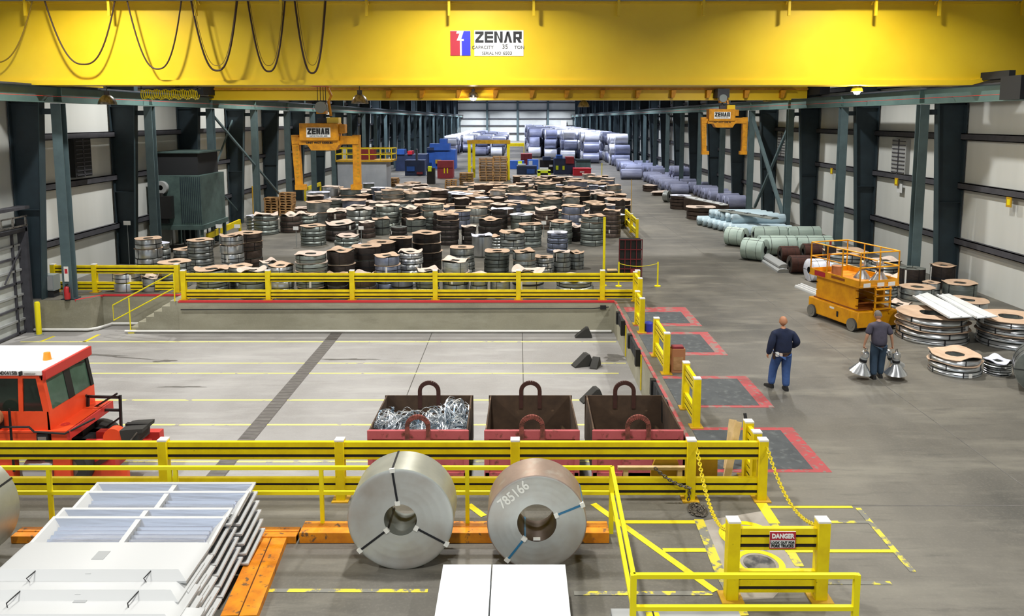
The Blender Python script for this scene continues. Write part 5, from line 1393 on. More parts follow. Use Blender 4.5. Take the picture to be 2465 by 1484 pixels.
for k, (dx, dy, ln, mt) in enumerate(((-0.30, 0.75, 0.95, 'wood_pale'), (-0.22, 1.1, 0.85, 'wood_pale'), (0.18, 1.15, 0.95, 'black'))):
    m = MB(); yb0 = Yn + dy
    m.bar((x + dx * 1.25, yb0, 0.03), (x + (-0.09 if dx < 0 else 0.09) * 1.3, yb0 + 0.3, ln), 0.13 if mt != 'black' else 0.05, 0.05, mt, up=(0, 1, 0))
    tag(m.build('plank' if mt != 'black' else 'pry_bar'), ['pale wooden plank leaning on the short guardrail, the nearer one', 'pale wooden plank leaning on the short guardrail, the farther one', 'black bar leaning on the outer side of the short guardrail'][k], 'plank' if mt != 'black' else 'bar', 'things leaning on the short guardrail')
# mustard panels standing against the near fence
Yq = Yn + 0.42
for k, (pa, pb, py0, rnd_) in enumerate(((1568, 1640, 1093, True), (1676, 1728, 1098, False))):
    a, b = atY(pa, 1100, Yq).x, atY(pb, 1100, Yq).x; zt_ = atY(1247, py0, Yq).z; w = b - a
    m = MB()
    if rnd_: m.prism([(a, Yq, 0), (b, Yq, 0), (b, Yq, zt_ * 0.5), (b - w * 0.12, Yq, zt_ * 0.8), (b - w * 0.32, Yq, zt_), (a + w * 0.32, Yq, zt_), (a + w * 0.12, Yq, zt_ * 0.8), (a, Yq, zt_ * 0.5)], (0, 0.06, 0), 'mustard')
    else: m.box(a, b, Yq, Yq + 0.05, 0, zt_, 'mustard')
    o = m.build('mustard_plate'); tag(o, ['rounded mustard steel plate with an eye bolt behind the near guardrail', 'square mustard steel plate behind the last bay of the near guardrail'][k], 'plate', 'mustard plates')
    if rnd_:
        m = MB(); cx_ = (a + b) / 2; m.tube([(cx_ + 0.07 * cos(t * pi / 8), Yq + 0.03, zt_ + 0.07 + 0.07 * sin(t * pi / 8)) for t in range(16)], 0.02, 'lamp_metal', 8, closed=True)
        m.build('eye_bolt', o)
m = MB(); a = atY(1485, 1130, Yq).x; b = atY(1655, 1130, Yq).x
m.box(a, b, Yq - 0.14, Yq - 0.06, 0.70 * 0.55, 0.70 * 0.55 + 0.05, 'wood_pale')
for q in (a + 0.1, b - 0.2): m.box(q, q + 0.08, Yq - 0.14, Yq - 0.06, 0, 0.70 * 0.55, 'wood_pale')
tag(m.build('timber_trestle'), 'low pale timber trestle between the third scrap bin and the near guardrail', 'trestle')

# ---- chains
def chain_pts(a, b, sag, n=24):
    a = Vector(a); b = Vector(b)
    return [a.lerp(b, i / n) + Vector((0, 0, -sag * (1 - (2 * i / n - 1) ** 2))) for i in range(n + 1)]
def chain(pts, link, r, mt, lab, grp):
    m = MB(); L = 0.0; out = []
    acc = 0.0; prev = pts[0]; k = 0
    for p in pts[1:]:
        d = (p - prev); l = d.length
        while acc <= l:
            c = prev + d * (acc / l); dn = d.normalized(); sd = dn.cross(Vector((0, 0, 1)) if abs(dn.z) < 0.95 else Vector((0, 1, 0))).normalized(); u = sd if k % 2 else sd.cross(dn)
            m.tube([c + dn * link * 0.62 * cos(t * pi / 4) + u * link * 0.38 * sin(t * pi / 4) for t in range(8)], r, mt, 4, closed=True)
            acc += link * 0.85; k += 1
        acc -= l; prev = p
    tag(m.build('chain'), lab, 'chain', grp)
GC = 'chains'
e0 = Vector((pn[-1][0] + 0.05, Yn - 0.12, 0.93)); e1 = Vector((dg[1][0] - 0.03, Yd + 0.12, 0.97))
chain(chain_pts(e0, e1, 0.28), 0.07, 0.009, 'chain_yellow', 'yellow chain from the end post of the guardrail to the danger sign', GC)
e0 = Vector((pn[-2][0] + 0.08, Yn - 0.12, 0.93)); e1 = Vector((dg[0][0] - 0.05, Yd + 0.12, 0.90))
chain(chain_pts(e0, e1, 0.32), 0.07, 0.009, 'chain_yellow', 'yellow chain hanging from the fifth guardrail post to the danger guardrail', GC)
a = Vector((atY(1565, 1125, Yq).x, Yn - 0.13, 0.60)); b = Vector((pn[-2][0] - 0.03, Yn - 0.13, 0.27))
pts = chain_pts(a, b, 0.06) + chain_pts(b, (b.x - 0.02, b.y, 0.04), 0.0, 6)[1:]
chain(pts, 0.06, 0.010, 'chain', 'rusty chain draped along the near guardrail down to the floor', GC)
c = flr(1682, 1237); r_ = random.Random(5); pts = []
for i in range(90):
    t = i * 0.55; rr = 0.03 + 0.13 * abs(sin(i * 0.37))
    pts.append(Vector((c.x + rr * cos(t) * 0.9, c.y + rr * sin(t) * 1.3 + 0.08, 0.02 + 0.09 * max(0, 1 - rr / 0.17) * r_.random())))
chain(pts, 0.05, 0.009, 'chain', 'heap of grey chain on the floor beside the fifth guardrail post', GC)

# ---- painted walkway lines near the manholes
GL = 'painted lines around the manholes'
L_ = [
 (((1500, 1258), (1690, 1258)), 0.065, 'paint_yellow', 'yellow crossbar line just left of the lighter concrete, farthest one'),
 (((1428, 1214), (1722, 1425)), 0.075, 'paint_yellow', 'long diagonal yellow line passing under the handrail corner'),
 (((1596, 1326), (1712, 1326)), 0.065, 'paint_yellow', 'short yellow crossbar joining the diagonal line to the lighter concrete'),
 (((1382, 1430), (1714, 1430)), 0.06, 'paint_yellow_worn', 'worn dashed yellow line across the floor below the diagonal'),
 (((1682, 1252), (1735, 1385), (1790, 1484)), 0.10, 'paint_yellow_worn', 'worn yellow edge line along the left of the lighter concrete'),
 (((1832, 1212), (1865, 1262)), 0.12, 'paint_yellow', 'short thick yellow edge line by the last guardrail post'),
 (((1862, 1262), (1925, 1365)), 0.09, 'paint_yellow_worn', 'worn yellow edge line along the right of the lighter concrete'),
 (((1842, 1222), (2052, 1222)), 0.05, 'paint_yellow', 'yellow line past the last guardrail post, farthest right crossbar'),
 (((1965, 1258), (2100, 1258)), 0.05, 'paint_yellow_worn', 'worn yellow crossbar reaching right from the danger guardrail top'),
 (((1890, 1328), (2155, 1328)), 0.055, 'paint_yellow', 'yellow crossbar passing behind the danger guardrail'),
 (((1985, 1404), (2145, 1405)), 0.055, 'paint_yellow_worn', 'worn yellow crossbar nearest the handrail end'),
 (((2065, 1224), (2198, 1378)), 0.06, 'paint_yellow_worn', 'patchy diagonal yellow line bounding the crossbars'),
 (((1128, 1216), (1165, 1244)), 0.075, 'paint_yellow', 'short diagonal yellow stripe between the two big coils'),
 (((645, 1423), (1030, 1424)), 0.05, 'paint_yellow_worn', 'faint dashed yellow line on the floor below the left big coil'),
 (((600, 1330), (600, 1400)), 0.05, 'paint_yellow_worn', 'faint yellow traces beside the slanting orange beam'),
]
for k, (pts, w, mt, lab) in enumerate(L_):
    o = strip('painted_line', pts, w * 1.5, mt, lab, grp=GL, h=0.003)
    o.location.z = 0.0004 * (k % 5) + 0.003
q = [flr(*p) for p in ((1686, 1256), (1832, 1232), (1928, 1372), (1860, 1442), (1772, 1446))]
m = MB(); m.prism([Vector((p.x, p.y, 0.0005)) for p in q], (0, 0, 0.0022), 'concrete_light'); tag(m.build('concrete_patch'), 'patch of lighter concrete around the two manholes', 'concrete patch')
for k, (px, py, R, lab) in enumerate(((1798, 1290, 0.40, 'manhole ringed in yellow paint, the farther one'), (1828, 1358, 0.34, 'manhole ringed in yellow with black scuffs, under the danger sign'))):
    c = flr(px, py); root = empty('manhole', (c.x, c.y, 0), 0, lab, 'manhole', 'manholes')
    m = MB(); m.lathe([(R * 0.8, 0.004), (R * 0.8, 0.008), (R * 1.06, 0.008), (R * 1.06, 0.004)], 'yellow_clean', 40); m.build('painted_ring', root)
    m = MB(); m.lathe([(0, 0.009), (R * 0.66, 0.009), (R * 0.66, 0.004)], 'concrete_light' if k == 0 else 'scuff', 36); m.build('cover', root)
# ---- orange floor beams
GO = 'orange timber beams on the floor'
def beam(x0, x1, y0, y1, lab, h=0.14, quad=None):
    m = MB()
    for q in range(2):
        a, b = y0 + (y1 - y0) * q / 2, y0 + (y1 - y0) * (q + 1) / 2 - 0.02
        m.box(x0, x1, a, b, 0, h, 'orange_beam')
    m.box(x0, x1, y0 + 0.01, y1 - 0.03, 0, h * 0.85, 'wood')
    tag(m.build('floor_beam', bevel=0.008), lab, 'beam', GO)
ya, yb_ = flr(1247, 1309).y, flr(1247, 1283).y
beam(atY(720, 1290, ya).x, atY(1467, 1290, ya).x, ya, yb_ + 0.06, 'orange timber beam lying behind the two big coils', 0.17)
ya2 = flr(1247, 1310).y
beam(atY(25, 1290, ya2).x, atY(712, 1290, ya2).x, ya2, ya2 + 0.3, 'orange timber beam passing behind the stack of white light fixtures', 0.12)
a, b = flr(655, 1308), flr(575, 1500)
m = MB()
for s_ in (-0.12, 0.12): m.bar((a.x + s_, a.y - 0.02, 0.05), (b.x + s_, b.y, 0.05), 0.22, 0.1, 'orange_beam')
m.bar((a.x, a.y - 0.02, 0.04), (b.x, b.y, 0.04), 0.1, 0.08, 'rust_dark')
tag(m.build('floor_beam'), 'orange timber beam slanting toward the viewer right of the white fixtures', 'beam', GO)

# ---- two big upright coils and the cut one at the left edge
def big_coil(px, pyb, wpx, T, kind, lab, rz=0.0, X=None, Y=None, D=None, hole=0.31):
    c = flr(px, pyb) if Y is None else Vector((X, Y, 0))
    R = (wpx / 2 * c.y / F) if D is None else D / 2
    root = empty('steel_coil', (c.x, c.y + T / 2, 0), rz, lab, 'steel coil', 'big upright coils')
    Mr = Matrix.Translation((0, T / 2, R)) @ Matrix.Rotation(pi / 2, 4, 'X')
    side = 'big_coil_side' if kind == 'grey' else 'big_coil_rust'
    m = MB(); h = hole
    prof = [(R * h, 0), (R * h, T)]; mats = ['coil_face' if kind == 'grey' else 'steel_brown']
    n = 14
    for i in range(n):
        r0 = R * (h + (0.985 - h) * (i + 0.0) / n); r1 = R * (h + (0.985 - h) * (i + 1.0) / n)
        prof.append((r1 - 0.004, T - 0.000 - (0.003 if i % 3 == 1 else 0))); mats.append('coil_end')
    prof += [(R, T - 0.012), (R, 0.012), (R * 0.985, 0)]; mats += [side, side, side]
    mats += ['coil_end']
    m.lathe(prof, side, 96, Mr, closed=True, mats=mats + [side] * (len(prof) - len(mats))); m.build('winding', root)
    return root, R, T
def rad_metal(name, c1, c2, rust):
    """end face of a wound coil: fine concentric laps"""
    m = bpy.data.materials.new(name); m.use_nodes = True; nt = m.node_tree; N = nt.nodes; L = nt.links; b = N['Principled BSDF']
    b.inputs['Metallic'].default_value = 0.5; b.inputs['Roughness'].default_value = 0.48
    b.inputs['Anisotropic'].default_value = 0.6
    tc = N.new('ShaderNodeTexCoord'); n = N.new('ShaderNodeTexNoise'); n.inputs['Scale'].default_value = 1.6; n.inputs['Detail'].default_value = 5
    L.new(tc.outputs['Object'], n.inputs['Vector'])
    r = N.new('ShaderNodeValToRGB'); r.color_ramp.elements[0].position = 0.42; r.color_ramp.elements[1].position = 0.68
    r.color_ramp.elements[0].color = hexc(c1); r.color_ramp.elements[1].color = hexc(rust); L.new(n.outputs[0], r.inputs[0]); L.new(r.outputs[0], b.inputs['Base Color'])
    MATS[name] = m
rad_metal('coil_end', '#C9CBC6', '#8F918C', '#B3ACA2')
# straps drawn from pixel positions on the near face
def strap_on(root, R, T, ang, mt, hole, clips=True, w=0.03, wrap=True):
    M = Matrix.Translation((0, -T / 2, R)) @ Matrix.Rotation(-ang, 4, 'Y')      # local z = radial direction
    m = MB(); m.box(-w / 2, w / 2, -0.006, 0.0, R * hole - 0.01, R + 0.005, mt, M)
    if wrap:
        m.box(-w / 2, w / 2, -0.006, T + 0.006, R + 0.001, R + 0.006, mt, M); m.box(-w / 2, w / 2, -0.006, T, R * hole - 0.008, R * hole - 0.002, mt, M)
    o = m.build('strap', root)
    if clips:
        for z in (R * hole - 0.01, R - 0.04):
            m = MB(); m.box(-0.035, 0.035, -0.016, 0.02, z, z + 0.06, 'clip', M); m.build('strap_clip', o)
r1, R1, T1 = big_coil(966, 1373, 270, 0.62, 'grey', 'big light grey steel coil standing on edge with three black straps', hole=0.31)
for ang in (radians(8), radians(128), radians(-119)): strap_on(r1, R1, T1, ang, 'strap_dark', 0.31)
r2, R2, T2 = big_coil(1292, 1373, 254, 0.58, 'rust', 'big brownish steel coil standing on edge marked 785166', hole=0.395)
for ang in (radians(-67), radians(143)): strap_on(r2, R2, T2, ang, 'strap_blue', 0.395)
mk = Matrix.Translation((-0.33, -T2 / 2 - 0.004, R2 + 0.42)) @ Matrix.Rotation(-radians(40), 4, 'Y') @ FACE
text_part('lettering', '785166', 0.2, 'clip', mk, r2, bold=0.004, squash=0.85)
m = MB(); m.box(-0.05, 0.05, -T2 / 2 + 0.01, -T2 / 2 + 0.05, R2 * 0.62, R2 * 0.66, 'clip'); m.build('edge_tag', r2)
c = atY(-62, 1240, flr(0, 1374).y)
r3, R3, T3 = big_coil(0, 0, 0, 0.5, 'grey', 'big grey coil standing on edge, cut by the left frame edge', X=-8.1, Y=flr(0, 1374).y - 0.1, D=1.62)
strap_on(r3, R3, T3, radians(-62), 'strap_dark', 0.31)

for k, py in enumerate((1218, 700)):
    yy_ = flr(1247, py).y; m = MB(); m.box(4.3 if k == 0 else 5.8, 16.9, yy_ - 0.012, yy_ + 0.012, 0, 0.003, 'stain'); struct(m.build('floor_joint'))
m = MB(); m.box(8.85, 8.87, -6, 100, 0, 0.003, 'stain'); struct(m.build('floor_joint'))
# ---- white sheet stacks in front of the coils
def sheets(name, px0, px1, pyt, zt_, lab, grp, mt='white_matt', n=5):
    a, b = flr(px0, pyt, zt_), flr(px1, pyt, zt_)
    root = empty(name, ((a.x + b.x) / 2, a.y - 0.7, 0), 0, lab, 'steel sheets', grp)
    W = b.x - a.x
    for i in range(n):
        z0 = 0.12 + (zt_ - 0.12) * i / n; z1 = 0.12 + (zt_ - 0.12) * (i + 1) / n - 0.006
        m = MB(); m.box(-W / 2 + 0.01 * (i % 2), W / 2 - 0.008 * (i % 3), -0.72, 0.70 - 0.01 * (i % 2), z0, z1, mt if i == n - 1 else 'tape_grey'); m.build('sheet', root)
    for y in (-0.5, 0.5):
        m = MB(); m.box(-W / 2, W / 2, y - 0.05, y + 0.05, 0, 0.12, 'wood'); m.build('skid', root)
    return root
GS = 'white sheet stacks before the big coils'
sheets('sheet_stack', 1067, 1184, 1359, 0.42, 'narrower stack of white sheets in front of the big light grey coil', GS)
sheets('sheet_stack', 1186, 1362, 1359, 0.42, 'wider stack of white sheets in front of the big brownish coil', GS)
a, b = flr(1470, 1466, 0.35), flr(1775, 1466, 0.35)
m = MB(); m.box(a.x, b.x, a.y - 0.8, a.y, 0, 0.35, 'tape_grey'); m.box(a.x + 0.5, a.x + 0.52, a.y - 0.8, a.y + 0.01, 0.2, 0.36, 'black'); m.box(a.x + 0.42, a.x + 0.58, a.y - 0.16, a.y - 0.08, 0.35, 0.356, 'yellow_clean')
tag(m.build('grey_slab'), 'low grey slab at the lower frame edge inside the handrail corner', 'slab')

# ---- white light fixtures stacked in two leaning columns
def fixture_mesh(L, W, H):
    body = MB(); t = 0.015
    o = [(-L / 2, -W / 2), (L / 2, -W / 2), (L / 2, W / 2), (-L / 2, W / 2)]
    i_ = [(-L / 2 + 0.13, -W / 2 + 0.1), (L / 2 - 0.13, -W / 2 + 0.1), (L / 2 - 0.13, W / 2 - 0.1), (-L / 2 + 0.13, W / 2 - 0.1)]
    # rim at z=H (open face up), pan at z=0
    rim = [(x * 0.99, y * 0.97, H) for x, y in o]; out = [(x, y, H) for x, y in o]
    out2 = [(x, y, H - 0.03) for x, y in o]; pan = [(x, y, 0.0) for x, y in i_]; pin = [(x * 0.985, y * 0.96, 0.02) for x, y in i_]; rin = [(x * 0.965, y * 0.9, H - 0.005) for x, y in o]
    vs = pan + out2 + out + rin + pin
    fs = [(3, 2, 1, 0)]
    for a, b in ((0, 4), (4, 8), (8, 12)):
        for k in range(4): fs.append((a + k, a + (k + 1) % 4, b + (k + 1) % 4, b + k))
    body.add(vs, fs, 'white_paint')
    refl = MB()
    vs2 = rin + pin; refl.add(vs2, [(k, 4 + k, 4 + (k + 1) % 4, (k + 1) % 4) for k in (0, 2)] + [(4, 5, 6, 7)], 'mirror_metal')
    refl.add(vs2, [(k, 4 + k, 4 + (k + 1) % 4, (k + 1) % 4) for k in (1, 3)], 'white_paint')
    n = 6
    for k in range(n):
        y = -W / 2 + 0.14 + (W - 0.28) * (k + 0.5) / n
        for s_ in (-1, 1):
            x0, x1 = (-L / 2 + 0.16, -0.04) if s_ < 0 else (0.04, L / 2 - 0.16)
            refl.prism([(x0, y - 0.035, 0.022), (x0, y + 0.035, 0.022), (x0, y, 0.022 + 0.055)], (x1 - x0, 0, 0), 'mirror_metal')
    div = MB(); div.box(-0.035, 0.035, -W / 2 + 0.06, W / 2 - 0.06, 0.03, H - 0.004, 'white_paint')
    lat = MB(); lat.box(-0.09, 0.06, -0.09, 0.09, -0.004, 0.0, 'tape_grey')
    return body.mesh('housing'), refl.mesh('reflector'), div.mesh('divider'), lat.mesh('latch')
FL, FW, FH = 2.42, 0.78, 0.12
fm = fixture_mesh(FL, FW, FH)
def fixture(x, y, z, tilt, up, lab, grp='white light fixtures in the stack', rz=0.0):
    root = empty('light_fixture', (x, y, z), 0, lab, 'light fixture', grp)
    root.rotation_euler = Euler((tilt if up else tilt + pi, 0, rz), 'XYZ')
    for nm, me in zip(('housing', 'reflector', 'divider', 'label_plate'), fm):
        if nm == 'label_plate' and up: continue
        o = bpy.data.objects.new(nm, me); col.objects.link(o); o.parent = root
FH2 = 0.128
def pile(px0, px1, py, zt, n, up, tilt, nm):
    """a pile whose top far rim shows between px0 and px1 at row py"""
    yb = flr(1247, py, zt).y; A_ = atY(px0, py, yb).x; B_ = atY(px1, py, yb).x
    X = B_ - FL / 2; Y = yb - FW / 2 * cos(tilt); zc0 = zt - FW / 2 * sin(tilt) - (FH if up else 0.0)
    for i in range(n):
        k = n - 1 - i
        z = zc0 - k * FH2
        lab = '%s white light fixture%s, %s, %s down in its pile' % ('open' if up else 'closed', ' with mirrored inside' if up else ' lying face down', nm, ordw(k + 1))
        fixture(X + 0.035 * k, Y - 0.035 * k, z, tilt, up, lab)
for (a, b, y, zt, n, up, nm) in ((250, 617, 1160, 0.90, 6, True, 'farthest row'), (225, 602, 1181, 0.90, 1, True, 'second row'), (168, 562, 1221, 0.90, 6, True, 'third row'), (140, 548, 1242, 0.90, 1, True, 'fourth row'),
                          (75, 508, 1296, 0.98, 6, False, 'rear closed row'), (20, 492, 1340, 0.88, 5, False, 'second closed row'), (0, 482, 1392, 0.79, 5, False, 'third closed row'), (-40, 492, 1450, 0.68, 4, False, 'nearest closed row')):
    pile(a, b, y, zt, n, up, radians(8 if up else 1.5), nm)
for k, xs in enumerate((-5.75, -4.35)):
    m = MB(); pts = []
    for (py, z) in ((1350, 0.905), (1385, 0.90), (1402, 0.895), (1412, 0.81), (1440, 0.80), (1462, 0.79), (1476, 0.71), (1500, 0.70)):
        q_ = flr(0, py, z); pts.append((xs - (9.78 - q_.y) * 0.12, q_.y, z + 0.045))
    m.tube(pts, 0.008, 'strap_dark', 6); tag(m.build('packing_strap'), 'dark strap across the closed fixtures, the %s one' % ('outer' if k == 0 else 'inner'), 'strap', 'packing straps')
# ================================================================== scrap bins in the sunken dock
def scrap_bin(pxl, pxr, lab, full=False, ytop=1036, rzz=0.0, liner='bin_inside'):
    Yb = flr(1247, 1190, PZ).y + 0.1
    zt_ = atY(1247, ytop, Yb).z
    yk = flr(1247, 952, zt_).y
    a, b = atY(pxl, 1036, Yb).x, atY(pxr, 1036, Yb).x
    W = b - a; D = yk - Yb; H = zt_ - PZ
    root = empty('scrap_bin', ((a + b) / 2, Yb, PZ), rzz, lab, 'scrap bin', 'red scrap bins in the dock')
    t = 0.03; hb = 0.30
    m = MB(); w2 = W / 2
    # tub: vertical front, slightly flared sides and a sloped floor
    m.box(-w2, w2, 0, t, hb, H, 'bin_red'); m.box(-w2, w2, D - t, D, hb, H, 'bin_inside')
    for s_ in (-1, 1):
        m.prism([(s_ * w2, t, hb), (s_ * w2, D - t, hb), (s_ * w2 * 0.97, D - t, H), (s_ * w2, t, H)], (-s_ * t, 0, 0), 'bin_inside')
    m.box(-w2 + t, w2 - t, t, D - t, hb, hb + t, 'bin_inside'); m.box(-w2 + t, w2 - t, t + 0.004, t + 0.02, hb, H - 0.01, 'bin_inside')
    m.build('tub', root)
    m = MB(); m.box(-w2 - 0.02, w2 + 0.02, -0.05, 0.0, H - 0.17, H, 'bin_red'); m.build('rim', root)
    m = MB()
    for x in (-w2 + 0.03, w2 - 0.03): m.box(x - 0.05, x + 0.05, -0.045, 0, hb, H - 0.17, 'bin_red')
    m.box(-0.30, 0.30, -0.045, 0, hb, H - 0.17, 'bin_red'); m.box(-w2, w2, -0.045, 0, hb, hb + 0.12, 'bin_red'); m.build('rib', root)
    for y, zoff, mt in ((-0.06, 0.0, 'bin_red'), (D - 0.02, 0.0, 'bin_inside')):
        m = MB(); R = 0.21; pts = [(-R, y, H - 0.30)] + [(-R * cos(pi * k / 14), y, H + 0.10 + R * 0.95 * sin(pi * k / 14)) for k in range(15)] + [(R, y, H - 0.30)]
        for i in range(len(pts) - 1): m.bar(pts[i], pts[i + 1], 0.09, 0.05, 'rust_dark' if y > 0 else 'bin_lug', up=(0, 1, 0))
        m.build('lifting_lug', root)
    for x in (-w2 * 0.75, w2 * 0.75):
        m = MB(); m.box(x - 0.12, x + 0.12, 0.1, D - 0.1, 0, hb, 'rust_dark'); m.build('skid', root)
    m = MB(); m.box(-w2 * 0.9, w2 * 0.9, -0.12, 0.0, 0.02, hb * 0.6, 'red'); m.build('fork_pocket', root)
    return root, W, D, H
mat('bin_lug', '#8B4A40', 0.7, c2='#5C3428', scale=8, lo=0.4, hi=0.6)
b1, W_, D_, H_ = scrap_bin(887, 1126, 'red steel scrap bin heaped with shiny metal strip')
scrap_bin(1168, 1393, 'empty red steel scrap bin, the middle one of the three')
scrap_bin(1428, 1642, 'red steel scrap bin beside the dock wall with black waste on its floor')
r_ = random.Random(3); m = MB()
O = Vector(b1.location)
m.box(-W_ / 2 + 0.05, W_ / 2 - 0.05, 0.06, D_ - 0.06, 0.35, H_ - 0.45, 'scrap_blue')
def ribbon(pts, w, mt):
    for i in range(len(pts) - 1):
        if (Vector(pts[i + 1]) - Vector(pts[i])).length > 1e-4: m.bar(pts[i], pts[i + 1], w, 0.004, mt)
for (cx_, cy_, cz, R, n) in ((-0.68, 0.5, H_ - 0.08, 0.36, 90), (-0.35, 0.75, H_ - 0.12, 0.36, 70), (-0.75, 0.9, H_ - 0.1, 0.3, 50), (0.05, 0.35, H_ - 0.18, 0.26, 40), (0.25, 0.95, H_ - 0.05, 0.30, 44), (0.65, 1.05, H_ + 0.02, 0.36, 80), (0.75, 0.55, H_ - 0.2, 0.36, 70), (0.35, 0.5, H_ - 0.25, 0.3, 40)):
    ax = Vector((r_.uniform(-1, 1), r_.uniform(-1, 1), r_.uniform(0.2, 1))).normalized()
    for k in range(n):
        e1 = Vector((r_.gauss(0, 1), r_.gauss(0, 1), r_.gauss(0, 1))).normalized(); e2 = e1.cross(ax).normalized(); rr = R * r_.uniform(0.45, 1.0); a0 = r_.uniform(0, 6.28); ln = r_.uniform(1.2, 4.5); q = []
        for i in range(9):
            t = a0 + ln * i / 8; p = Vector((cx_, cy_, cz)) + e1 * rr * cos(t) + e2 * rr * sin(t) * 0.75 + Vector((r_.uniform(-.01, .01),) * 3)
            p.x = max(-W_ / 2 + 0.05, min(W_ / 2 - 0.05, p.x)); p.y = max(0.06, min(D_ - 0.06, p.y)); p.z = max(0.5, p.z - 0.05)
            q.append(p)
        ribbon(q, r_.choice((0.012, 0.02, 0.03)), r_.choice(('scrap', 'scrap', 'scrap_blue')))
for k in range(14):
    p = Vector((r_.uniform(-.6, .7), r_.uniform(.4, 1.2), H_ - 0.1)); q = [p]
    d = Vector((r_.uniform(-1, 1), r_.uniform(-.5, .5), 1.6))
    for i in range(6): d.z -= 0.45; q.append(q[-1] + d * 0.085)
    ribbon(q, 0.015, 'scrap')
o = m.build('metal_strip_scrap', loc=O); tag(o, 'tangle of shiny scrap metal strip heaped in the first bin', 'scrap metal', kind='stuff')
c = flr(1545, 1010, PZ + 0.5)
m = MB(); m.box(c.x - 0.75, c.x + 0.4, b1.location.y + 0.9, b1.location.y + 1.5, PZ + 0.34, PZ + 0.55, 'hole_dark'); tag(m.build('black_waste'), 'low black waste lying on the floor of the third bin', 'waste')

# ================================================================== yard tractor in the dock
YT = 15.1; YU = 16.75
def T(px, py, Y=YT): return atY(px, py, Y)
tr = empty('yard_tractor', (-11.0, 15.9, PZ), 0, 'orange-red yard tractor with a white cab roof standing in the dock', 'tractor')
OT = Vector(tr.location)
def tb(m, nm, par=tr, bevel=0.0):
    o = m.build(nm, par, bevel=bevel); return o
def TM():
    m = MB(); m.M = Matrix.Translation(-OT); return m
zr1, zr0 = T(50, 891).z, T(50, 904).z          # roof top / eave on the near side
xr_ = T(98, 903).x
xback = -12.2
m = TM(); m.box(xback, xr_ + 0.04, YT - 0.04, YU + 0.05, zr0, zr1, 'sign_white'); m.box(xr_ + 0.04, xr_ + 0.10, YT - 0.02, YU + 0.05, zr0 - 0.10, zr1 - 0.01, 'tractor_red'); m.box(xr_ - 0.02, xr_ + 0.08, YT, YU + 0.03, zr0 - 0.12, zr0, 'tractor_orange')
roof = tb(m, 'roof', bevel=0.015)
text_part('lettering', 'MX415B', 0.105, 'ink_grey', Matrix.Translation(Vector((T(22, 897).x, YT - 0.048, (zr0 + zr1) / 2)) - OT) @ FACE, roof, bold=0.003)
m = TM(); m.cyl((T(65, 897).x, YT - 0.08, (zr0 + zr1) / 2), (T(90, 897).x, YT - 0.08, (zr0 + zr1) / 2), 0.018, 'lamp_metal', 8); m.box(T(53, 897).x, T(57, 897).x, YT - 0.11, YT - 0.04, zr0 + 0.02, zr1 - 0.01, 'black'); tb(m, 'roof_latch')
p = flr(114, 866, zr1)
m = TM(); m.lathe([(0.0, 0.0), (0.085, 0.0), (0.08, 0.02), (0.065, 0.15), (0.0, 0.155)], 'beacon', 20, Matrix.Translation((p.x, p.y, zr1))); tb(m, 'beacon')
zw0, zw1 = T(50, 992).z, T(50, 912).z       # side window band
zd = T(120, 1036).z                           # deck height
xb0, xb1 = T(97, 903).x, T(116, 988).x       # windshield top / bottom on the near side
def wall_y(y0, y1, nm):
    m = TM()
    def P(poly, mt='tractor_orange'): m.prism([(a, y0, b) for a, b in poly], (0, y1 - y0, 0), mt)
    P([(xback, zd), (xb1 + 0.02, zd), (xb1, zw0), (xback, zw0)])
    P([(xback, zw1), (xb0, zw1), (xb0, zr0), (xback, zr0)])
    for (a, b) in ((43, 54),): P([(T(a + 2, 990).x, zw0), (T(b + 1, 990).x, zw0), (T(b, 915).x, zw1), (T(a, 915).x, zw1)])
    P([(T(104, 990).x, zw0), (xb1, zw0), (xb0, zw1), (T(86, 915).x, zw1)])
    P([(xback, zw0), (xback + 0.3, zw0), (xback + 0.3, zw1), (xback, zw1)])
    return tb(m, nm)
wall_y(YT, YT + 0.05, 'cab_side'); wall_y(YU - 0.05, YU, 'cab_side')
m = TM(); m.box(xback + 0.3, T(43, 950).x, YT + 0.02, YT + 0.035, zw0, zw1, 'glass_dark'); tb(m, 'side_window')
m = TM(); m.prism([(T(56, 990).x, YT + 0.02, zw0), (T(103, 990).x, YT + 0.02, zw0), (T(86, 915).x, YT + 0.02, zw1), (T(55, 915).x, YT + 0.02, zw1)], (0, 0.015, 0), 'glass_dark'); tb(m, 'side_window')
m = TM(); m.prism([(xb1, YT + 0.1, zw0), (xb1, YU - 0.1, zw0), (xb0, YU - 0.1, zw1), (xb0, YT + 0.1, zw1)], (-0.02, 0, 0), 'glass_green'); ws = tb(m, 'windshield')
m = TM(); ym = (YT + YU) / 2 - 0.1
m.prism([(xb1 + 0.005, ym, zw0), (xb1 + 0.005, ym + 0.22, zw0), (xb0 + 0.005, ym + 0.22, zw1), (xb0 + 0.005, ym, zw1)], (0.006, 0, 0), 'black'); m.bar((xb0 + 0.03, YT + 0.75, zw1 - 0.02), (xb0 + 0.06, YU - 0.2, zw1 - 0.12), 0.03, 0.02, 'black'); tb(m, 'wiper', ws)
m = TM()
for (y0, y1) in ((YT, YT + 0.1), (YU - 0.1, YU)):
    m.prism([(xb1, y0, zw0), (xb1, y1, zw0), (xb0, y1, zw1), (xb0, y0, zw1)], (0.03, 0, 0), 'tractor_orange' if y0 == YT else 'black')
m.box(xb1 - 0.03, xb1 + 0.03, YT, YU, zd, zw0, 'tractor_orange'); m.box(xb0 - 0.02, xb0 + 0.04, YT, YU, zw1, zr0, 'tractor_orange'); m.box(xback, xback + 0.05, YT, YU, zd, zr0, 'tractor_orange'); tb(m, 'cab_front')
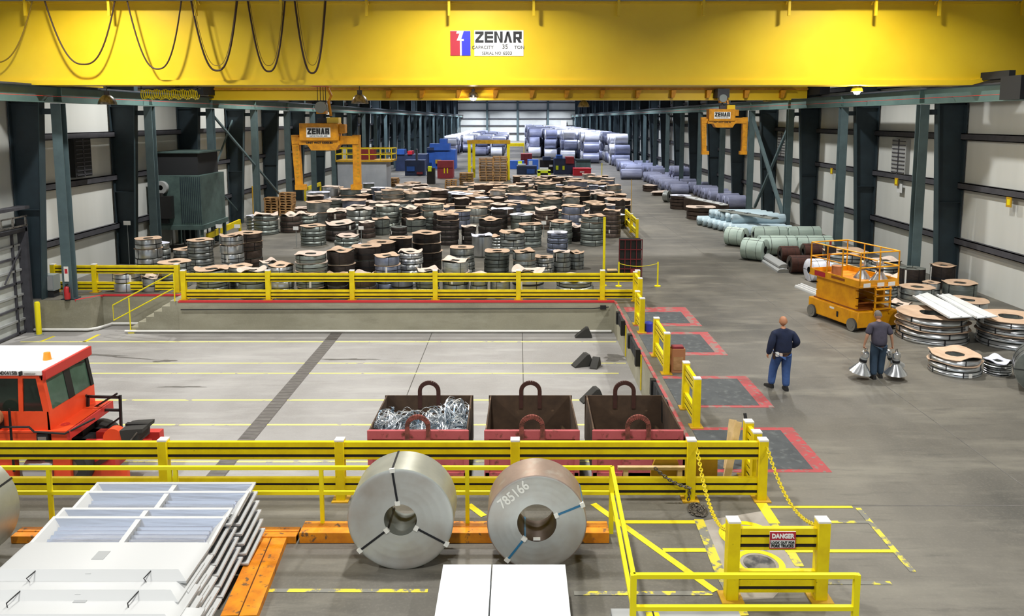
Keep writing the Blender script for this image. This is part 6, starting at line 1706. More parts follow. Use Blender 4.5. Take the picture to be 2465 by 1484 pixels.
m = TM(); m.box(atY(184, 960, YU).x, atY(203, 960, YU).x, YU - 0.3, YU, zd, atY(190, 946, YU).z, 'tractor_orange'); tb(m, 'air_cleaner_box')
m = TM(); m.box(xback + 0.4, xb0 - 0.5, YT + 0.5, YU - 0.4, zd, zw0 + 0.15, 'black'); tb(m, 'seat')
m = TM(); xd = T(166, 1036).x
m.box(xback - 4.5, xd, YT - 0.05, YU, zd - 0.04, zd, 'tractor_orange'); m.box(xd - 0.02, xd + 0.04, YT - 0.05, YU, zd - 0.18, zd, 'tractor_red')
m.lathe([(0.02, 0.001), (0.09, 0.001), (0.09, 0.004)], 'tractor_red', 16, Matrix.Translation((T(136, 1022).x, YT + 0.3, zd))); tb(m, 'deck', bevel=0.01)
m = TM(); m.box(xback - 4.5, T(90, 1050).x, YT - 0.02, YT + 0.1, PZ + 0.72, zd - 0.04, 'tractor_orange'); m.box(T(125, 1050).x, T(165, 1050).x, YT - 0.02, YT + 0.1, PZ + 0.72, zd - 0.04, 'tractor_orange'); tb(m, 'fender')
m = TM(); m.box(T(92, 1050).x, T(119, 1050).x, YT - 0.06, YT + 0.05, zd - 0.32, zd - 0.07, 'black'); m.box(T(96, 1050).x, T(116, 1050).x, YT - 0.075, YT - 0.06, zd - 0.25, zd - 0.12, 'alu'); tb(m, 'headlamp')
m = TM(); m.tube([(T(0, 1022).x - 3, YT - 0.14, zd + 0.12), (T(80, 1022).x, YT - 0.14, zd + 0.12), (T(92, 1026).x, YT - 0.14, zd + 0.02), (T(165, 1037).x, YT - 0.14, zd - 0.02), (T(165, 1037).x + 0.2, YT + 0.6, zd - 0.0)], 0.022, 'black', 8)
for px in (33, 36): m.cyl((T(px, 1000).x, YT - 0.14, PZ + 0.5), (T(px, 1000).x, YT - 0.14, zd + 0.5), 0.014, 'black', 6)
tb(m, 'grab_rail')
m = TM(); m.box(-15.6, -7.7, YT + 0.45, YT + 0.65, PZ + 0.55, PZ + 0.85, 'tractor_red'); m.box(-15.6, -7.7, YU - 0.65, YU - 0.45, PZ + 0.55, PZ + 0.85, 'tractor_red'); tb(m, 'chassis')
m = TM(); m.cyl((T(57, 1110).x, YT + 0.12, PZ + 0.45), (T(126, 1110).x, YT + 0.12, PZ + 0.45), 0.19, 'alu', 24); m.box(T(52, 1110).x, T(128, 1110).x, YT + 0.2, YT + 0.45, PZ + 0.3, PZ + 0.75, 'black'); tb(m, 'fuel_tank')
m = TM(); m.box(T(0, 1110).x - 1.5, T(30, 1110).x, YT, YT + 0.2, PZ + 0.25, PZ + 0.75, 'tractor_orange'); m.box(T(127, 1110).x, T(168, 1110).x, YT, YT + 0.2, PZ + 0.30, PZ + 0.75, 'tractor_orange'); tb(m, 'battery_box')
for X in (-12.9, -9.2):
    for y0, y1 in ((YT + 0.05, YT + 0.36), (YU - 0.36, YU - 0.05)):
        if X > -9 and y0 < 15.5: y0 += 0.15; y1 += 0.15
        m = TM(); Mr = Matrix.Translation((X, y0, PZ + 0.47)) @ Matrix.Rotation(-pi / 2, 4, 'X'); w = y1 - y0
        m.lathe([(0.0, 0.05), (0.24, 0.05), (0.26, 0.0), (0.44, 0.0), (0.47, 0.04), (0.47, w - 0.04), (0.44, w), (0.0, w)], 'rubber', 28, Mr, mats=['wheel_grey', 'rubber', 'rubber', 'rubber', 'rubber', 'rubber', 'rubber']); tb(m, 'wheel')
# rear platform frame and fifth wheel
m = TM(); yr = 16.4
def R3(px, py, Y=yr): return atY(px, py, Y)
for (pa, pb, w) in (((212, 952), (212, 1045), .05), ((289, 952), (292, 1042), .05), ((212, 955), (289, 957), .05), ((214, 987), (289, 988), .05), ((218, 987), (282, 948), .04), ((232, 990), (232, 1042), .04), ((224, 1052), (289, 1006), .04), ((190, 946), (212, 955), .04)):
    m.bar(R3(*pa), R3(*pb), w, w, 'black', up=(0, 1, 0))
tb(m, 'rear_guard_frame')
m = TM(); m.box(R3(214, 1000).x, R3(228, 1000).x, yr - 0.5, yr, R3(220, 1042).z, R3(220, 990).z, 'black'); m.box(R3(165, 1050).x, R3(250, 1050).x, YT + 0.3, yr + 0.1, PZ + 0.85, R3(220, 1052).z - 0.1, 'hole_dark'); tb(m, 'hydraulic_tank')
m = TM(); yk = 15.7
A = atY(278, 1050, yk); Mr = Matrix.Translation((A.x, yk - 0.12, A.z)) @ Matrix.Rotation(-pi / 2, 4, 'X')
m.lathe([(0, 0), (0.2, 0), (0.2, 0.2), (0, 0.2)], 'tractor_orange', 24, Mr)
m.box(atY(180, 1100, yk).x, atY(295, 1100, yk).x, yk - 0.3, yk + 0.3, PZ + 0.35, PZ + 0.72, 'tractor_red')
m.bar(atY(190, 1145, yk), atY(285, 1060, yk), 0.2, 0.16, 'tractor_orange', up=(0, 1, 0)); m.bar(atY(215, 1130, yk - .3), atY(260, 1100, yk - .3), 0.1, 0.1, 'rust_dark', up=(0, 1, 0)); m.bar(atY(185, 1142, yk - .2), atY(310, 1140, yk - .2), 0.2, 0.1, 'tractor_orange', up=(0, 1, 0))
tb(m, 'lift_boom')
m = TM(); B = atY(330, 1040, yk)
m.prism([(B.x - 0.24, yk - 0.25, B.z + 0.12), (B.x - 0.2, yk - 0.25, B.z - 0.12), (B.x + 0.12, yk - 0.25, B.z - 0.16), (B.x + 0.14, yk - 0.25, B.z + 0.05), (B.x + 0.23, yk - 0.25, B.z + 0.08), (B.x + 0.24, yk - 0.25, B.z + 0.16), (B.x - 0.1, yk - 0.25, B.z + 0.14)], (0, 0.55, 0), 'rubber')
m.bar((B.x - 0.02, yk - 0.28, B.z - 0.1), (B.x + 0.14, yk - 0.28, B.z + 0.1), 0.03, 0.03, 'lamp_metal'); m.box(B.x - 0.24, B.x + 0.24, yk + 0.0, yk + 0.1, B.z + 0.1, B.z + 0.17, 'black')
m.bar((B.x - 0.3, yk, B.z - 0.4), (B.x, yk, B.z - 0.05), 0.15, 0.1, 'rust_dark', up=(0, 1, 0))
tb(m, 'fifth_wheel')
m = TM(); C_ = atY(201, 880, 16.9)
m.tube([(C_.x - 0.15, 16.7, C_.z + 0.05), (C_.x + 0.02, 16.9, C_.z + 0.08), (C_.x + 0.02, 16.9, C_.z - 0.45)], 0.012, 'black', 6); m.box(C_.x - 0.08, C_.x + 0.02, 16.86, 16.9, C_.z - 0.35, C_.z + 0.02, 'tape_grey'); tb(m, 'mirror')
m = TM(); A = atY(-2, 1005, YT - 0.25); m.cyl((A.x - 0.1, YT - 0.3, A.z), (A.x - 0.1, YT - 0.22, A.z), 0.17, 'tan_box', 18); m.box(A.x - 0.12, A.x - 0.08, YT - 0.3, YT, A.z - 0.3, A.z - 0.1, 'black'); tb(m, 'round_mirror')

# ================================================================== scissor lift
cc = flr(2055, 797)
SL = empty('scissor_lift', (10.55, 24.2, 0), radians(17), 'orange scissor lift parked in the aisle with a work platform and railing', 'scissor lift')
def sb(m, nm, bevel=0.0, par=SL): return m.build(nm, par, bevel=bevel)
hw, hl = 0.72, 1.15
m = MB(); m.box(-hw, hw, -hl, hl, 0.13, 0.62, 'lift_orange')
m.box(-hw + 0.1, hw - 0.05, -hl + 0.15, hl - 0.1, 0.62, 0.66, 'lift_dark'); sb(m, 'chassis', 0.02)
m = MB(); m.box(-hw - 0.012, -hw, -hl + 0.35, hl - 0.35, 0.16, 0.60, 'lift_orange'); m.box(-hw - 0.02, -hw - 0.012, -0.3, -0.22, 0.28, 0.45, 'black'); m.box(-hw - 0.02, -hw - 0.012, -0.1, 0.1, 0.48, 0.54, 'sign_white'); sb(m, 'side_door')
for sx in (-1, 1):
    for sy in (-1, 1):
        m = MB(); Mr = Matrix.Translation((sx * (hw - 0.02) - 0.09, sy * (hl - 0.22), 0.2)) @ Matrix.Rotation(pi / 2, 4, 'Y')
        m.lathe([(0, 0), (0.1, 0), (0.1, 0.01), (0.19, 0.0), (0.2, 0.02), (0.2, 0.16), (0.19, 0.18), (0.1, 0.17), (0, 0.18)], 'rubber', 22, Mr, mats=['wheel_grey', 'wheel_grey', 'wheel_grey', 'rubber', 'rubber', 'rubber', 'wheel_grey', 'wheel_grey']); sb(m, 'wheel')
for k in range(6):
    z = 0.68 + k * 0.118
    for x in (-hw + 0.16, hw - 0.30):
        m = MB(); m.bar((x, -hl + 0.25, z + 0.02 * (k % 2)), (x, hl - 0.2, z + 0.05 - 0.02 * (k % 2)), 0.07, 0.1, 'lift_orange'); sb(m, 'scissor_arm')
m = MB(); m.box(-hw + 0.12, -hw + 0.16, -hl + 0.3, hl - 0.25, 0.66, 1.36, 'lift_orange'); sb(m, 'scissor_cover')
m = MB()
for y in (-hl + 0.35, -0.2, 0.4, hl - 0.3):
    m.cyl((-hw + 0.14, y, 0.8), (hw - 0.2, y, 0.8), 0.03, 'lift_dark', 8)
sb(m, 'pivot_pins')
zp = 1.42
m = MB(); m.box(-hw, hw, -hl - 0.02, hl + 0.02, zp - 0.06, zp, 'lift_orange'); m.box(-hw + 0.03, hw - 0.03, -hl, hl, zp, zp + 0.004, 'orange_beam')
for (x0, x1, y0, y1) in ((-hw, -hw + 0.03, -hl, hl), (hw - 0.03, hw, -hl, hl), (-hw, hw, -hl, -hl + 0.03), (-hw, hw, hl - 0.03, hl)): m.box(x0, x1, y0, y1, zp, zp + 0.15, 'lift_orange')
sb(m, 'platform')
for x0 in (-0.6, -0.1, 0.3):
    m = MB(); m.box(x0, x0 + 0.25, -hl - 0.03, -hl - 0.02, zp - 0.04, zp + 0.08, 'sign_white'); sb(m, 'warning_label')
m = MB(); m.box(-hw - 0.01, -hw, 0.4, 0.9, zp - 0.03, zp + 0.12, 'danger_red'); sb(m, 'red_label')
m = MB(); m.box(-hw - 0.01, -hw, -0.5, 0.1, zp + 0.02, zp + 0.1, 'lift_dark'); sb(m, 'faded_label')
zt2_ = 2.42
m = MB(); r = 0.022
ys = (-hl + 0.02, -0.35, 0.35, hl - 0.02)
for x in (-hw + 0.02, hw - 0.02):
    for y in ys: m.cyl((x, y, zp), (x, y, zt2_), r, 'lift_orange', 8)
    for z in (zt2_, zp + 0.55): m.cyl((x, ys[0], z), (x, ys[-1], z), r, 'lift_orange', 8)
for y in (ys[0], ys[-1]):
    for z in (zt2_, zp + 0.55): m.cyl((-hw + 0.02, y, z), (hw - 0.02, y, z), r, 'lift_orange', 8)
    m.cyl((0, y, zp), (0, y, zt2_), r, 'lift_orange', 8)
sb(m, 'railing')
m = MB(); m.box(-hw + 0.45, -hw + 0.75, hl - 0.3, hl - 0.12, zt2_ - 0.35, zt2_ - 0.1, 'black'); m.cyl((-hw + 0.6, hl - 0.2, zt2_ - 0.1), (-hw + 0.6, hl - 0.2, zt2_ + 0.02), 0.03, 'container_red', 8); sb(m, 'control_box')
m = MB()
for x in (-0.18, 0.36): m.box(x, x + 0.04, -hl - 0.06, -hl - 0.02, 0.55, zp - 0.06, 'lift_orange')
for k in range(4): m.box(-0.18, 0.4, -hl - 0.10, -hl + 0.02, 0.68 + k * 0.2, 0.71 + k * 0.2, 'lift_orange')
sb(m, 'ladder')
m = MB(); m.cyl((-0.35, 0.3, zp + 0.0), (-0.35, 0.3, zp + 0.35), 0.17, 'tan_box', 18); tag(m.build('bucket', loc=None, parent=None), 'brown bucket standing on the scissor lift platform', 'bucket')
o = bpy.data.objects[[x.name for x in scene.objects if x.name.startswith('bucket')][0]]; Ms = Matrix.Translation(SL.location) @ Matrix.Rotation(radians(17), 4, 'Z')
o.data.transform(Ms)

# ---- reflector lamps (one on the platform, three carried)
def lamp_meshes():
    m = MB(); m.lathe([(0.075, 0.26), (0.10, 0.22), (0.27, 0.0), (0.262, 0.0), (0.095, 0.20)], 'alu', 12, smooth=False); a = m.mesh('reflector')
    m = MB(); m.lathe([(0.08, 0.24), (0.085, 0.26), (0.085, 0.40), (0.0, 0.40)], 'tape_grey', 16); m.lathe([(0.087, 0.28), (0.09, 0.29), (0.09, 0.34), (0.087, 0.35)], 'strap_dark', 16); b = m.mesh('collar')
    m = MB(); m.lathe([(0.0, 0.40), (0.09, 0.40), (0.10, 0.44), (0.095, 0.52), (0.05, 0.56), (0.0, 0.565)], 'alu', 16); m.tube([(-0.03, 0, 0.56), (-0.02, 0, 0.63), (0.02, 0, 0.63), (0.03, 0, 0.56)], 0.008, 'strap_dark', 6); c = m.mesh('ballast')
    return a, b, c
LMS = lamp_meshes()
def refl_lamp(loc, rot, lab, sc=1.0):
    root = empty('reflector_lamp', loc, 0, lab, 'lamp', 'bare metal reflector lamps'); root.rotation_euler = rot; root.scale = (sc,) * 3
    for nm, me in zip(('reflector', 'collar', 'ballast_cap'), LMS):
        o = bpy.data.objects.new(nm, me); col.objects.link(o); o.parent = root
pl = Ms @ Vector((0.38, -0.72, zp + 0.006)); refl_lamp(pl, (0, 0, 0), 'shiny reflector lamp standing on the scissor lift platform', 1.15)
pl = Ms @ Vector((0.25, -0.12, zp + 0.006)); refl_lamp(pl, (0, 0, 0.5), 'shiny reflector lamp standing deeper on the scissor lift platform', 1.0)

# ================================================================== people
def skin(name, V, E, mt, parent, sub=1, root_key=None, loc=None):
    """V: {key: (x, y, z, r)}; one continuous surface grown over the edges"""
    bm = bmesh.new(); L = bm.verts.layers.skin.verify(); idx = {}
    for i, (k, (x, y, z, r)) in enumerate(V.items()):
        v = bm.verts.new((x, y, z)); rr = r if isinstance(r, tuple) else (r, r); v[L].radius = rr; v[L].use_root = (k == root_key) if root_key else (i == 0); idx[k] = v
    for a, b in E: bm.edges.new((idx[a], idx[b]))
    me = bpy.data.meshes.new(name); bm.to_mesh(me); bm.free(); me.materials.append(MATS[mt])
    o = bpy.data.objects.new(name, me); col.objects.link(o); o.parent = parent
    if loc: o.location = loc
    sk = o.modifiers.new('skin', 'SKIN'); sk.use_smooth_shade = True; sk.branch_smoothing = 0.6
    ss = o.modifiers.new('subdiv', 'SUBSURF'); ss.levels = sub; ss.render_levels = sub + 1
    return o
def hand_verts(V, E, key, wrist, palm, dirv, side, curl=0.6):
    """palm + five bent fingers from the wrist key"""
    w = Vector(wrist); p = Vector(palm); d = Vector(dirv).normalized(); s = Vector(side).normalized(); n = d.cross(s)
    V[key + 'palm'] = (*p, 0.032); E.append((key, key + 'palm'))
    for i, (off, ln) in enumerate(((-0.026, 0.062), (-0.009, 0.070), (0.009, 0.066), (0.026, 0.052))):
        a = p + d * 0.035 + s * off; b = a + (d * cos(curl) + n * sin(curl)) * ln * 0.55; c = b + (d * cos(curl * 2.2) + n * sin(curl * 2.2)) * ln * 0.5
        for j, (q, r) in enumerate(((a, 0.0095), (b, 0.0085), (c, 0.0075))):
            V[key + 'f%d%d' % (i, j)] = (*q, r)
        E += [(key + 'palm', key + 'f%d0' % i), (key + 'f%d0' % i, key + 'f%d1' % i), (key + 'f%d1' % i, key + 'f%d2' % i)]
    a = p + s * -0.04 - d * 0.01; b = a + (s * -0.4 + d * 0.8 + n * 0.3).normalized() * 0.04
    V[key + 't0'] = (*a, 0.011); V[key + 't1'] = (*b, 0.009); E += [(key + 'palm', key + 't0'), (key + 't0', key + 't1')]
def head_parts(parent, c, tilt, skin_mt, hair, bald):
    """ellipsoid-like head with nose, brow, ears, eyes, mouth; faces +y"""
    M = Matrix.Translation(c) @ Matrix.Rotation(tilt, 4, 'X')
    m = MB(); n, k = 14, 20; vs = []; fs = []
    for i in range(n + 1):
        a = pi * i / n
        for j in range(k):
            b = 2 * pi * j / k; x = sin(a) * cos(b) * 0.086; y = sin(a) * sin(b) * 0.104; z = cos(a) * 0.120
            if z < -0.03: x *= 1 - 0.18 * (-z - 0.03) / 0.088; y = y * (1 - 0.12 * (-z - 0.03) / 0.088) + (0.012 if y > 0 else 0.02 * 1) * (-z - 0.03) / 0.088
            if abs(b - pi / 2) < 0.25 and -0.035 < z < 0.025: y += 0.016 * (1 - abs(z + 0.015) / 0.05)
            vs.append(M @ Vector((x, y, z)))
    for i in range(n):
        for j in range(k): fs.append((i * k + j, i * k + (j + 1) % k, (i + 1) * k + (j + 1) % k, (i + 1) * k + j))
    m.add(vs, fs, skin_mt, True)
    for s_ in (-1, 1): m.lathe([(0.0, -0.006), (0.022, -0.004), (0.026, 0.006), (0.012, 0.010), (0.0, 0.006)], skin_mt, 12, M @ Matrix.Translation((s_ * 0.088, -0.005, -0.01)) @ Matrix.Rotation(s_ * pi / 2, 4, 'Y') @ Matrix.Diagonal((1.4, 0.9, 1, 1)))
    hd = m.build('head', parent)
    m = MB()
    for s_ in (-1, 1): m.box(s_ * 0.03 - 0.011, s_ * 0.03 + 0.011, 0.092, 0.101, 0.008, 0.018, 'sign_white', M); m.box(s_ * 0.03 - 0.005, s_ * 0.03 + 0.005, 0.095, 0.103, 0.008, 0.018, 'ink', M)
    m.build('eyes', hd)
    m = MB(); m.box(-0.022, 0.022, 0.090, 0.101, -0.060, -0.053, 'leather', M); m.build('mouth', hd)
    if hair:
        m = MB(); vs = []; fs = []; n = 8
        for i in range(n + 1):
            a = (0.02 if not bald else 0.0) + 1.75 * i / n if not bald else 1.1 + 0.75 * i / n
            for j in range(k):
                b = 2 * pi * j / k; aa = a * (0.62 if (0.5 < b < 2.64) else 1.0) if not bald else (a if not (0.4 < b < 2.74) else 1.1)
                vs.append(M @ Vector((sin(aa) * cos(b) * 0.0895, sin(aa) * sin(b) * 0.108, cos(aa) * 0.124)))
        for i in range(n):
            for j in range(k): fs.append((i * k + j, i * k + (j + 1) % k, (i + 1) * k + (j + 1) % k, (i + 1) * k + j))
        m.add(vs, fs, hair, True); m.build('hair', hd)
    return hd
def shoe(parent, x, y, z, rz, pitch=0.0):
    M = Matrix.Translation((x, y, z)) @ Matrix.Rotation(rz, 4, 'Z') @ Matrix.Rotation(pitch, 4, 'X')
    m = MB(); m.M = M
    prof = [(-0.09, 0.0, 0.042, 0.10), (-0.05, 0.0, 0.045, 0.115), (0.02, 0.0, 0.046, 0.09), (0.10, 0.0, 0.05, 0.065), (0.16, 0.0, 0.045, 0.052), (0.19, 0.004, 0.028, 0.035)]
    vs = []; 
    for (yy_, z0, w, h) in prof:
        for (a, b) in ((-1, 0), (-1.0, 0.45), (-0.62, 1.0), (0.62, 1.0), (1.0, 0.45), (1, 0)): vs.append((a * w, yy_, z0 + b * h))
    fs = [(i * 6 + j, i * 6 + (j + 1) % 6, (i + 1) * 6 + (j + 1) % 6, (i + 1) * 6 + j) for i in range(5) for j in range(6)] + [(0, 1, 2, 3, 4, 5), tuple(range(35, 29, -1))]
    m.add(vs, fs, 'boot', True); return m.build('shoe', parent)
# ---- man in the navy jacket
f1 = flr(1880, 938)
P = empty('person', (f1.x, f1.y, 0), radians(4), 'bald person in navy jacket and blue jeans walking away down the aisle', 'person')
V = {'pel': (0, 0, 0.93, 0.13), 'wa': (0, 0, 1.06, 0.13), 'ch': (0, 0.0, 1.27, 0.145), 'nk0': (0, 0.0, 1.45, 0.085), 'nk': (0, 0.015, 1.56, 0.075),
     'ls': (-0.185, 0, 1.40, 0.06), 'le': (-0.28, -0.04, 1.14, 0.045), 'lw': (-0.34, 0.0, 0.90, 0.03), 'rs': (0.185, 0, 1.40, 0.06), 're': (0.32, -0.06, 1.16, 0.045), 'rw': (0.26, 0.18, 1.02, 0.03),
     'lh': (-0.1, 0, 0.88, 0.09), 'lk': (-0.14, 0.16, 0.50, 0.06), 'la': (-0.19, 0.16, 0.12, 0.04), 'rh': (0.1, 0, 0.88, 0.09), 'rk': (0.10, 0.02, 0.48, 0.06), 'ra': (0.09, -0.06, 0.11, 0.04)}
E = [('pel', 'wa'), ('wa', 'ch'), ('ch', 'nk0'), ('nk0', 'nk'), ('ch', 'ls'), ('ls', 'le'), ('le', 'lw'), ('ch', 'rs'), ('rs', 're'), ('re', 'rw'), ('pel', 'lh'), ('lh', 'lk'), ('lk', 'la'), ('pel', 'rh'), ('rh', 'rk'), ('rk', 'ra')]
hand_verts(V, E, 'lw', (-0.34, 0, 0.90), (-0.355, 0.02, 0.85), (-0.1, 0.15, -1), (0, 1, 0.1)); hand_verts(V, E, 'rw', (0.26, 0.18, 1.02), (0.23, 0.225, 1.0), (-0.5, 0.8, -0.3), (0, 0.3, 1))
skin('body', V, E, 'skin', P, 1)
head_parts(P, Vector((0, 0.03, 1.655)), 0.05, 'skin', 'skin', True)
V = {'hem': (0, 0, 0.84, (0.20, 0.16)), 'wa': (0, 0, 1.02, (0.25, 0.19)), 'ch': (0, 0, 1.25, (0.26, 0.19)), 'up': (0, 0, 1.41, (0.17, 0.13)), 'cl': (0, 0.01, 1.52, 0.085),
     'ls': (-0.215, 0, 1.37, 0.105), 'le': (-0.30, -0.045, 1.13, 0.092), 'lw': (-0.345, 0.0, 0.86, 0.065), 'rs': (0.215, 0, 1.37, 0.105), 're': (0.335, -0.06, 1.15, 0.095), 'rw': (0.28, 0.15, 1.0, 0.065)}
E = [('hem', 'wa'), ('wa', 'ch'), ('ch', 'up'), ('up', 'cl'), ('up', 'ls'), ('ls', 'le'), ('le', 'lw'), ('up', 'rs'), ('rs', 're'), ('re', 'rw')]
skin('jacket', V, E, 'jacket_navy', P, 1)
V = {'pel': (0, 0, 1.0, (0.20, 0.15)), 'lh': (-0.105, 0.01, 0.84, 0.135), 'lk': (-0.145, 0.15, 0.50, 0.108), 'la': (-0.19, 0.15, 0.07, 0.088), 'rh': (0.105, 0, 0.84, 0.135), 'rk': (0.11, 0.02, 0.48, 0.108), 'ra': (0.095, -0.05, 0.07, 0.088)}
E = [('pel', 'lh'), ('lh', 'lk'), ('lk', 'la'), ('pel', 'rh'), ('rh', 'rk'), ('rk', 'ra')]
skin('jeans', V, E, 'denim', P, 1)
shoe(P, -0.20, 0.17, 0.0, 0.35, 0.0); shoe(P, 0.095, -0.05, 0.0, -0.1, 0.0)
m = MB(); m.box(-0.22, -0.15, -0.17, -0.10, 0.86, 0.95, 'tag_white'); m.box(-0.26, -0.22, -0.12, -0.05, 0.78, 0.92, 'leather'); m.box(-0.14, -0.07, -0.18, -0.13, 0.86, 0.93, 'card_pale'); m.build('belt_pouch', P)
m = MB(); m.lathe([(0.20, 0.90), (0.205, 0.90), (0.205, 0.94), (0.20, 0.94)], 'leather', 24, Matrix.Diagonal((1, 0.75, 1, 1))); m.build('belt', P)
# ---- man carrying lamps
f2 = flr(2112, 912)
Q = empty('person', (f2.x, f2.y, 0), radians(-3), 'person in grey t-shirt and faded jeans carrying reflector lamps in both hands', 'person')
V = {'pel': (0, 0, 0.90, 0.12), 'wa': (0, 0.01, 1.03, 0.115), 'ch': (0, 0.05, 1.24, 0.13), 'nk0': (0, 0.09, 1.40, 0.08), 'nk': (0, 0.13, 1.49, 0.07),
     'ls': (-0.18, 0.06, 1.36, 0.055), 'le': (-0.29, 0.02, 1.09, 0.042), 'lw': (-0.33, 0.07, 0.84, 0.028), 'rs': (0.18, 0.06, 1.36, 0.055), 're': (0.29, 0.02, 1.09, 0.042), 'rw': (0.35, 0.07, 0.84, 0.028),
     'lh': (-0.09, 0, 0.86, 0.085), 'lk': (-0.10, 0.05, 0.48, 0.055), 'la': (-0.10, 0.0, 0.11, 0.038), 'rh': (0.09, 0, 0.86, 0.085), 'rk': (0.10, 0.08, 0.48, 0.055), 'ra': (0.09, 0.1, 0.12, 0.038)}
E = [('pel', 'wa'), ('wa', 'ch'), ('ch', 'nk0'), ('nk0', 'nk'), ('ch', 'ls'), ('ls', 'le'), ('le', 'lw'), ('ch', 'rs'), ('rs', 're'), ('re', 'rw'), ('pel', 'lh'), ('lh', 'lk'), ('lk', 'la'), ('pel', 'rh'), ('rh', 'rk'), ('rk', 'ra')]
hand_verts(V, E, 'lw', (-0.33, .07, .84), (-0.335, 0.08, 0.79), (0, 0.1, -1), (0, 1, 0.1), 1.1); hand_verts(V, E, 'rw', (0.35, .07, .84), (0.355, 0.08, 0.79), (0, 0.1, -1), (0, 1, 0.1), -1.1)
skin('body', V, E, 'skin_arm', Q, 1)
head_parts(Q, Vector((0, 0.17, 1.565)), -0.35, 'skin_arm', 'hair_grey', False)
V = {'hem': (0, 0, 0.80, (0.185, 0.15)), 'wa': (0, 0.01, 0.98, (0.21, 0.165)), 'ch': (0, 0.05, 1.22, (0.225, 0.165)), 'up': (0, 0.08, 1.36, (0.15, 0.115)), 'cl': (0, 0.105, 1.45, 0.075),
     'ls': (-0.195, 0.06, 1.335, 0.092), 'le': (-0.28, 0.03, 1.10, 0.085), 'rs': (0.195, 0.06, 1.335, 0.092), 're': (0.28, 0.03, 1.10, 0.085)}
E = [('hem', 'wa'), ('wa', 'ch'), ('ch', 'up'), ('up', 'cl'), ('up', 'ls'), ('ls', 'le'), ('up', 'rs'), ('rs', 're')]
skin('t_shirt', V, E, 'shirt_grey', Q, 1)
V = {'pel': (0, 0, 0.97, (0.175, 0.135)), 'lh': (-0.09, 0.01, 0.82, 0.122), 'lk': (-0.10, 0.05, 0.48, 0.10), 'la': (-0.10, 0.0, 0.07, 0.084), 'rh': (0.09, 0, 0.82, 0.122), 'rk': (0.10, 0.08, 0.48, 0.10), 'ra': (0.095, 0.10, 0.07, 0.084)}
E = [('pel', 'lh'), ('lh', 'lk'), ('lk', 'la'), ('pel', 'rh'), ('rh', 'rk'), ('rk', 'ra')]
skin('jeans', V, E, 'denim_dark', Q, 1)
shoe(Q, -0.105, 0.0, 0.0, 0.1); shoe(Q, 0.10, 0.10, 0.0, -0.1)
MQ = Matrix.Translation(Q.location) @ Matrix.Rotation(radians(-3), 4, 'Z')
refl_lamp(MQ @ Vector((-0.42, 0.02, 0.16)), (0.12, 0.15, 0), 'shiny reflector lamp carried in the left hand of the t-shirt wearer', 1.0)
refl_lamp(MQ @ Vector((0.42, -0.02, 0.16)), (0.08, -0.10, 0.4), 'shiny reflector lamp carried in the right hand, the nearer of the two', 1.0)
refl_lamp(MQ @ Vector((0.52, 0.25, 0.22)), (-0.15, -0.45, 0.4), 'shiny reflector lamp carried in the right hand, tucked behind the other', 0.9)
# ---- white channels
def channel(name, a, b, w, h, mt, lab, grp, z=0.0, holes=False):
    a = Vector(a); b = Vector(b); root = a.lerp(b, 0.5); d = b - a
    m = MB()
    n = d.normalized(); s_ = Vector((n.y, -n.x, 0)) * w / 2
    O = Vector((root.x, root.y, 0)); A, B = a - O, b - O
    za, zb_ = A.z, B.z
    arc = [(-1, 0.0), (-0.95, 0.45), (-0.6, 0.85), (0, 1.0), (0.6, 0.85), (0.95, 0.45), (1, 0.0)]
    vs = [A + s_ * u + Vector((0, 0, v * h)) for u, v in arc] + [B + s_ * u + Vector((0, 0, v * h)) for u, v in arc]
    k = len(arc)
    fs = [(i, i + 1, k + i + 1, k + i) for i in range(k - 1)] + [tuple(range(k)), tuple(range(2 * k - 1, k - 1, -1)), (0, k, 2 * k - 1, k - 1)]
    m.add(vs, fs, mt)
    if holes:
        for q in (0.2, 0.5, 0.8):
            c = A.lerp(B, q); 
            for u in (-0.35, 0.35): m.bar(c + s_ * u + Vector((0, 0, h * 0.97)) - n * 0.12, c + s_ * u + Vector((0, 0, h * 0.97)) + n * 0.12, 0.1, 0.03, 'hole_dark')
    tag(m.build(name, loc=O), lab, 'steel channel', grp)
GCH = 'pale steel channels along the right side'
a, b = flr(1840, 626), flr(1887, 657); channel('steel_channel', a, b, 0.55, 0.16, 'tape_grey', 'grey-topped white channel in front of the brown coils, the lower one', GCH)
channel('steel_channel', a + Vector((0.06, 0.25, 0.165)), b + Vector((0.1, 0.2, 0.165)), 0.5, 0.16, 'tape_grey', 'grey-topped white channel in front of the brown coils, stacked on the other', GCH)
a, b = flr(1916, 692), flr(2000, 727)
for k in range(3):
    o_ = Vector((0.16 * k, 0.16 * k, 0)); channel('steel_channel', a + o_, b + o_, 0.13, 0.10, 'white_paint', 'long white channel on the floor beside the orange lift, %s from the aisle' % ordw(k + 1), GCH)
a, b = Vector((11.9, 45.3, 1.05)), Vector((13.9, 41.9, 1.0)); 
channel('steel_channel', a, b, 0.6, 0.10, 'coil_face', 'grey perforated channel lying across the pale blue rolls', GCH, holes=True)
pA, pB = flr(1660, 476, 0.9), flr(1745, 492, 0.9)
m = MB(); 
for s_ in (0, 1): m.bar(pA + Vector((0, s_ * 0.6, 0)), pB + Vector((0, s_ * 0.6, -0.05)), 0.5, 0.05, 'white_matt')
m.bar(Vector((pA.x, pA.y + .3, .44)), Vector((pB.x, pB.y + .3, .42)), 0.8, 0.86, 'steel_brown')
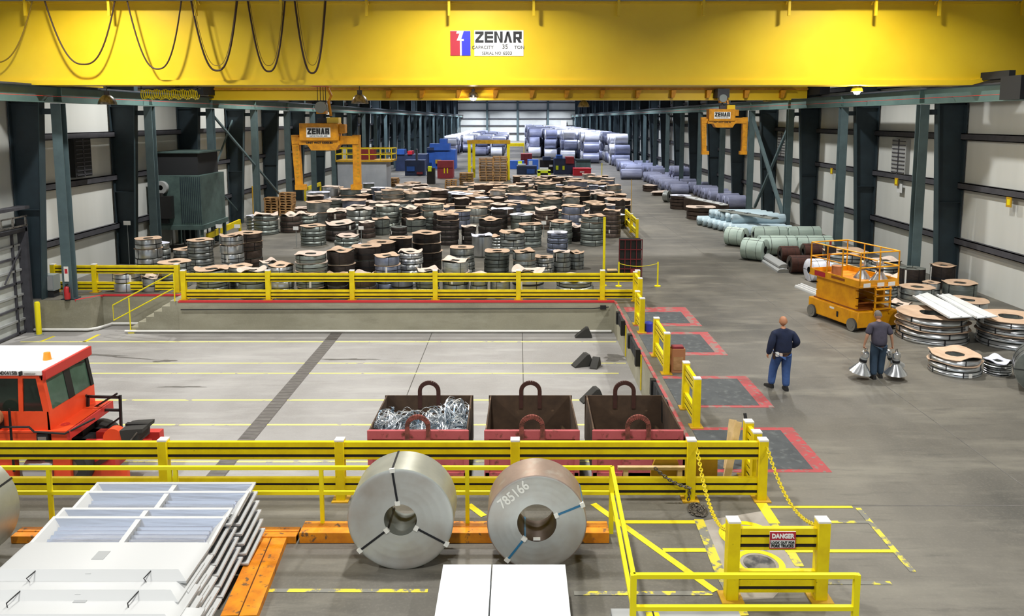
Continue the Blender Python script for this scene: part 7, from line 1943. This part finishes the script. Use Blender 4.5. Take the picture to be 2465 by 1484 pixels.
for q in (0.2, 0.45, 0.7, 0.9):
    c_ = pA.lerp(pB, q); m.bar(c_ + Vector((-0.1, 0.0, 0.03)), c_ + Vector((0.1, 0.0, 0.02)), 0.12, 0.02, 'hole_dark')
tag(m.build('perforated_sheet_stack'), 'stack topped by a white perforated sheet beside the right wall', 'sheet stack')
for k, (px, py, w, lab) in enumerate(((1590, 430, 0.9, 'pale sheet lying at the aisle edge by the lavender rolls, farthest'), (1606, 443, 0.9, 'pale sheet lying at the aisle edge by the lavender rolls, second'), (1585, 470, 0.8, 'crumpled pale sheet at the aisle edge before the upright coil'))):
    c = flr(px, py); m = MB(); z = 0.25
    m.prism([(-w, -0.6, z), (w * 0.6, -0.9, z + 0.05), (w, 0.5, z + 0.12), (-w * 0.4, 0.8, z)], (0, 0, 0.03), 'card_pale'); m.box(-w * 0.6, w * 0.5, -0.4, 0.4, 0, z, 'steel_brown')
    tag(m.build('flat_sheet', loc=(c.x, c.y, 0)), lab, 'sheet', 'pale sheets at the aisle edge')
# white drip trays lying on the right hand coils
zt_ = 1.0
def sheet_tray(pts, lab):
    P_ = [flr(x, y, z) for x, y, z in pts]
    m = MB(); m.prism(P_, (0, 0, 0.025), 'white_matt')
    n = len(P_)
    m.bar(P_[0] + Vector((0, 0, 0.04)), P_[3] + Vector((0, 0, 0.04)), 0.04, 0.05, 'white_matt'); mid = [P_[0].lerp(P_[1], 0.45), P_[3].lerp(P_[2], 0.45)]
    m.bar(mid[0] + Vector((0, 0, 0.035)), mid[1] + Vector((0, 0, 0.035)), 0.05, 0.03, 'white_matt')
    tag(m.build('bent_sheet'), lab, 'bent sheet', 'bent white sheets on the right wall coils')
sheet_tray([(2198, 716, .90), (2232, 706, .90), (2350, 764, .90), (2284, 768, .90)], 'bent white sheet lying on the big coil stack, the one toward the aisle')
sheet_tray([(2256, 713, .92), (2284, 709, .92), (2402, 764, .92), (2350, 768, .92)], 'bent white sheet lying on the big coil stack, the one toward the wall')
for k, (px, py, Y_, lab) in enumerate(((2187, 657, 0, ''), (2261, 658, 0, ''))): pass
